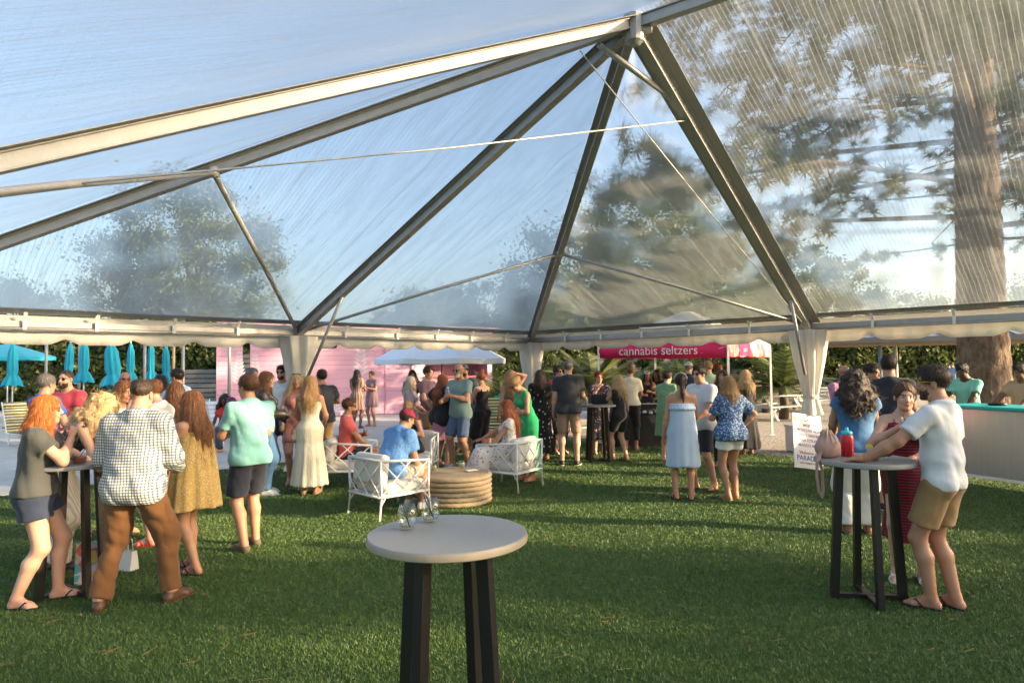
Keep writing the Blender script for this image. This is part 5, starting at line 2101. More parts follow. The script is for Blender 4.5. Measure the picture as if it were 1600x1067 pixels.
        if sl_ > 0:
            for i in (0, 1):
                sh, el, wr = (shR, shL)[i], elbows[i], wrists[i]
                Fa = Field(F.lo, F.lo + (F.n - 1) * F.res, F.res)
                arm(Fa, i, e * 0.8 + 0.005, min(2.0, sl_ + 0.12), 0.03, spec.get('cuff', 0.012))
                if sl_ <= 1: a, d = sh + (el - sh) * sl_, unit(el - sh)
                else: a, d = el + (wr - el) * (sl_ - 1), unit(wr - el)
                Fa.cut(a, d) if sl_ <= 1 else None
                if sl_ > 1:
                    X, Y, Z = Fa.all()
                    dd = (X - a[0]) * d[0] + (Y - a[1]) * d[1] + (Z - a[2]) * d[2]
                    nr = np.sqrt((X - a[0]) ** 2 + (Y - a[1]) ** 2 + (Z - a[2]) ** 2) < 0.10 * s
                    Fa.D = np.where(nr, np.maximum(Fa.D, dd), Fa.D).astype(f32)
                k_ = 0.035
                sl3 = tuple(slice(0, min(q1, q2)) for q1, q2 in zip(F.D.shape, Fa.D.shape))
                A_, B_ = F.D[sl3], Fa.D[sl3]
                h_ = np.maximum(k_ - np.abs(A_ - B_), 0) / k_
                F.D[sl3] = np.minimum(A_, B_) - h_ * h_ * k_ * 0.25
        for sh in (shR, shL):
            if sl_ > 0 or spec.get('straps', 'wide') == 'wide':
                F.cone(neck0 + B @ np.array([0, -0.012, -0.016]), sh, 0.044 * s + e * 0.6 + 0.011, 0.034 * s + e * 0.6 + 0.008, 0.06)
        fold(F, spec.get('fold', 0.006))
        return e

    def neckcut(F, r):
        c = neck0 + B @ np.array([0, 0.035, 0.045]) * s
        F.ell(c, [r * 1.05, r, r * 1.05], B, 0.004, True)

    # ---------------- clothes
    if bottom:
        kind, mat = bottom['kind'], bottom['mat']
        F = cfield()
        e = bottom.get('loose', 0.014)
        if kind in ('shorts', 'pants'):
            L = bottom.get('len', 0.75 if kind == 'shorts' else 1.995)
            pw = (0.116 if fem else 0.101) * s * rT
            F.cone(waist, pel + np.array([0, 0, 0.02]), (0.107 if fem else 0.143) * s * rT + e * 0.3, pw + e * 0.45, 0.04, flat=LATp, fl=0.82)
            F.cone(hips[0], hips[1], pw * 0.92 + e * 0.45, pw * 0.92 + e * 0.45, 0.04, flat=LATp, fl=0.95)
            for hp_ in hips:
                F.ell(hp_ + np.array([0, -0.032 * s, 0.0]), [0.080 * s * g + e * 0.5] * 3, None, 0.05)
            for i in (0, 1):
                legp(F, i, e, L, 0.025, bottom.get('flare', 0.018))
            fold(F, bottom.get('fold', 0.006), 13)
            top_z = pel[2] + 0.115 * s
            if not sit or lean < 25:
                F.cut((0, 0, top_z), (0, 0, 1))
            X, Y, Z = F.all()
            for i in (0, 1):
                hp_, kn, an = hips[i], knees[i], ankles[i]
                if L <= 1: a, d = hp_ + (kn - hp_) * L, unit(kn - hp_)
                else: a, d = kn + (an - kn) * (L - 1), unit(an - kn)
                dd = (X - a[0]) * d[0] + (Y - a[1]) * d[1] + (Z - a[2]) * d[2]
                near = np.sqrt((X - a[0]) ** 2 + (Y - a[1]) ** 2 + (Z - a[2]) ** 2) < 0.19 * s
                F.D = np.where(near, np.maximum(F.D, dd), F.D).astype(f32)
            child('shorts' if kind == 'shorts' else 'trousers', F, mat)
        elif kind == 'skirt':
            z1 = bottom.get('hem', 0.5) * s
            skirt(F, pel[2] + 0.11 * s, z1, 0.14 * s * rT, bottom.get('r', 0.2) * s, bottom.get('folds', (7, 0.07)))
            torso(F, 0.004, True, False); F.cut((0, 0, pel[2] + 0.12 * s), (0, 0, 1))
            child('skirt', F, mat)
    if top:
        mat = top['mat']
        kind = top['kind']
        F = cfield()
        e = upper(F, top)
        sl_ = top.get('sleeve', 0.6)
        nm = {'dress': 'dress', 'romper': 'romper'}.get(kind, top.get('name', 'shirt'))
        if kind in ('dress',):
            if sit:
                for i in (0, 1):
                    legp(F, i, 0.035, top.get('len', 1.2), 0.16, 0.03)
                if top.get('len', 1.2) > 1:
                    kn = (knees[0] + knees[1]) / 2
                    for q_ in (-0.8, -0.3, 0.3, 0.8):
                        kk = kn + (knees[0] - knees[1]) * q_ * 0.7
                        aa = (ankles[0] + ankles[1]) / 2 + (knees[0] - knees[1]) * q_ * 1.1
                        F.cone(kk, kk + (aa - kk) * (top['len'] - 1), 0.085 * s, 0.085 * s, 0.06)
                fold(F, 0.010, 16)
            else:
                z1 = top.get('hem', 0.5) * s
                skirt(F, waist[2] + (-0.02 if top.get('waist', 1) else 0.25) * s, z1, (0.112 if top.get('waist', 1) else 0.15) * s * rT, top.get('r', 0.24) * s, top.get('folds', (8, 0.08)))
        if kind == 'romper':
            for i in (0, 1):
                legp(F, i, 0.016, top.get('len', 0.5), 0.03, 0.02)
        if kind in ('shirt', 'tank'):
            hz = top.get('hem', 0.88)
            if not sit:
                F.cut((0, 0, pel[2] + (hz - 0.94) * s), (0, 0, -1))
            else:
                c = pel + np.array([0, 0, -0.03])
                F.cut(c + np.array([0, 0, -0.03]), (0, 0, -1))
        nt_ = top.get('neck', 0.070 if top.get('collar') else 0.080)
        if top.get('straps', 'wide') in ('thin', 'none'):
            zc = waist + B @ (np.array([0, 0, top.get('line', 0.30)]) * s)
            nrm_ = unit(B @ np.array([0, -0.25 if top['straps'] == 'thin' else 0.0, 1]))
            F.cut(zc, nrm_)
            if top['straps'] == 'thin':
                for sx in (1, -1):
                    p = waist + B @ (np.array([sx * 0.085, -0.085 * rT, 0.27]) * s)
                    p2 = waist + B @ (np.array([sx * 0.09, -0.02, 0.415]) * s)
                    p3 = waist + B @ (np.array([sx * 0.08, 0.10 * rT, 0.29]) * s)
                    F.cone(p, p2, max(0.007, res * 0.6), max(0.007, res * 0.6), 0.005)
                    F.cone(p2, p3, max(0.007, res * 0.6), max(0.007, res * 0.6), 0.005)
        else:
            neckcut(F, nt_ * s)
        if top.get('backless'):
            F.ell(waist + B @ (np.array([0, -0.16, 0.27]) * s), [0.085 * s, 0.12 * s, 0.11 * s], B, 0.004, True)
        if top.get('collar'):
            c = neck0 + B @ np.array([0, 0.0, 0.012]) * s
            for q_ in range(16):
                a0, a1 = q_ / 16 * 6.283, (q_ + 1) / 16 * 6.283
                rr = 0.070 * s
                pp = lambda a: c + B @ np.array([rr * math.cos(a), rr * math.sin(a) * 1.02, 0.010 * s - 0.028 * s * max(0, math.sin(a))])
                F.cone(pp(a0), pp(a1), 0.015 * s, 0.015 * s, 0.015)
        child(nm, F, mat)
    for L in top.get('layers', ()) if top else ():
        F = cfield()
        upper(F, dict(L, fold=0.007))
        F.cut((0, 0, pel[2] + (L.get('hem', 0.9) - 0.94) * s), (0, 0, -1))
        neckcut(F, L.get('neck', 0.1) * s)
        if L.get('open'):      # open front
            X, Y, Z = F.all()
            fr = ((pel[0] - X) * 0 + np.abs(X - chest[0]) - 0.06 * s)
            F.D = np.where((Y > chest[1]), np.maximum(F.D, -fr), F.D).astype(f32)
        child(L.get('name', 'jacket'), F, L['mat'])

    # ---------------- hair
    def hairf():
        if hair in (None, 'bald', 'cap'): return
        m = hair_mat('hair_' + hcol, *HAIR[hcol])
        hb_lo, hb_hi = hc - 0.17 * hs, hc + 0.19 * hs
        longs = {'long': 0.36, 'mid': 0.24, 'bob': 0.17, 'vlong': 0.52, 'curly': 0.30, 'wavy': 0.42}
        if hair in longs:
            hb_lo = hb_lo - np.array([0.10, 0.14, longs[hair] + 0.08])
            hb_hi = hb_hi + np.array([0.10, 0.04, 0.03])
        if hair == 'pony':
            hb_lo = hb_lo - np.array([0.04, 0.12, 0.30])
        if hair in ('bun', 'topbun'):
            hb_lo, hb_hi = hb_lo - 0.06, hb_hi + 0.08
        if hair == 'curly':
            hb_lo, hb_hi = hb_lo - 0.05, hb_hi + 0.05
        r_ = min(0.02, max(0.0065, D * 0.0013))
        F = Field(hb_lo, hb_hi, r_)
        th = {'short': 0.011, 'buzz': 0.004, 'crop': 0.008, 'fringe': 0.016, 'thin': 0.005}.get(hair, 0.013)
        if hair == 'curly': th = 0.035
        F.ell(hl(0, -0.018, 0.046 if hair in SHORTS else 0.040), [(0.0755 + th) * hs, (0.0935 + th) * hs, (0.0845 + th * 1.1) * hs], Hm, 0.0)
        if hair in ('short', 'fringe'):
            F.ell(hl(0.01, 0.035, 0.104), [0.058 * hs, 0.050 * hs, 0.026 * hs], Hm, 0.02)
        # face opening
        F.ell(hl(0, 0.112, -0.048), [0.074 * hs, 0.095 * hs, 0.124 * hs], Hm, 0.012, True)
        if hair in ('short', 'buzz', 'crop', 'fringe', 'thin', 'bun', 'topbun', 'pony'):
            F.ell(hl(0, 0.05, -0.13), [0.13 * hs, 0.12 * hs, 0.125 * hs], Hm, 0.012, True)
            F.ell(hl(0.098, 0.0, -0.035), [0.04 * hs, 0.036 * hs, 0.045 * hs], Hm, 0.006, True)
            F.ell(hl(-0.098, 0.0, -0.035), [0.04 * hs, 0.036 * hs, 0.045 * hs], Hm, 0.006, True)
            n_ = unit(Hm @ np.array([0, 0.25, -1.0]))
            F.cut(hl(0, -0.08, -0.085), n_)
        if hair == 'thin':
            F.ell(hl(0, 0.0, 0.135), [0.06 * hs, 0.075 * hs, 0.035 * hs], Hm, 0.01, True)
        back = Hm @ np.array([0, -1, 0.0])
        bk = B @ np.array([0, -1, 0.0])
        rt = Hm @ np.array([1.0, 0, 0])
        if hair in longs:
            L = longs[hair] * hs
            rr = np.random.default_rng(int(seed * 100))
            ns = 11 if hair != 'bob' else 9
            curl = hair in ('curly', 'wavy')
            for q_ in range(ns):
                a = (q_ / (ns - 1) - 0.5) * math.pi * 1.22
                rad = 0.080 if hair != 'curly' else 0.105
                p0 = hl(math.sin(a) * rad * 0.9, -math.cos(a) * 0.088 - 0.01, 0.03)
                p1 = hl(math.sin(a) * (rad + 0.006), -math.cos(a) * 0.095 - 0.014, -0.07)
                spread = 1.0 + (0.32 if curl else 0.12)
                down = np.array([0, 0, -1.0]) * 0.75 + (B @ np.array([0, 0, -1.0])) * 0.25
                off = rt * math.sin(a) * rad * (spread - 1 + 0.25) + bk * (0.030 if hair == 'bob' else 0.062) * max(0, math.cos(a) + 0.3)
                ll = L * (0.86 + 0.22 * rr.random()) * (1 - 0.22 * abs(math.sin(a)))
                p2 = p1 + unit(down) * ll * 0.5 * hs + off
                p3 = p1 + unit(down) * ll + off * 1.1 + rt * 0.02 * (rr.random() - 0.5)
                w_ = 0.029 if hair != 'curly' else 0.045
                F.cone(p0, p1, w_ * hs, w_ * hs, 0.022)
                F.cone(p1, p2, w_ * hs, w_ * 1.0 * hs, 0.022)
                F.cone(p2, p3, w_ * 1.0 * hs, w_ * 0.45 * hs, 0.018)
        if hair == 'pony':
            p = hl(0, -0.115, 0.045)
            F.ell(p, [0.03 * hs] * 3, None, 0.01)
            p1 = p + back * 0.045 + np.array([0, 0, -0.05])
            p2 = p1 + np.array([0, 0, -0.14]) - back * 0.005
            p3 = p2 + np.array([0.01, 0, -0.13])
            F.cone(p, p1, 0.022 * hs, 0.032 * hs, 0.01)
            F.cone(p1, p2, 0.033 * hs, 0.030 * hs, 0.012)
            F.cone(p2, p3, 0.030 * hs, 0.010 * hs, 0.012)
        if hair == 'bun': F.ell(hl(0, -0.115, 0.055), [0.045 * hs, 0.04 * hs, 0.045 * hs], Hm, 0.012)
        if hair == 'topbun': F.ell(hl(0, -0.045, 0.155), [0.045 * hs, 0.045 * hs, 0.045 * hs], Hm, 0.012)
        X, Y, Z = F.all()
        a_ = np.arctan2(X - hc[0], -(Y - hc[1]))
        if hair == 'curly':
            F.D += (0.016 * wob(X, Y, Z, 62, seed) + 0.008 * wob(X + Y, Y - X, Z, 120, seed + 1)).astype(f32)
        else:
            am = 0.0022 if hair not in SHORTS else 0.0010
            kw = 3.0 if hair == 'wavy' else 0.8
            F.D += (am * np.sin(17 * a_ + kw * np.sin(Z * 34 + seed) + seed) + am * 0.9 * np.sin(31 * a_ + 1.3 * kw * np.sin(Z * 22 + 2 * seed)) + (0.010 if hair == 'wavy' else 0.004) * wob(X, Y, Z * 0.8, 38, seed)).astype(f32)
        v, f_ = F.mesh()
        if len(f_) == 0: return
        # loose strands lifted off the surface
        ns_ = int(np.clip(15000 / D, 200, 2800)) if hair not in ('buzz', 'thin') else int(2500 / D)
        rr = np.random.default_rng(int(seed * 100) + 5)
        pick = rr.integers(0, len(v), ns_)
        P = v[pick]
        gi = np.clip(((P - F.lo) / F.res).astype(int), 1, np.array(F.D.shape) - 2)
        N_ = np.stack([F.D[tuple((gi + o).T)] - F.D[tuple((gi - o).T)] for o in np.eye(3, dtype=int)], 1)
        N_ /= np.linalg.norm(N_, axis=1)[:, None] + 1e-9
        short_ = hair in SHORTS
        flow = np.tile(np.array([0, 0, -1.0]), (ns_, 1))
        if short_ or hair in ('bun', 'topbun', 'pony'):
            rel = (P - hc)
            flow = np.cross(np.cross(rel, np.tile(Hm @ np.array([0.3, -1.0, 0.2]), (ns_, 1))), rel)
        flow = flow + rr.normal(size=(ns_, 3)) * (0.45 if short_ else (0.9 if hair == 'curly' else 0.22))
        flow -= N_ * (flow * N_).sum(1)[:, None] * 0.9
        flow /= np.linalg.norm(flow, axis=1)[:, None] + 1e-9
        Ls = ((0.022 + 0.02 * rr.random(ns_)) if short_ or hair in ('bun', 'topbun', 'pony') else (0.06 + 0.10 * rr.random(ns_)))[:, None] * hs
        sd_ = np.cross(flow, N_)
        sd_ /= np.linalg.norm(sd_, axis=1)[:, None] + 1e-9
        wd = max(0.0009, D * 0.00019)
        sv, sf = [], []
        nst = 4
        ph = rr.random(ns_)[:, None] * 6.28
        lift = (0.10 + 0.22 * rr.random(ns_)[:, None]) * (1.5 if short_ else (0.4 if hair in ('bun', 'topbun', 'pony') else 1.0))
        for j_ in range(nst):
            t_ = j_ / (nst - 1)
            c_ = P - N_ * 0.003 + flow * Ls * t_ + N_ * Ls * lift * math.sin(t_ * 2.2) + sd_ * Ls * (0.10 if hair not in ('curly', 'wavy') else 0.25) * np.sin(ph + t_ * 4)
            ww = wd * (1 - 0.75 * t_)
            sv += [c_ + sd_ * ww, c_ - sd_ * ww]
        SV = np.stack(sv, 1).reshape(-1, 3)
        base = np.arange(ns_)[:, None] * (2 * nst) + len(v)
        SF = np.concatenate([np.concatenate([base + 2 * j_, base + 2 * j_ + 1, base + 2 * j_ + 3, base + 2 * j_ + 2], 1) for j_ in range(nst - 1)])
        link('hair', np_mesh('hair', np.concatenate([v, SV]), np.concatenate([f_, SF])), m, root)
    hairf()

    # ---------------- shoes
    if shoes and not low:
        kind, mat = shoes
        for i in (0, 1):
            an, d = ankles[i], fdir[i]
            sd = np.array([d[1], -d[0], 0])
            zb = an[2] - 0.085 * s
            sh_ = None
            if kind in ('sneaker', 'boat', 'shoe'):
                r_ = max(0.008, res * 0.75)
                F = Field(an - np.array([0.24, 0.26, 0.11]) * s, an + np.array([0.24, 0.26, 0.11]) * s, r_)
                foot(F, i, 0.009, 0.02)
                F.cut((0, 0, an[2] + (0.0 if kind != 'boat' else -0.022) * s), (0, 0, 1))
                F.cut((0, 0, zb + 0.004), (0, 0, -1))
                sh_ = child('shoe', F, mat)
            sole = MB()
            ring = []
            for t_, w_ in ((-0.066, 0.012), (-0.055, 0.028), (-0.02, 0.034), (0.04, 0.036), (0.10, 0.043), (0.14, 0.043), (0.175, 0.032), (0.192, 0.012)):
                ring.append((t_, w_))
            pts_ = [(t_, w_) for t_, w_ in ring] + [(t_, -w_) for t_, w_ in ring[::-1]]
            th_ = 0.016 if kind not in ('wedge',) else 0.035
            k_ = 1.08 if kind in ('sneaker', 'boat', 'shoe') else 1.0
            vs = []
            for zz in (0.001, th_):
                for t_, w_ in pts_:
                    p = np.array([an[0], an[1], 0]) + d * t_ * s * k_ + sd * w_ * s * k_
                    vs.append((p[0], p[1], zb + zz))
            n_ = len(pts_)
            fs = [tuple(range(n_))[::-1], tuple(range(n_, 2 * n_))] + [(k2, (k2 + 1) % n_, n_ + (k2 + 1) % n_, n_ + k2) for k2 in range(n_)]
            sole.add(vs, fs)
            if kind in ('flip', 'sandal', 'wedge'):
                o0 = np.array([an[0], an[1], zb])
                tp = o0 + d * 0.145 * s + np.array([0, 0, 0.030]) * s
                for sg in (1, -1):
                    b_ = o0 + d * 0.055 * s + sd * sg * 0.037 * s + np.array([0, 0, 0.02])
                    mid_ = o0 + d * 0.095 * s + sd * sg * 0.026 * s + np.array([0, 0, 0.062]) * s
                    sole.tube([b_, mid_, tp], 0.007, 6)
                if kind != 'flip':
                    arc = [o0 + d * -0.02 * s + sd * math.cos(a) * 0.040 * s + d * abs(math.sin(a)) * 0.03 + np.array([0, 0, 0.03 + 0.075 * math.sin(a)]) * s for a in [k2 * math.pi / 6 for k2 in range(7)]]
                    sole.tube(arc, 0.008, 6)
                    arc = [o0 + d * 0.12 * s + sd * math.cos(a) * 0.044 * s + np.array([0, 0, 0.012 + 0.048 * math.sin(a)]) * s for a in [k2 * math.pi / 6 for k2 in range(7)]]
                    sole.tube(arc, 0.010, 6)
            so = MATS.get('sole_white') if kind in ('sneaker',) else mat
            sole.build('sole' if kind in ('sneaker', 'boat', 'shoe') else 'sandal', so or mat, sh_ if kind in ('sneaker', 'boat', 'shoe') and sh_ is not None else root)

    # ---------------- extras: sunglasses, beard, cap, headband
    Hq = Matrix([list(r_) for r_ in Hm])
    for ex in extras:
        nm, col = ex[0], (ex[1] if len(ex) > 1 else (0.01, 0.01, 0.01))
        if nm in ('shades', 'glasses', 'shades_up'):
            mb = MB()
            dz, dy = (0.005, 0.0) if nm != 'shades_up' else (0.105, -0.045)
            for sx in (1, -1):
                vs = []
                for yy in (0.090, 0.097):
                    for k2 in range(10):
                        a = k2 * 0.6283
                        vs.append(hl(sx * 0.034 + 0.028 * math.cos(a), yy + dy - 0.010 * abs(math.cos(a) * sx + 0.0), dz + 0.021 * math.sin(a)))
                if nm == 'glasses':
                    fs = [(k2, (k2 + 1) % 10, 10 + (k2 + 1) % 10, 10 + k2) for k2 in range(10)]
                else:
                    fs = [tuple(range(10)), tuple(range(10, 20))[::-1]] + [(k2, (k2 + 1) % 10, 10 + (k2 + 1) % 10, 10 + k2) for k2 in range(10)]
                mb.add(vs, fs)
                mb.tube([hl(sx * 0.058, 0.088 + dy, dz + 0.010), hl(sx * 0.079, 0.055 + dy, dz + 0.012), hl(sx * 0.084, -0.01 + dy, dz + 0.006)], 0.0038, 5)
            mb.tube([hl(0.012, 0.094 + dy, dz + 0.008), hl(-0.012, 0.094 + dy, dz + 0.008)], 0.004, 5)
            mb.build('sunglasses' if nm != 'glasses' else 'eyeglasses', solid('shade_%02d%02d' % (int(col[0] * 99), int(col[1] * 99)), col, 0.15, 0, 0.0, 6, 0), root)
        elif nm == 'beard':
            F = Field(hc - 0.15 * hs, hc + 0.10 * hs, max(0.006, hres))
            F.ell(hl(0, 0.028, -0.036), [0.0635 * hs, 0.068 * hs, 0.084 * hs], Hm, 0.02)
            F.cone(hl(0.030, 0.032, -0.087), hl(-0.030, 0.032, -0.087), 0.0275 * hs, 0.0275 * hs, 0.03)
            F.ell(hl(0, 0.069, -0.102), [0.025 * hs, 0.022 * hs, 0.022 * hs], Hm, 0.02)
            F.ell(hl(0, 0.105, 0.020), [0.070 * hs, 0.080 * hs, 0.074 * hs], Hm, 0.01, True)
            F.ell(hl(0, 0.105, -0.066), [0.020 * hs, 0.030 * hs, 0.010 * hs], Hm, 0.004, True)
            F.cut(hl(0, 0, -0.025), unit(Hm @ np.array([0, 0.2, 1.0])))
            F.cut(hl(0, 0.004, -0.02), unit(Hm @ np.array([0, -1.0, 0.35])))
            X, Y, Z = F.all()
            F.D += (0.0025 * wob(X, Y, Z, 150, seed)).astype(f32)
            child('beard', F, hair_mat('hair_' + (ex[1] if len(ex) > 1 else hcol), *HAIR[ex[1] if len(ex) > 1 else hcol]))
        elif nm in ('cap', 'cap_back'):
            sg = 1 if nm == 'cap' else -1
            F = Field(hc - 0.22 * hs, hc + 0.22 * hs, max(0.007, hres))
            F.ell(hl(0, -0.014, 0.048), [0.092 * hs, 0.110 * hs, 0.098 * hs], Hm, 0.0)
            F.cut(hl(0, 0, 0.045), unit(Hm @ np.array([0, -0.10 * sg, -1.0])))
            F.ell(hl(0, sg * 0.125 - 0.01, 0.046), [0.070 * hs, 0.072 * hs, 0.010 * hs], Hm, 0.006)
            child('cap', F, cloth('cap_%02d%02d%02d' % tuple(int(c_ * 99) for c_ in col), col))
        elif nm == 'band':
            arc = [hl(0.092 * math.cos(a), 0.01 - 0.02 * math.sin(a), 0.035 + 0.102 * math.sin(a)) for a in [k2 * math.pi / 10 for k2 in range(11)]]
            MB().tube(arc, 0.010, 6).build('headband', cloth('band_%02d%02d' % (int(col[0] * 99), int(col[1] * 99)), col), root, True)
    # grips for things held, in world space
    Mw = Matrix.Translation(root.location) @ Matrix.Rotation(R(yaw), 4, 'Z')
    grips = []
    for i in (0, 1):
        wr, f, pn, th = handf(i)
        gpnt = wr + (f * 0.075 + pn * 0.035 + th * 0.01) * s
        grips.append(Mw @ Vector(gpnt))
    out_ = dict(root=root, grips=grips, M=Mw, hc=Mw @ Vector(hc), pel=Mw @ Vector(pel), wr=[Mw @ Vector(w_) for w_ in wrists], el=[Mw @ Vector(w_) for w_ in elbows], chest=Mw @ Vector(chest), waist=Mw @ Vector(waist), H=Hm, s=s, B=B)
    PEOPLE.append(out_)
    return out_


def hash_(t):
    h = 7
    for ch in t: h = (h * 131 + ord(ch)) % 1000003
    return h

# ================================================================ FURNITURE AND PROPS
CONC = solid('grey_tabletop', (0.25, 0.25, 0.24), 0.48, 0, 0.16, 4, 0.25, 35)
EDGE = solid('table_edge', (0.36, 0.30, 0.22), 0.6, 0, 0.15, 9, 0.3, 40)
STEEL = solid('black_steel', (0.016, 0.014, 0.013), 0.38, 0.1, 0.3, 7, 0.15, 60)
TH = 1.067


def bar_table(loc, rz, label, edge=None, r=0.355):
    root = empty('bar_table', loc, rz, label, 'bar table', 'tall round bar tables')
    MB().lathe([(0.0, TH - 0.038), (r - 0.006, TH - 0.038), (r - 0.001, TH - 0.034), (r, TH - 0.03), (r, TH - 0.006), (r - 0.002, TH - 0.002), (r - 0.006, TH), (0.0, TH)], 72).build('tabletop', CONC, root)
    MB().lathe([(r + 0.0015, TH - 0.033), (r + 0.0025, TH - 0.030), (r + 0.0025, TH - 0.008), (r + 0.0015, TH - 0.005)], 72, close=True).build('edge_band', edge or EDGE, root, True)
    for k in range(4):
        a = math.pi / 4 + k * math.pi / 2
        d = Vector((math.cos(a), math.sin(a), 0))
        MB().bar(d * 0.245 + Vector((0, 0, 0.0)), d * 0.185 + Vector((0, 0, TH - 0.05)), 0.048, 0.062, up=d).build('leg', STEEL, root, bevel=0.003)
    for k in range(2):
        a = math.pi / 4 + k * math.pi / 2
        d = Vector((math.cos(a), math.sin(a), 0))
        MB().bar(d * 0.225 + Vector((0, 0, 0.028 + 0.0 * k)), -d * 0.225 + Vector((0, 0, 0.028)), 0.05, 0.022 + 0.004 * k).build('base_bar', STEEL, root)
    MB().lathe([(0.0, TH - 0.046), (0.20, TH - 0.046), (0.20, TH - 0.0385), (0.0, TH - 0.0385)], 24).build('mounting_plate', STEEL, root)
    return root


T1 = gp(697, 3.00)
T2 = gp(1345, 5.15)
T3 = gp(118, 5.50)
T4 = gp(932, 12.7)
bar_table(T1, 0.30, 'grey round bar table alone in the foreground with two empty glasses')
bar_table(T2, 0.62, 'grey round bar table under the pink bag and red bottle', solid('grey_edge', (0.30, 0.29, 0.27), 0.55))
bar_table(T3, 0.2, 'grey round bar table between the redhead and the checked shirt man', solid('grey_edge', (0.30, 0.29, 0.27), 0.55))
bar_table(T4, 0.1, 'grey round bar table beside the man in the dark grey t-shirt', solid('grey_edge', (0.30, 0.29, 0.27), 0.55))

GLASS = glass_mat('clear_glass')
ICE = glass_mat('melting_ice', (0.9, 0.93, 0.95))


def drink_mat(name, col, alpha=0.55):
    if name in MATS: return MATS[name]
    m, nt, b, out = new_mat(name)
    nt.nodes.remove(b)
    tr = nt.nodes.new('ShaderNodeBsdfTransparent')
    tr.inputs[0].default_value = rgb(col)
    df = nt.nodes.new('ShaderNodeBsdfDiffuse')
    df.inputs[0].default_value = rgb(col)
    mx = nd(nt, 'ShaderNodeMixShader')
    mx.inputs[0].default_value = alpha
    nt.links.new(tr.outputs[0], mx.inputs[1])
    nt.links.new(df.outputs[0], mx.inputs[2])
    nt.links.new(mx.outputs[0], out.inputs[0])
    MATS[name] = m
    return m


def goblet(loc, label, liquid=None, fill=0.0, lemon=True, straw=0.3, scale=1.0, cat='glass'):
    """stemless tumbler with straw"""
    root = empty('stemless_glass', loc, random.random() * 6, label, cat)
    root.scale = (scale, scale, scale)
    prof = [(0.0, 0.004), (0.026, 0.004), (0.034, 0.012), (0.043, 0.035), (0.046, 0.055), (0.043, 0.082), (0.036, 0.112), (0.0345, 0.112), (0.0415, 0.082), (0.0445, 0.055), (0.0415, 0.036), (0.032, 0.016), (0.0, 0.010)]
    MB().lathe(prof, 28).build('bowl', GLASS, root, True)
    if liquid is not None:
        z = 0.012 + fill * 0.09
        MB().lathe([(0.0, 0.012), (0.030, 0.016), (0.0405, 0.037), (0.0435, 0.055), (0.041 if z > 0.08 else 0.0435, max(0.056, z)), (0.0, max(0.056, z))], 24).build('drink', liquid, root, True)
    if lemon:
        MB().lathe([(0.0, 0), (0.017, 0), (0.019, 0.004), (0.017, 0.008), (0.0, 0.008)], 16, (0.012, 0.006, 0.016)).build('lemon_slice', solid('lemon', (0.75, 0.55, 0.08), 0.5), root, True)
    MB().tube([(-0.018, 0, 0.014), (0.02, 0.008, 0.10), (0.032, 0.012, 0.135)], 0.0028, 6).build('straw', BLACKM, root, True)
    for k in range(3):
        MB().box((0.012 * math.cos(k * 2.1), 0.014 * math.sin(k * 2.1), 0.026 + 0.004 * k), (0.017, 0.017, 0.015), M=Matrix.Rotation(k * 0.7, 3, (0.3, 1, 0.5))).build('ice_cube', ICE, root)
    return root


def on_table(T, px, D, z=TH):
    p = gp(px, D)
    return (p.x, p.y, z + 0.001)


goblet(on_table(T1, 635, 3.05), 'nearly empty stemless glass at the left rim of the foreground table')
goblet(on_table(T1, 671, 3.19), 'empty stemless glass with straw, right of its twin on the foreground table')
AMBER = drink_mat('amber_drink', (0.62, 0.30, 0.14))
ORANGE = drink_mat('orange_drink', (0.80, 0.22, 0.04), 0.8)
PALE = drink_mat('pale_drink', (0.80, 0.78, 0.60), 0.35)
MILK = drink_mat('cloudy_drink', (0.75, 0.70, 0.52), 0.7)


def tumbler(loc, label, mat, fill=0.75, h=0.10, r=0.038, straw=True, lemon=False, name='plastic_cup', cat='cup'):
    root = empty(name, loc, random.random() * 6, label, cat)
    MB().lathe([(0.0, 0.003), (r * 0.82, 0.003), (r, h), (r * 0.965, h), (r * 0.79, 0.007), (0.0, 0.007)], 24).build('wall', GLASS, root, True)
    if mat is not None:
        MB().lathe([(0.0, 0.008), (r * 0.78, 0.008), (r * (0.78 + 0.17 * fill), 0.008 + (h - 0.012) * fill), (0.0, 0.008 + (h - 0.012) * fill)], 20).build('drink', mat, root, True)
    if straw: MB().tube([(-r * 0.5, 0, 0.01), (r * 0.9, 0.004, h + 0.045)], 0.0028, 6).build('straw', BLACKM, root, True)
    if lemon:
        mb = MB()
        M_ = Matrix.Rotation(R(75), 3, 'X')
        vs = [M_ @ Vector((0.026 * math.cos(a), 0.026 * math.sin(a), z)) + Vector((-r * 0.7, 0, h)) for z in (0, 0.006) for a in [k * 0.5236 for k in range(12)]]
        mb.add(vs, [tuple(range(12))[::-1], tuple(range(12, 24))] + [(k, (k + 1) % 12, 12 + (k + 1) % 12, 12 + k) for k in range(12)])
        mb.build('lemon_slice', solid('lemon', (0.75, 0.55, 0.08), 0.5), root)
    return root


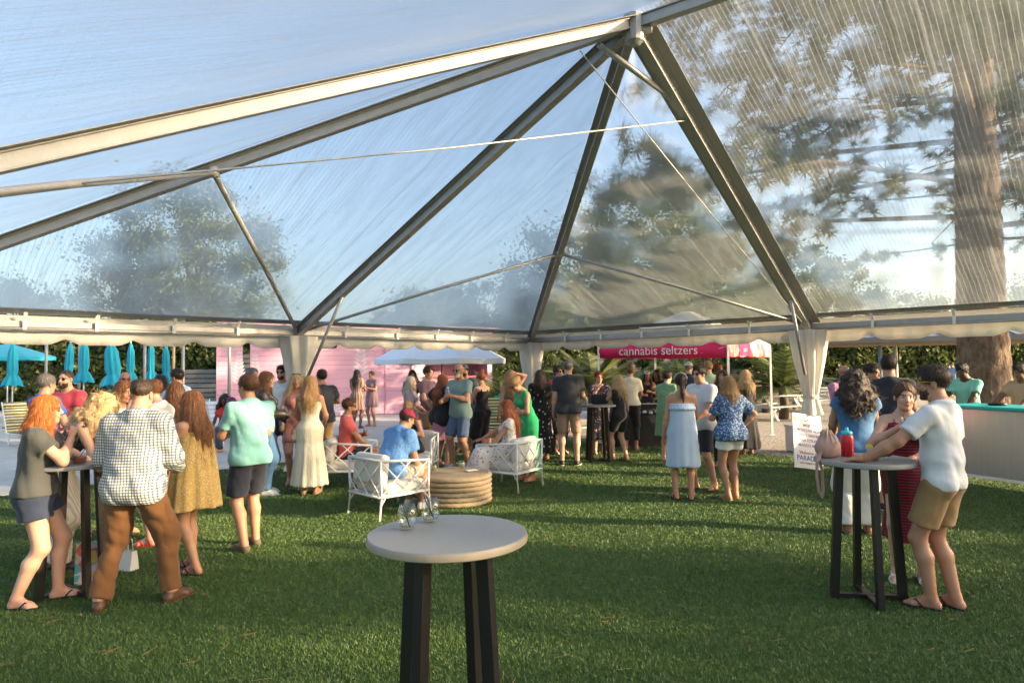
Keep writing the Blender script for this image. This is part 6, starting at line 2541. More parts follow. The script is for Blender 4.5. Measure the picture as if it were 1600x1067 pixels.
tumbler(on_table(T2, 1360, 5.02), 'amber cocktail with lemon wheel and black straw on the right table', AMBER, 0.7, 0.10, 0.042, True, True, 'cocktail_glass', 'cocktail')
tumbler(on_table(T3, 126, 5.35), 'bright orange drink in a squat glass on the left table', ORANGE, 0.6, 0.085, 0.055, True, False, 'cocktail_glass', 'cocktail')
tumbler(on_table(T3, 101, 5.36), 'cloudy pale drink in a glass beside the orange one', MILK, 0.7, 0.11, 0.036, False, False, 'cocktail_glass', 'cocktail')
goblet((gp(720, 9.35).x, gp(720, 9.35).y, 0.392), 'stemless glass of pale drink on the middle of the rope ottoman', PALE, 0.7)
goblet((gp(676, 9.10).x, gp(676, 9.10).y, 0.392), 'stemless glass of pale drink at the left rim of the rope ottoman', PALE, 0.7)

# red squeeze bottle
rb = empty('sports_bottle', on_table(T2, 1319, 5.28), 0, 'red plastic water bottle with turquoise lid on the right table', 'bottle')
RED = solid('red_plastic', (0.55, 0.006, 0.022), 0.3, 0, 0.06, 5, 0, 30, 0.3)
TEALP = solid('teal_plastic', (0.05, 0.50, 0.58), 0.35)
MB().lathe([(0.0, 0.0), (0.043, 0.0), (0.047, 0.006), (0.047, 0.150), (0.040, 0.170), (0.036, 0.172), (0.0, 0.172)], 28).build('body', RED, rb, True)
for z in (0.045, 0.075, 0.105):
    MB().lathe([(0.0468, z), (0.0482, z + 0.003), (0.0468, z + 0.006)], 28, close=True).build('rib', RED, rb, True)
MB().lathe([(0.038, 0.168), (0.041, 0.170), (0.041, 0.190), (0.034, 0.196), (0.014, 0.200), (0.012, 0.222), (0.009, 0.226), (0.0, 0.226)], 24).build('lid', TEALP, rb, True)

# slouchy pink backpack bag with a long strap
LEATH = solid('blush_leather', (0.44, 0.26, 0.20), 0.5, 0, 0.12, 14, 0.6, 60)
bgp = Vector(on_table(T2, 1289, 5.22))
bag = empty('drawstring_bag', bgp, 0.3, 'blush pink slouchy leather bag on the right table, strap hanging down', 'bag')
Fb_ = Field((-0.16, -0.13, -0.01), (0.16, 0.13, 0.30), 0.006)
Fb_.ell((0, 0, 0.085), [0.092, 0.07, 0.092], None, 0.0)
Fb_.cone((-0.035, 0, 0.06), (0.04, 0, 0.06), 0.064, 0.060, 0.03)
Fb_.cone((0, 0, 0.13), (-0.01, 0, 0.175), 0.058, 0.044, 0.03)
X_, Y_, Z_ = Fb_.all()
an_ = np.arctan2(Y_, X_)
Fb_.D += (0.006 * wob(X_, Y_, Z_, 42, 1.0) + 0.006 * np.sin(11 * an_) * np.clip((Z_ - 0.10) / 0.06, 0, 1)).astype(f32)
Fb_.cut((0, 0, 0.001), (0, 0, -1))
v_, q_ = Fb_.mesh()
link('pouch', np_mesh('pouch', v_, q_), LEATH, bag)
MB().tube([(-0.05, 0.0, 0.17), (-0.03, -0.02, 0.205), (0.02, -0.015, 0.205), (0.05, 0.0, 0.17)], 0.007, 6).build('handle', LEATH, bag, True)
MB().lathe([(0.045, 0.150), (0.050, 0.155), (0.045, 0.160)], 20, close=True).build('drawstring', LEATH, bag, True)
mb = MB()
pp = [(-0.07, 0, 0.10), (-0.10, -0.03, 0.04), (-0.135, -0.05, 0.012), (-0.165, -0.065, -0.02), (-0.175, -0.07, -0.13), (-0.16, -0.07, -0.24), (-0.135, -0.07, -0.29), (-0.118, -0.068, -0.24), (-0.115, -0.06, -0.08), (-0.125, -0.04, -0.01), (-0.10, -0.01, 0.015), (-0.07, 0.0, 0.03)]
for a, b in zip(pp[:-1], pp[1:]): mb.bar(a, b, 0.006, 0.026, up=(0, 1, 0))
mb.build('strap', LEATH, bag)
# folded sunglasses on the right table
sg = empty('sunglasses', on_table(T2, 1382, 5.10), 0.8, 'black sunglasses lying on the right table beside the cocktail', 'sunglasses')
mb = MB()
for sx in (-1, 1):
    mb.lathe([(0.0, -0.002), (0.022, -0.002), (0.024, 0.0), (0.022, 0.003), (0.0, 0.003)], 14, (sx * 0.03, 0, 0.025))
mb.tube([(-0.01, 0, 0.027), (0.01, 0, 0.027)], 0.003, 6)
mb.build('lenses', solid('shade_0000', (0.01, 0.01, 0.01), 0.15, 0, 0, 6, 0), sg)
for sx in (-1, 1):
    MB().tube([(sx * 0.055, 0, 0.025), (sx * 0.052, 0.06, 0.012), (sx * 0.045, 0.11, 0.003)], 0.003, 6).build('temple', BLACKM, sg)

# shopping bags under the left table


def floor_bag(loc, rz, w, dp, h, mat, label):
    root = empty('shopping_bag', loc, rz, label, 'bag')
    mb = MB()
    x, y = w / 2, dp / 2
    vs = [(-x, -y, 0), (x, -y, 0), (x, y, 0), (-x, y, 0), (-x * 1.03, -y * 0.8, h * 0.5), (x * 1.03, -y * 0.75, h * 0.5), (x * 1.03, y * 0.8, h * 0.5), (-x * 1.03, y * 0.75, h * 0.5), (-x, -y * 0.5, h), (x, -y * 0.55, h), (x, y * 0.55, h), (-x, y * 0.5, h)]
    fs = [(0, 3, 2, 1)] + [(j * 4 + k, j * 4 + (k + 1) % 4, j * 4 + 4 + (k + 1) % 4, j * 4 + 4 + k) for j in (0, 1) for k in range(4)]
    o = mb.add(vs, fs).build('sack', mat, root)
    o.modifiers.new('thickness', 'SOLIDIFY').thickness = 0.003
    for sy in (-1, 1):
        MB().tube([(-w * 0.2, sy * dp * 0.26, h), (-w * 0.15, sy * dp * 0.2, h + 0.10), (w * 0.15, sy * dp * 0.2, h + 0.10), (w * 0.2, sy * dp * 0.26, h)], 0.005, 6).build('handle', mat, root, True)
    return root


floor_bag((gp(152, 5.75).x, gp(152, 5.75).y, 0.004), 0.2, 0.26, 0.14, 0.34, floral('painterly_print', (0.55, 0.50, 0.45), [(0.55, 0.12, 0.14), (0.10, 0.33, 0.36), (0.62, 0.42, 0.10)], 9, 0.55), 'colourful painterly tote bag on the turf by the left table')
floor_bag((gp(203, 6.1).x, gp(203, 6.1).y, 0.004), -0.3, 0.15, 0.10, 0.17, VINYLW, 'small white paper bag on the turf behind the checked shirt man')

# ---- rope ottoman: stacked coils
ROPE = solid('jute_rope', (0.33, 0.255, 0.16), 0.95, 0, 0.25, 14, 1.0, 110)
ot = empty('rope_ottoman', gp(708, 9.05), 0, 'round jute rope ottoman used as a table between the white chairs', 'ottoman')
for k in range(6):
    z = 0.034 + 0.063 * k
    vs, fs = [], []
    n, m = 90, 8
    for i in range(n):
        a = 2 * math.pi * i / n
        for j in range(m):
            b = 2 * math.pi * j / m
            tw = 0.0055 * math.sin(i * 2.1 + j * 1.571)
            rr = 0.0335 + tw
            vs.append(((0.475 + rr * math.cos(b)) * math.cos(a), (0.475 + rr * math.cos(b)) * math.sin(a), z + rr * math.sin(b)))
    for i in range(n):
        for j in range(m):
            fs.append((i * m + j, ((i + 1) % n) * m + j, ((i + 1) % n) * m + (j + 1) % m, i * m + (j + 1) % m))
    MB().add(vs, fs).build('coil', ROPE, ot, True)
prof = [(0.0, 0.385)]
for k in range(11):
    r0 = 0.02 + 0.042 * k
    prof += [(r0 + 0.004, 0.378), (r0 + 0.021, 0.390), (r0 + 0.038, 0.378)]
MB().lathe(prof + [(0.478, 0.34), (0.47, 0.03), (0.0, 0.03)], 72).build('woven_top', ROPE, ot, True)
bk = empty('menu_card', (gp(735, 9.15).x, gp(735, 9.15).y, 0.393), 0.6, 'small white card lying on the rope ottoman', 'card')
MB().box((0, 0, 0.003), (0.16, 0.10, 0.004)).build('sheet', VINYLW, bk)

# ---- white lattice club chairs
CUSH = cloth('cream_cushion', (0.62, 0.59, 0.53))
CHW = solid('white_lacquer', (0.72, 0.72, 0.70), 0.4, 0, 0.04, 4, 0.1, 60)


def soft_box(name, c, sz, mat, parent, rx=0.0, r=0.05):
    F = Field(np.array(c) - np.array(sz) / 2 - 0.12, np.array(c) + np.array(sz) / 2 + 0.12, 0.018)
    X, Y, Z = F.all()
    X, Y, Z = X - c[0], Y - c[1], Z - c[2]
    cr, sr = math.cos(rx), math.sin(rx)
    Y, Z = cr * Y + sr * Z, -sr * Y + cr * Z
    q = [np.maximum(np.abs(A_) - (s_ / 2 - r), 0) for A_, s_ in zip((X, Y, Z), sz)]
    puff = 0.015 * np.cos(np.clip(X / sz[0], -0.5, 0.5) * math.pi) * np.cos(np.clip((Z if sz[1] < sz[2] else Y) / max(sz[1], sz[2]), -0.5, 0.5) * math.pi)
    F.D = (np.sqrt(q[0] ** 2 + q[1] ** 2 + q[2] ** 2) - r - puff).astype(f32)
    v, f_ = F.mesh()
    return link(name, np_mesh(name, v, f_), mat, parent)


def club_chair(loc, yaw, label):
    root = empty('lattice_chair', loc, R(yaw), label, 'chair', 'white lattice lounge chairs')
    w, dpt, zt, zb = 0.34, 0.35, 0.70, 0.27
    C_ = {'bl': (-w, -dpt), 'br': (w, -dpt), 'fl': (-w, dpt), 'fr': (w, dpt)}
    for k, (x, y) in C_.items():
        sx, sy = (1 if x > 0 else -1), (1 if y > 0 else -1)
        top = zt if sy < 0 else zt - 0.05
        MB().tube([(x * 1.02, y * 1.08, 0.0), (x, y, zb), (x * 1.03, y * 1.04 if sy < 0 else y, top)], 0.016, 8).build('leg', CHW, root, True)
        MB().tube([(x * 0.98, y * 0.82, zb - 0.01), (x * 1.005, y * 1.02, zb - 0.10)], 0.009, 6).build('corner_bracket', CHW, root, True)

    def side(a, b, za, zb2):
        a3, b3 = Vector((a[0], a[1], 0)), Vector((b[0], b[1], 0))
        P = lambda t, z: a3.lerp(b3, t) + Vector((0, 0, z * ((za - zb) * (1 - t) + (zb2 - zb) * t) + zb))
        MB().tube([P(0, 1), P(1, 1)], 0.016, 8).build('top_rail', CHW, root, True)
        MB().tube([P(0, 0), P(1, 0)], 0.015, 8).build('seat_rail', CHW, root, True)
        for q in (((0, 1), (0.62, 0)), ((0.38, 1), (1, 0)), ((0, 0), (0.62, 1)), ((0.38, 0), (1, 1)), ((0, 0.42), (0.30, 0)), ((1, 0.42), (0.70, 0))):
            MB().tube([P(*q[0]), P(*q[1])], 0.0085, 6).build('lattice_bar', CHW, root, True)
    side((-w * 1.03, -dpt * 1.04), (w * 1.03, -dpt * 1.04), zt, zt)
    side((-w * 1.03, -dpt * 1.04), (-w, dpt), zt, zt - 0.05)
    side((w * 1.03, -dpt * 1.04), (w, dpt), zt, zt - 0.05)
    MB().tube([(-w, dpt, zb), (w, dpt, zb)], 0.015, 8).build('seat_rail', CHW, root, True)
    MB().box((0, 0, zb + 0.01), (0.64, 0.66, 0.02)).build('seat_board', CHW, root)
    soft_box('seat_cushion', (0, 0.02, zb + 0.085), (0.63, 0.64, 0.13), CUSH, root)
    soft_box('back_cushion', (0, -0.27, zb + 0.31), (0.62, 0.13, 0.36), CUSH, root, -0.14)
    return root


CH_B = (-1.556, 8.40, 0)
CH_C = (-0.06, 10.02, 0)
CH_A = (gp(548, 10.3).x, 10.3, 0)
CH_D = (gp(645, 10.9).x, 10.9, 0)
club_chair(CH_B, -45, 'white lattice lounge chair nearest the camera, under the man in the red cap')
club_chair(CH_C, 57, 'white lattice lounge chair under the woman in the floral dress')
club_chair(CH_A, -85, 'white lattice lounge chair under the man in the coral polo')
club_chair(CH_D, 178, 'white lattice lounge chair under the blonde in black')

# ---- bar counter
BS = Vector((6.72, 10.35, 0))
bd = Vector((0.40, -0.916, 0)).normalized()
bar = empty('bar_counter', BS, math.atan2(bd.y, bd.x), 'portable bar with brushed steel front and turquoise counter edge', 'bar')


def steel_mat():
    m, nt, b, out = new_mat('brushed_steel')
    f = noise(nt, coords(nt, (60, 60, 0.5)), 3.0, 3)
    c = ramp(nt, f, [(0.3, (0.50, 0.52, 0.54)), (0.7, (0.60, 0.62, 0.64))])
    nt.links.new(c, b.inputs['Base Color'])
    b.inputs['Metallic'].default_value = 0.65
    b.inputs['Roughness'].default_value = 0.3
    bump(nt, b, f, 0.05, 0.002)
    return m


BST = steel_mat()
for k in range(3):
    MB().box((0.75 + 1.5 * k, 0.03, 0.60), (1.492, 0.04, 0.97)).build('front_panel', BST, bar)
MB().box((0.02, 0.40, 0.60), (0.04, 0.70, 0.97)).build('side_panel', BST, bar)
MB().box((2.2, 0.36, 1.115), (4.5, 0.84, 0.055)).build('counter', TEALW, bar, bevel=0.02)
MB().box((2.2, 0.03, 0.095), (4.4, 0.07, 0.03)).build('base_rail', WHITEP, bar)
for k in range(4):
    MB().box((0.1 + 1.4 * k, 0.12, 0.045), (0.06, 0.06, 0.09)).build('caster', BLACKM, bar)
bt = empty('bottle_opener_tray', BS + bd * 0.55 + Vector((0.30, 0.12, 1.146)), 0.4, 'small dark bar tray on the turquoise counter by the pine', 'tray')
MB().lathe([(0.0, 0.0), (0.11, 0.0), (0.13, 0.03), (0.12, 0.03), (0.105, 0.008), (0.0, 0.008)], 20).build('dish', BLACKM, bt, True)

# ---- hand lettered menu board on an easel stand
sgn = empty('menu_board', gp(1259, 11.2), R(14), 'white hand lettered bar menu board leaning on the turf', 'sign')
SI = Matrix.Identity(4)
sgn.rotation_euler = (0, R(9), R(18))
tl = R(-12)
Mt = Matrix.Rotation(tl, 3, 'X')
mb = MB()
mb.box(Mt @ Vector((0, 0, 0.50)), (0.60, 0.02, 0.92), M=Mt)
mb.build('board', solid('board_white', (0.74, 0.76, 0.80), 0.35, 0, 0.03, 3, 0), sgn, bevel=0.004)
Rm = Mt @ Matrix.Rotation(math.pi / 2, 3, 'X')


def sign_line(txt, z, size, col, x=0.0):
    return lettering(txt, size, Mt @ Vector((x, -0.0125, z)), Rm, solid('ink_%02d%02d%02d' % tuple(int(c * 99) for c in col), col, 0.6, 0, 0, 3, 0), sgn, SI, 'lettering', 0.0006, 1.0, size * 0.004)


INKR, INKB, INKV = (0.42, 0.03, 0.08), (0.01, 0.12, 0.38), (0.24, 0.15, 0.34)
sign_line('BAR', 0.87, 0.105, INKV, 0.03)
for i, t in enumerate(('MOJITO', 'MOSCOW MULE', 'MINT WATER', 'PINA COLADA', 'MANGO MARG')):
    z = 0.765 - 0.085 * i
    sign_line(t, z, 0.070, INKV, 0.035)
    MB().lathe([(0.0, 0), (0.012, 0)], 10, (0, 0, 0))
    o = sign_line('*', z - 0.01, 0.09, INKR, -0.24)
sign_line('Welcome to', 0.30, 0.075, INKR)
sign_line('PARADISE', 0.21, 0.115, INKB)
sign_line('MIX * DRINK * SUN', 0.125, 0.042, INKR)
mb = MB()
vs = [Mt @ Vector((-0.25 + 0.04 * math.cos(a), -0.0125, 0.86 + 0.04 * math.sin(a))) for a in [k * 0.5236 for k in range(12)]]
mb.add(vs, [tuple(range(12))])
for k in range(8):
    a = k * math.pi / 4
    mb.bar(Mt @ Vector((-0.25 + 0.05 * math.cos(a), -0.0125, 0.86 + 0.05 * math.sin(a))), Mt @ Vector((-0.25 + 0.065 * math.cos(a), -0.0125, 0.86 + 0.065 * math.sin(a))), 0.008, 0.001)
mb.build('drawn_sun', solid('yellow_ink', (0.75, 0.55, 0.05), 0.6, 0, 0, 3, 0), sgn)

# ================================================================ THE GUESTS
C = cloth
BLK = C('cloth_black', (0.010, 0.010, 0.012))
NAVY = C('cloth_navy', (0.014, 0.018, 0.034))
WHT = C('cloth_white', (0.72, 0.71, 0.68))
CREAM = C('cloth_cream', (0.68, 0.62, 0.48))
DENIM = C('cloth_denim', (0.020, 0.032, 0.065), var=0.3)
DENIML = C('cloth_light_denim', (0.10, 0.22, 0.38), var=0.15)
KHAKI = C('cloth_khaki', (0.34, 0.215, 0.095))
SBLK = solid('shoe_black', (0.012, 0.012, 0.012), 0.5)
SBRN = solid('shoe_brown', (0.10, 0.045, 0.025), 0.5)
STAN = solid('shoe_tan', (0.42, 0.25, 0.13), 0.6)
SWHT = solid('shoe_white', (0.75, 0.74, 0.71), 0.6)
solid('sole_white', (0.72, 0.72, 0.70), 0.6)


def tee(m, sleeve=0.62, hem=0.86, **k): return dict(dict(kind='shirt', mat=m, sleeve=sleeve, hem=hem, fold=0.007), **k)
def polo(m, **k): return tee(m, collar=1, **k)
def tank(m, **k): return dict(dict(kind='tank', mat=m, sleeve=0, straps='thin', hem=0.92, loose=0.010), **k)
def frock(m, hem=0.5, r=0.24, **k): return dict(dict(kind='dress', mat=m, sleeve=0, straps='thin', hem=hem, r=r, loose=0.010), **k)
def shorts(m, L=0.8, **k): return dict(dict(kind='shorts', mat=m, len=L), **k)
def pants(m, **k): return dict(dict(kind='pants', mat=m), **k)
def skirt_(m, hem=0.5, r=0.22, **k): return dict(dict(kind='skirt', mat=m, hem=hem, r=r), **k)


# --- left table group
p1 = person('red-haired woman in charcoal top and denim shorts drinking at the left table', 60, yf=938, H=1.63, yaw=-66, sex='f', build=1.24, skin='fair', hair='bob', hcol='ginger',
            top=tee(C('charcoal_knit', (0.060, 0.064, 0.058)), 0.5, 0.93, loose=0.026, neck=0.095), bottom=shorts(DENIM, 0.42, flare=0.028), shoes=('flip', SBLK),
            arms=('face', 'table'), feet=((0.09, -0.11), (-0.07, 0.15)), toes=(25, 5), lean=4, head=(8, 0), extras=[('shades', (0.05, 0.02, 0.01))])
p2 = person('curly blonde woman in black top bending over the left table', 92, D=6.2, H=1.68, yaw=-64, sex='f', build=1.18, skin='fair', hair='curly', hcol='blonde',
            top=tank(BLK, hem=0.9, straps='wide', neck=0.11), bottom=pants(stripes('cream_rib', (0.66, 0.60, 0.48), (0.50, 0.44, 0.34), 0.02, 0), loose=0.03, flare=0.05), shoes=('shoe', SBLK),
            arms=('table', 'table'), lean=36, head=(10, 12))
p3 = person('heavyset man in blue checked shirt and brown trousers, back turned', 212, yf=940, H=1.76, yaw=2, build=1.24, skin='light', hair='thin', hcol='dark',
            top=polo(plaid('blue_check', (0.80, 0.76, 0.62), (0.045, 0.11, 0.23), (0.045, 0.11, 0.23), 0.0215), sleeve=1.93, hem=0.80, loose=0.017, fold=0.011), bottom=pants(C('brown_twill', (0.150, 0.062, 0.016)), loose=0.014, flare=0.022, fold=0.011), shoes=('shoe', SBRN),
            arms=(((0.20, 0.28, 1.0), (0.55, -0.8, -0.5)), ((0.21, 0.26, 0.98), (0.55, -0.8, -0.5))), feet=((0.25, 0.08), (-0.20, -0.10)), toes=(28, 20), lean=5, head=(0, 10))
p4 = person('long-haired brunette in yellow floral sundress facing the left table', 305, yf=889, H=1.62, yaw=72, sex='f', build=1.02, skin='tan', hair='vlong', hcol='chestnut',
            top=frock(floral('yellow_ditsy', (0.52, 0.33, 0.095), [(0.60, 0.45, 0.22), (0.62, 0.50, 0.30)], 60, 0.36), 0.62, 0.27, waist=0, folds=(7, 0.10)), shoes=('sandal', SBLK),
            arms=('low', 'hold'), feet=((0.08, 0.10), (-0.08, -0.10)), extras=[('shades',)], lean=2)
person('brunette in white sleeveless top behind the checked shirt man', 188, D=7.4, H=1.70, yaw=-108, sex='f', skin='tan', hair='long', hcol='chestnut',
       top=tank(WHT, straps='wide', neck=0.09), bottom=shorts(DENIML, 0.5), arms=('hold', 'low'), head=(0, 12))
p6 = person('person with tousled auburn hair and red vest holding hand to forehead', 246, D=7.0, H=1.71, yaw=82, sex='f', build=0.95, skin='fair', hair='short', hcol='chestnut',
            top=tank(C('crimson_cloth', (0.40, 0.012, 0.035)), straps='wide', neck=0.09, loose=0.02, layers=[dict(name='shawl', mat=WHT, sleeve=0, hem=1.30, loose=0.032, neck=0.09)]),
            bottom=shorts(C('red_cloth', (0.42, 0.02, 0.03)), 0.6), shoes=('sandal', solid('shoe_red', (0.5, 0.03, 0.03))), arms=('low', ((0.08, 0.26, 1.48), (0.4, 0.4, -0.9), 'face')), head=(-10, 18), extras=[('shades',)])
person('long-haired woman in teal top behind the tousled person', 276, D=8.0, H=1.66, yaw=66, sex='f', skin='tan', hair='long', hcol='chestnut', top=tee(C('dusty_teal', (0.18, 0.33, 0.36)), 0.4), bottom=shorts(DENIM, 0.5), arms=('hold', 'down'))
person('grey-haired man in bright blue t-shirt, back turned', 70, D=8.3, H=1.765, yaw=-20, build=1.12, skin='light', hair='crop', hcol='grey',
       top=polo(stripes('royal_stripe', (0.008, 0.13, 0.52), (0.012, 0.17, 0.60), 0.05, 2), hem=0.80), bottom=shorts(NAVY), shoes=('sneaker', SWHT), arms=('hold', 'low'))
p8 = person('bearded man in red t-shirt and sunglasses facing the camera', 106, D=9.4, H=1.82, yaw=172, build=1.18, skin='light', hair='buzz', hcol='dark', top=tee(C('raspberry_cotton', (0.50, 0.045, 0.075)), hem=0.8), bottom=shorts(NAVY), shoes=('sneaker', SWHT),
            arms=('low', 'low'), extras=[('shades',), ('beard',)])
person('bald man in sunglasses and green shirt by the widest parasol', 195, D=10.4, H=1.79, yaw=-140, skin='tan', hair='bald', top=tee(C('sea_green', (0.04, 0.26, 0.20))), bottom=shorts(KHAKI), arms=('low', 'down'), extras=[('shades', (0.15, 0.01, 0.01))])
person('dark-haired woman standing by the slim closed parasol', 252, D=11.4, H=1.74, yaw=150, sex='f', skin='brown', hair='mid', hcol='black', top=tee(WHT), bottom=pants(DENIM), arms=('low', 'down'), extras=[('band', (0.03, 0.03, 0.05))])
person('dark-haired man in pale blue shirt looking left', 279, D=10.6, H=1.82, yaw=82, build=1.05, skin='tan', hair='short', hcol='dark', top=polo(C('pale_blue_shirt', (0.27, 0.42, 0.66)), sleeve=0.75), bottom=shorts(KHAKI), arms=('hold', 'low'))
p12 = person('man in mint polo and navy shorts with boat shoes looking left', 390, yf=853, H=1.745, yaw=48, build=1.08, belly=0.02, skin='tan', hair='short', hcol='brown',
             top=polo(C('mint_polo', (0.20, 0.46, 0.43)), sleeve=0.72, hem=0.86, loose=0.018, fold=0.010), bottom=shorts(NAVY, 0.86, loose=0.022), shoes=('boat', solid('shoe_olive', (0.12, 0.095, 0.06), 0.7)),
             arms=('hold', 'hold'), feet=((0.10, 0.06), (-0.10, -0.10)), head=(18, 0))
# --- seated pair by the pink fence
person('seated woman in red top and sunglasses on the patio', 352, D=15.2, H=1.66, yaw=175, sex='f', skin='deep', hair='curly', hcol='black', sit=0.46, feet=((0.10, 0.42), (-0.10, 0.40)), top=tee(C('scarlet_cotton', (0.60, 0.03, 0.02)), 0.5), bottom=pants(stripes('pastel_stripe', (0.7, 0.6, 0.5), (0.5, 0.2, 0.2), 0.05, 0)), arms=('lap', 'lap'), extras=[('shades',)])
person('seated woman with purple hair facing left on the patio', 372, D=14.8, H=1.62, yaw=120, sex='f', skin='fair', hair='bob', hcol='purple', sit=0.46, feet=((0.10, 0.42), (-0.10, 0.40)), lean=15, top=tee(stripes('plum_stripe', (0.6, 0.5, 0.5), (0.15, 0.05, 0.08), 0.04, 2), 0.4), bottom=pants(DENIM), arms=('chest', 'lap'))
# --- group by the left drape
p15 = person('woman with long wavy brown hair in dark jacket and jeans', 414, D=9.7, H=1.78, yaw=-78, sex='f', skin='fair', hair='wavy', hcol='chestnut', top=tee(WHT, layers=[dict(mat=solid('dark_leather', (0.035, 0.028, 0.025), 0.4), sleeve=1.9, hem=0.98, loose=0.028, open=1, name='jacket')]), bottom=pants(DENIML, loose=0.022, flare=0.03), shoes=('sneaker', SWHT), arms=('hold', 'low'))
person('grey-haired man half hidden behind the wavy-haired woman', 394, D=12.6, H=1.83, yaw=-120, skin='light', hair='crop', hcol='grey', top=tee(NAVY), bottom=shorts(KHAKI), arms=('low', 'down'))
person('bearded man in white t-shirt and sunglasses by the left drape', 441, D=12.0, H=1.87, yaw=176, build=1.12, skin='light', hair='short', hcol='dark', top=tee(floral('white_tee_print', (0.70, 0.71, 0.70), [(0.62, 0.64, 0.63)], 6, 0.25)), bottom=shorts(NAVY), shoes=('sneaker', SWHT), arms=('low', 'down'), extras=[('shades',), ('beard',)])
p18 = person('smiling blonde in pink romper with sunglasses on her head', 463, D=10.6, H=1.74, yaw=196, sex='f', skin='tan', hair='mid', hcol='blonde', top=dict(kind='romper', mat=C('rose_cloth', (0.52, 0.20, 0.16)), sleeve=0, straps='thin', len=0.45, loose=0.02), shoes=('sandal', STAN), arms=('hold', 'chest'), extras=[('shades_up', (0.03, 0.02, 0.02))])
p19 = person('long-haired blonde in cream backless maxi dress, back turned', 484, yf=770, H=1.71, yaw=4, sex='f', skin='tan', hair='long', hcol='honey', top=frock(stripes('cream_gauze', (0.70, 0.65, 0.50), (0.60, 0.55, 0.42), 0.018, 'ang'), 0.13, 0.27, backless=1, folds=(11, 0.06)), shoes=('wedge', STAN), arms=('low', 'low'), feet=((0.09, 0), (-0.09, 0)))
person('dark-haired man in black t-shirt with watch behind the blonde', 503, D=11.6, H=1.78, yaw=30, build=1.12, skin='tan', hair='short', hcol='dark', top=tee(C('ink_tee', (0.016, 0.020, 0.032))), bottom=shorts(KHAKI), arms=(((0.10, 0.25, 1.20), (1, 0, -0.5)), 'low'))
person('woman with long dark hair in brown striped dress by the pink fence', 557, D=20.0, H=1.78, yaw=-20, sex='f', skin='brown', hair='long', hcol='black', top=dict(kind='dress', mat=stripes('brown_stripe', (0.16, 0.075, 0.055), (0.42, 0.28, 0.20), 0.07, 'ang'), sleeve=0.8, hem=0.55, r=0.24, loose=0.03), shoes=('sandal', SBLK), arms=('hold', 'low'))
person('woman in short mauve dress by the pink fence', 581, D=20.7, H=1.72, yaw=150, sex='f', skin='tan', hair='bun', hcol='brown', top=dict(kind='dress', mat=C('mauve_cotton', (0.26, 0.17, 0.18)), sleeve=0.5, hem=0.62, r=0.22, loose=0.02, waist=0), shoes=('sandal', SBLK), arms=('hold', 'chest'))
# --- lounge group
p22 = person('seated man in coral polo and sunglasses looking right', 552, D=10.3, loc=(CH_A[0], CH_A[1], 0), H=1.80, yaw=-80, build=1.08, skin='tan', hair='short', hcol='brown', sit=0.50, pelv=(0, -0.05), feet=((0.10, 0.50), (-0.12, 0.46)), top=polo(C('coral_pique', (0.62, 0.105, 0.10))), bottom=shorts(NAVY, 0.85), shoes=('boat', SBRN), arms=('lap', 'chest'), extras=[('shades',), ('beard',)])
p23 = person('seated man in blue patterned shirt and red cap, leaning forward', 615, D=8.4, loc=(CH_B[0], CH_B[1], 0), H=1.76, yaw=-40, build=1.22, skin='tan', hair='crop', hcol='dark', sit=0.50, pelv=(0, 0.03), lean=24, feet=((0.14, 0.42), (-0.14, 0.44)), top=polo(floral('blue_fleck', (0.13, 0.30, 0.60), [(0.06, 0.17, 0.44)], 60, 0.4), sleeve=0.65, loose=0.024), bottom=shorts(C('stone_chino', (0.45, 0.40, 0.32)), 0.86), shoes=('sneaker', SWHT), arms=('lap', 'lap'), extras=[('cap', (0.36, 0.008, 0.045))], head=(-12, 10))
p24 = person('seated blonde woman in black top and round sunglasses', 640, D=10.6, loc=(CH_D[0], CH_D[1], 0), H=1.68, yaw=152, sex='f', skin='tan', hair='bun', hcol='honey', sit=0.50, lean=16, feet=((0.10, 0.46), (-0.10, 0.44)), top=tank(BLK), bottom=pants(BLK), shoes=('sandal', SBLK), arms=('lap', ((0.10, 0.30, 0.82), (0.6, 0.2, -0.8))), extras=[('shades', (0.03, 0.015, 0.01))], head=(25, 0))
p34 = person('seated auburn-haired woman in white floral ruffled dress', 803, D=9.95, loc=(CH_C[0], CH_C[1], 0), H=1.70, yaw=92, sex='f', skin='tan', hair='long', hcol='auburn', sit=0.52, feet=((0.12, 0.62), (-0.14, 0.48)), top=dict(kind='dress', mat=floral('rose_print', (0.72, 0.66, 0.60), [(0.45, 0.12, 0.13), (0.12, 0.14, 0.09), (0.58, 0.28, 0.30)], 20, 0.26), sleeve=0.28, cuff=0.04, len=1.72, loose=0.012), shoes=('sandal', STAN), arms=(((0.22, 0.52, 0.66), (0.6, -0.4, -0.5), 'lap'), 'lap'), head=(8, 6))
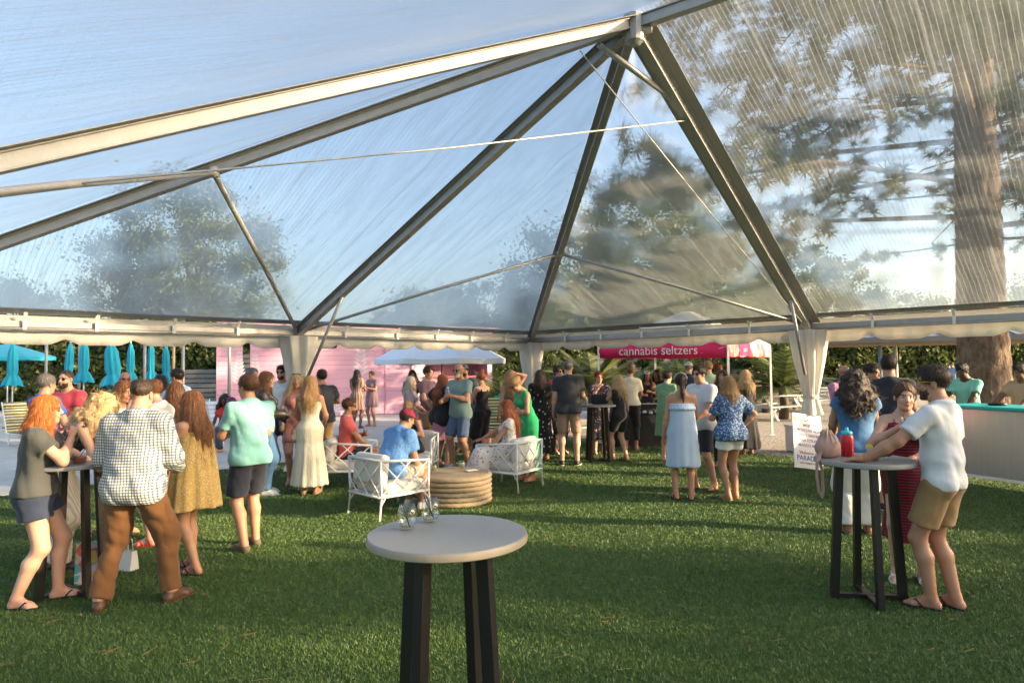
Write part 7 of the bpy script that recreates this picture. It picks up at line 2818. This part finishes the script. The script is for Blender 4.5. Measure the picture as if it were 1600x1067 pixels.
# --- standing group behind the ottoman
person('older blonde woman in lavender top behind the seated group', 640, D=12.6, H=1.64, yaw=-100, sex='f', skin='fair', hair='bob', hcol='silver', top=tee(C('lavender_knit', (0.42, 0.33, 0.36)), 0.95, 0.80, loose=0.03), bottom=pants(C('grey_linen', (0.3, 0.28, 0.28))), arms=('low', 'low'))
person('tall man in glasses and mauve polo facing right', 667, D=13.2, H=1.82, yaw=-118, skin='light', hair='short', hcol='dark', top=polo(C('plum_polo', (0.20, 0.11, 0.14))), bottom=shorts(KHAKI), arms=('low', 'down'), extras=[('glasses',)])
person('dark-haired woman furthest back before the pink hut', 644, D=16.5, H=1.76, yaw=190, sex='f', skin='tan', hair='bob', hcol='black', top=tee(BLK, 0.8), bottom=pants(BLK), arms=('hold', 'low'))
p28 = person('redhead in black tunic and pink skirt raising a drink', 690, yf=727, H=1.68, yaw=-42, sex='f', build=1.25, skin='fair', hair='wavy', hcol='auburn', top=tee(BLK, 0.5, 0.70, loose=0.05, cuff=0.03), bottom=skirt_(floral('pink_gauze', (0.55, 0.24, 0.30), [(0.40, 0.14, 0.24)], 20, 0.3), 0.50, 0.24), shoes=('flip', STAN), arms=('face', 'hip'))
p29 = person('bald bearded man in sage t-shirt holding a water bottle', 718, yf=731, H=1.87, yaw=142, build=1.14, belly=0.02, skin='tan', hair='bald', hcol='grey', top=tee(C('sage_cotton', (0.21, 0.31, 0.285)), hem=0.84), bottom=shorts(C('slate_shorts', (0.075, 0.115, 0.20)), 0.9), shoes=('sneaker', solid('shoe_grey', (0.2, 0.22, 0.26))), arms=('hold', 'chest'), feet=((0.12, 0.06), (-0.12, -0.05)), extras=[('shades', (0.05, 0.02, 0.01)), ('beard', 'silver')])
person('man in grey cap behind the bald man', 726, D=14.2, H=1.86, yaw=165, skin='tan', hair='crop', hcol='dark', top=tee(C('dull_teal', (0.06, 0.11, 0.13))), bottom=shorts(NAVY), arms=('low', 'down'), extras=[('cap', (0.13, 0.14, 0.15)), ('beard',)])
person('woman with high bun in black strappy jumpsuit', 752, D=13.4, H=1.70, yaw=48, sex='f', build=1.05, skin='light', hair='topbun', hcol='auburn', top=tank(BLK, hem=0.9), bottom=pants(C('black_crepe', (0.014, 0.013, 0.014)), loose=0.03, len=1.7, flare=0.05), shoes=('sandal', SBLK), arms=('low', 'hold'), extras=[('shades',)])
person('long-haired blonde in floral dress with hand on her head', 797, D=12.7, H=1.75, yaw=28, sex='f', skin='tan', hair='wavy', hcol='honey', top=frock(floral('plum_floral', (0.18, 0.10, 0.17), [(0.50, 0.16, 0.14), (0.14, 0.22, 0.42), (0.55, 0.42, 0.32)], 16, 0.45), 0.2, 0.24), shoes=('sandal', STAN), arms=('head', 'down'))
p33 = person('blonde woman in green sundress bending over the seated woman', 824, yf=748, H=1.70, yaw=118, sex='f', skin='tan', hair='bun', hcol='honey', lean=17, head=(0, 32), top=frock(C('emerald_cotton', (0.010, 0.36, 0.115)), 0.14, 0.24, straps='wide', neck=0.10, folds=(9, 0.07)), shoes=('flip', solid('shoe_pink', (0.6, 0.25, 0.22))), arms=('chest', 'chest'), extras=[('shades',)])
person('dark-haired woman in black and white printed dress', 843, D=12.9, H=1.74, yaw=-15, sex='f', build=1.15, skin='tan', hair='mid', hcol='dark', top=dict(kind='dress', mat=floral('mono_print', (0.012, 0.012, 0.014), [(0.60, 0.58, 0.54)], 14, 0.24), sleeve=0.6, hem=0.15, r=0.26, loose=0.025, neck=0.1), arms=('low', 'low'))
person('woman in red top and sunglasses beside the dark grey t-shirt man', 871, D=13.8, H=1.80, yaw=-150, sex='f', skin='fair', hair='short', hcol='dark', top=tee(C('cherry_cotton', (0.50, 0.03, 0.045)), 0.7), bottom=pants(floral('dark_floral_pant', (0.02, 0.018, 0.02), [(0.30, 0.10, 0.08), (0.10, 0.14, 0.08)], 20, 0.35)), shoes=('flip', SBLK), arms=('low', 'down'), extras=[('shades',)], head=(20, -8))
p37 = person('tall man in dark grey t-shirt and pinkish shorts, back turned', 887, yf=726, H=1.91, yaw=-10, build=1.10, skin='light', hair='crop', hcol='grey', top=tee(C('slate_tee', (0.030, 0.032, 0.040)), hem=0.86, loose=0.022), bottom=shorts(C('dusty_pink_chino', (0.40, 0.235, 0.175)), 0.88), shoes=('sneaker', SBLK), arms=('hold', 'down'), feet=((0.13, 0.0), (-0.12, 0.0)))
p38 = person('woman in dark floral dress and headband resting chin on hand', 934, D=13.75, H=1.68, yaw=188, sex='f', build=1.2, skin='fair', hair='short', hcol='auburn', top=dict(kind='dress', mat=floral('midnight_floral', (0.016, 0.016, 0.026), [(0.42, 0.14, 0.16), (0.36, 0.36, 0.40), (0.10, 0.16, 0.22)], 18, 0.3), sleeve=0.9, hem=0.32, r=0.27, loose=0.025, neck=0.095), arms=('face', 'table'), extras=[('shades', (0.2, 0.02, 0.02)), ('band', (0.08, 0.01, 0.02))], head=(8, 0))
person('blonde woman in black romper with strappy black sandals', 966, yf=719, H=1.63, yaw=38, sex='f', build=1.10, skin='fair', hair='mid', hcol='blonde', top=dict(kind='romper', mat=BLK, sleeve=0, straps='wide', neck=0.1, len=0.55, loose=0.014), shoes=('sandal', SBLK), arms=('down', 'face'), feet=((0.10, -0.08), (-0.08, 0.12)))
person('woman with bun in cream top and black trousers, back turned', 984, D=14.3, H=1.80, yaw=-12, sex='f', skin='tan', hair='topbun', hcol='chestnut', top=tee(CREAM, 0.7, 0.92, loose=0.024), bottom=pants(BLK, len=1.75), shoes=('flip', STAN), arms=('hold', 'low'))
person('smiling woman in white cap and black top under the canopy', 1010, D=16.6, H=1.66, yaw=176, sex='f', skin='tan', hair='long', hcol='dark', top=tank(BLK), bottom=pants(BLK), arms=('hold', 'chest'), extras=[('cap', (0.66, 0.62, 0.56))])
person('dark-haired woman in black half hidden under the canopy', 1026, D=16.8, H=1.70, yaw=140, sex='f', skin='olive', hair='long', hcol='dark', top=tee(BLK, 0.4), bottom=pants(BLK), arms=('low', 'low'))
person('dark-haired woman in short green print dress looking right', 1041, D=12.6, H=1.70, yaw=-40, sex='f', build=1.15, skin='fair', hair='bun', hcol='dark', top=dict(kind='dress', mat=floral('fern_print', (0.17, 0.33, 0.17), [(0.36, 0.48, 0.30)], 40, 0.3), sleeve=0.6, hem=0.48, r=0.26, loose=0.02, waist=0), shoes=('flip', STAN), arms=('hold', 'low'))
person('man in white cap and navy shirt, back turned', 1075, D=14.5, H=1.86, yaw=-15, build=1.15, skin='light', hair='crop', hcol='grey', top=tee(C('deep_navy_tee', (0.015, 0.03, 0.075))), bottom=shorts(KHAKI), shoes=('flip', SBRN), arms=('low', 'low'), extras=[('cap', (0.70, 0.68, 0.66))])
person('ginger-haired man in pale green shirt behind the couple', 1106, D=13.9, H=1.87, yaw=-8, build=1.1, skin='light', hair='short', hcol='honey', top=polo(C('celery_shirt', (0.42, 0.52, 0.36))), bottom=shorts(NAVY), shoes=('flip', SBRN), arms=('low', 'low'))
person('dark-haired man furthest back under the canopy', 1121, D=16.0, H=1.80, yaw=-160, skin='brown', hair='short', hcol='auburn', top=tee(C('rust_tee', (0.22, 0.07, 0.04))), bottom=shorts(NAVY), arms=('low', 'low'))
p45 = person('woman in pale blue strapless dress with ponytail, back turned', 1063, yf=779, H=1.69, yaw=-6, sex='f', skin='tan', hair='pony', hcol='dark', top=frock(C('ice_blue_cotton', (0.42, 0.53, 0.66)), 0.46, 0.235, straps='none', line=0.255, waist=0, folds=(6, 0.05), loose=0.018), shoes=('sandal', SBLK), arms=('low', 'down'), feet=((0.11, -0.02), (-0.10, 0.02)), toes=(20, 20), extras=[('band', (0.7, 0.68, 0.65))])
MB().tube([(0.165 * p45['s'] * math.cos(a), 0.135 * p45['s'] * math.sin(a), 1.275 * p45['s'] - 0.02 * (k % 2)) for k, a in enumerate([q * 2 * math.pi / 40 for q in range(41)])], 0.028, 8).build('ruffle', MATS['ice_blue_cotton'], p45['root'], True)
p46 = person('man in white shirt, navy shorts and sunglasses looking left', 1094, D=9.7, H=1.79, yaw=122, build=1.02, skin='light', hair='short', hcol='dark', top=polo(C('white_linen', (0.64, 0.64, 0.66)), sleeve=0.72, hem=0.84, loose=0.024), bottom=shorts(NAVY, 0.86), shoes=('flip', SBRN), arms=('hold', 'low'), feet=((0.10, 0.05), (-0.12, -0.10)), toes=(25, 15), extras=[('shades',)])
p48 = person('blonde woman in blue printed top and white shorts, hand on hip', 1138, yf=778, H=1.64, yaw=14, sex='f', build=1.12, skin='tan', hair='bob', hcol='honey', top=tee(floral('paisley_blue', (0.035, 0.07, 0.24), [(0.30, 0.42, 0.55), (0.05, 0.20, 0.34), (0.40, 0.50, 0.46)], 30, 0.42), 0.75, 0.84, loose=0.030, cuff=0.02), bottom=shorts(WHT, 0.45, flare=0.024), shoes=('flip', STAN), arms=('hip', 'hold'), feet=((0.10, 0.06), (-0.08, -0.04)), head=(20, 0))
person('blonde woman in long black strapless dress, back turned', 1164, D=13.4, H=1.69, yaw=8, sex='f', build=1.1, skin='tan', hair='mid', hcol='blonde', top=frock(C('black_jersey', (0.011, 0.011, 0.013)), 0.12, 0.28, straps='none', line=0.27, folds=(9, 0.07)), arms=('low', 'low'))
person('dark-haired woman mostly hidden behind the blue printed top', 1127, D=11.9, H=1.71, yaw=160, sex='f', skin='light', hair='mid', hcol='brown', top=tee(BLK), bottom=pants(BLK), shoes=('sandal', SBLK), arms=('low', 'low'))
# --- right table group
person('bald man in pink shirt and glasses holding a pink can', 1316, D=10.4, H=1.77, yaw=-165, build=1.1, skin='tan', hair='bald', top=polo(C('orchid_shirt', (0.50, 0.22, 0.36)), sleeve=1.2), bottom=shorts(KHAKI), arms=('hold', 'low'), extras=[('glasses',)])
p51 = person('woman with long dark curls in blue denim top and white trousers', 1334, D=7.1, H=1.72, yaw=-14, sex='f', build=1.16, skin='olive', hair='curly', hcol='dark', top=tee(C('chambray', (0.055, 0.165, 0.34)), 0.22, 0.86, loose=0.024, cuff=0.03), bottom=pants(C('ivory_trouser', (0.62, 0.58, 0.50)), loose=0.03, flare=0.05), shoes=('sandal', STAN), arms=('low', 'low'))
person('dark-haired man with glasses between the curls and the navy t-shirt', 1357, D=9.0, H=1.78, yaw=-140, skin='tan', hair='short', hcol='dark', top=tee(C('olive_tee', (0.10, 0.10, 0.08))), bottom=shorts(KHAKI), arms=('low', 'down'), extras=[('glasses',)])
person('tall dark-haired man in navy t-shirt, back turned', 1388, D=8.2, H=1.89, yaw=-22, build=1.08, skin='tan', hair='short', hcol='dark', top=tee(C('navy_tee', (0.016, 0.018, 0.028))), bottom=shorts(NAVY, 0.9), shoes=('sneaker', SBLK), arms=('low', 'low'))
p54 = person('woman in red striped dress sipping a drink at the right table', 1409, D=5.60, H=1.63, yaw=152, sex='f', skin='fair', hair='bun', hcol='brown', top=frock(stripes('crimson_stripe', (0.28, 0.012, 0.03), (0.030, 0.012, 0.020), 0.024, 2), 0.36, 0.20, waist=1, folds=(6, 0.04)), shoes=('sandal', SWHT), arms=(((0.07, 0.27, 1.36), (0.9, 0.1, -0.9), 'face'), ((0.05, 0.34, 1.12), (0.7, 0, -0.7), 'table')), head=(12, 4))
p55 = person('bearded man in white polo and khaki shorts leaning at the right table', 1464, D=4.9, H=1.77, yaw=36, build=0.98, skin='tan', hair='short', hcol='dark', top=polo(C('white_pique', (0.66, 0.67, 0.68)), sleeve=0.70, hem=0.875, loose=0.013, fold=0.009), bottom=shorts(C('khaki_twill', (0.33, 0.20, 0.082)), 0.72, loose=0.015, flare=0.022), shoes=('flip', SBLK),
             arms=('down', ((0.42, 0.34, 1.085), (0.7, -0.6, -0.5), 'table')), feet=((0.09, -0.03), (-0.06, 0.07)), toes=(10, 15), head=(22, 2), extras=[('glasses', (0.50, 0.33, 0.02)), ('beard',)])
# --- behind the bar
person('bartender in mint t-shirt looking down behind the bar', 1510, D=11.3, H=1.79, yaw=118, skin='deep', hair='short', hcol='black', top=tee(C('mint_tee', (0.17, 0.50, 0.42)), 0.75), bottom=shorts(KHAKI), arms=('table', 'table'), lean=8, head=(0, 22))
person('bartender in tan t-shirt at the right edge behind the bar', 1596, D=10.6, H=1.76, yaw=110, skin='brown', hair='short', hcol='black', top=tee(C('tan_tee', (0.36, 0.25, 0.16)), 0.75), bottom=shorts(KHAKI), arms=('table', 'table'), head=(0, 18))
person('distant person in pale blue shirt walking past the hedge', 1487, D=34.0, H=1.78, yaw=100, skin='tan', hair='short', hcol='dark', top=tee(C('pale_blue_shirt', (0.27, 0.42, 0.66))), bottom=shorts(NAVY), arms=('hold', 'down'))

# ================================================================ THINGS HELD OR WORN
def held(p, i, dz=-0.045):
    g = p['grips'][i]
    return (g.x, g.y, g.z + dz)


tumbler(held(p1, 0), 'clear cup with straw in the red-haired woman\'s hand', PALE, 0.5, 0.105, 0.036)
goblet(held(p54, 0, -0.05), 'stemless glass of pale cocktail raised by the striped dress woman', PALE, 0.75)
tumbler(held(p12, 1), 'clear cup held by the man in the mint polo', PALE, 0.5, 0.105, 0.036)
tumbler(held(p28, 0), 'clear cup raised by the redhead in black', AMBER, 0.4, 0.10, 0.036, False)
tumbler(held(p22, 1), 'clear cup held by the man in the coral polo', PALE, 0.5, 0.10, 0.036)
wb = empty('water_bottle', held(p29, 1, -0.07), 0, 'clear plastic water bottle with blue label in the bald man\'s hand', 'bottle')
MB().lathe([(0.0, 0), (0.031, 0), (0.033, 0.01), (0.033, 0.14), (0.014, 0.185), (0.014, 0.20), (0.0, 0.20)], 18).build('body', glass_mat('clear_plastic', (0.9, 0.94, 0.97)), wb, True)
MB().lathe([(0.0338, 0.06), (0.0338, 0.115)], 18, close=True).build('label_band', solid('blue_label', (0.03, 0.14, 0.45), 0.5), wb, True)
MB().lathe([(0.0, 0.198), (0.016, 0.198), (0.016, 0.216), (0.0, 0.216)], 14).build('cap', WHITEP, wb)
can_ = empty('drink_can', (T4.x - 0.22, T4.y - 0.05, TH + 0.001), 0, 'silver drink can on the bar table by the dark grey t-shirt man', 'can')
MB().lathe([(0.0, 0), (0.026, 0), (0.030, 0.008), (0.030, 0.135), (0.024, 0.148), (0.0, 0.148)], 18).build('body', BST, can_, True)
hb_ = empty('handbag', (T4.x + 0.04, T4.y + 0.02, TH + 0.001), 0.1, 'black handbag standing on the bar table before the floral dress woman', 'bag')
soft_box('body', (0, 0, 0.10), (0.34, 0.14, 0.19), BLK, hb_)
MB().tube([(-0.09, 0, 0.18), (-0.07, 0, 0.26), (0.07, 0, 0.26), (0.09, 0, 0.18)], 0.008, 6).build('handle', BLACKM, hb_, True)
pk = empty('drink_can', (gp(1306, 10.05).x, 10.05, 1.14), 0, 'hot pink drink can in the pink shirt man\'s hand', 'can')
MB().lathe([(0.0, 0), (0.030, 0), (0.034, 0.008), (0.034, 0.135), (0.027, 0.15), (0.0, 0.15)], 18).build('body', solid('hot_pink', (0.75, 0.02, 0.14), 0.35), pk, True)


def shoulder_bag(p, side, z, sz, mat, strapm, label, drop=0.0, fwd=0.02):
    """bag hanging at the hip on a strap over the shoulder; side +1 = the wearer's right"""
    M_ = p['M']
    s = p['s']
    off = 0.215 * s
    c = M_ @ Vector((side * off, fwd, z))
    root = empty('handbag', c, p['root'].rotation_euler.z, label, 'bag')
    soft_box('body', (0, 0, 0), (sz[0], sz[1], sz[2]), mat, root, r=0.03)
    soft_box('flap', (side * 0.012, 0, sz[2] * 0.2), (sz[0] * 1.02, sz[1] * 1.02, sz[2] * 0.55), strapm, root, r=0.03)
    sh = Vector((side * -0.085 * s, -fwd, 1.45 * s - z))
    MB().tube([(0, sz[1] * 0.45, sz[2] * 0.4), (side * -0.05, 0.10, (1.45 * s - z) * 0.55), (side * -0.05, 0.0, 1.425 * s - z), (side * -0.04, -0.11, (1.45 * s - z) * 0.6), (0, -sz[1] * 0.45, sz[2] * 0.4)], 0.006, 6).build('strap', strapm, root, True)
    return root


ORL = solid('orange_leather', (0.48, 0.15, 0.03), 0.5)
TANL = solid('tan_leather', (0.32, 0.16, 0.07), 0.5)
shoulder_bag(p19, -1, 0.86, (0.07, 0.17, 0.17), CREAM, ORL, 'cream and orange round bag at the maxi dress woman\'s side')
shoulder_bag(p18, 1, 0.92, (0.08, 0.22, 0.18), solid('taupe_leather', (0.30, 0.22, 0.15), 0.5), solid('navy_leather', (0.03, 0.06, 0.14), 0.5), 'taupe bag with navy flap at the pink romper woman\'s side')
cl = empty('clutch_bag', p34['M'] @ Vector((0.20, 0.34, 0.66)), R(60), 'coral woven clutch on the floral dress woman\'s lap', 'bag')
soft_box('body', (0, 0, 0), (0.22, 0.05, 0.11), stripes('coral_weave', (0.55, 0.14, 0.12), (0.60, 0.42, 0.24), 0.02, 0), cl, r=0.02)
# round emblem printed on the red t-shirt
em = MB()
for r0, r1, n in ((0.052, 0.060, 24), (0.0, 0.022, 10)):
    vs = [(0.02 + q * math.cos(a), 0.150 - 1.2 * (q * math.cos(a)) ** 2, 1.33 + q * math.sin(a)) for q in (r0, r1) for a in [k * 2 * math.pi / n for k in range(n)]]
    em.add(vs, [(k, (k + 1) % n, n + (k + 1) % n, n + k) for k in range(n)])
em.build('emblem', NAVY, p8['root'])
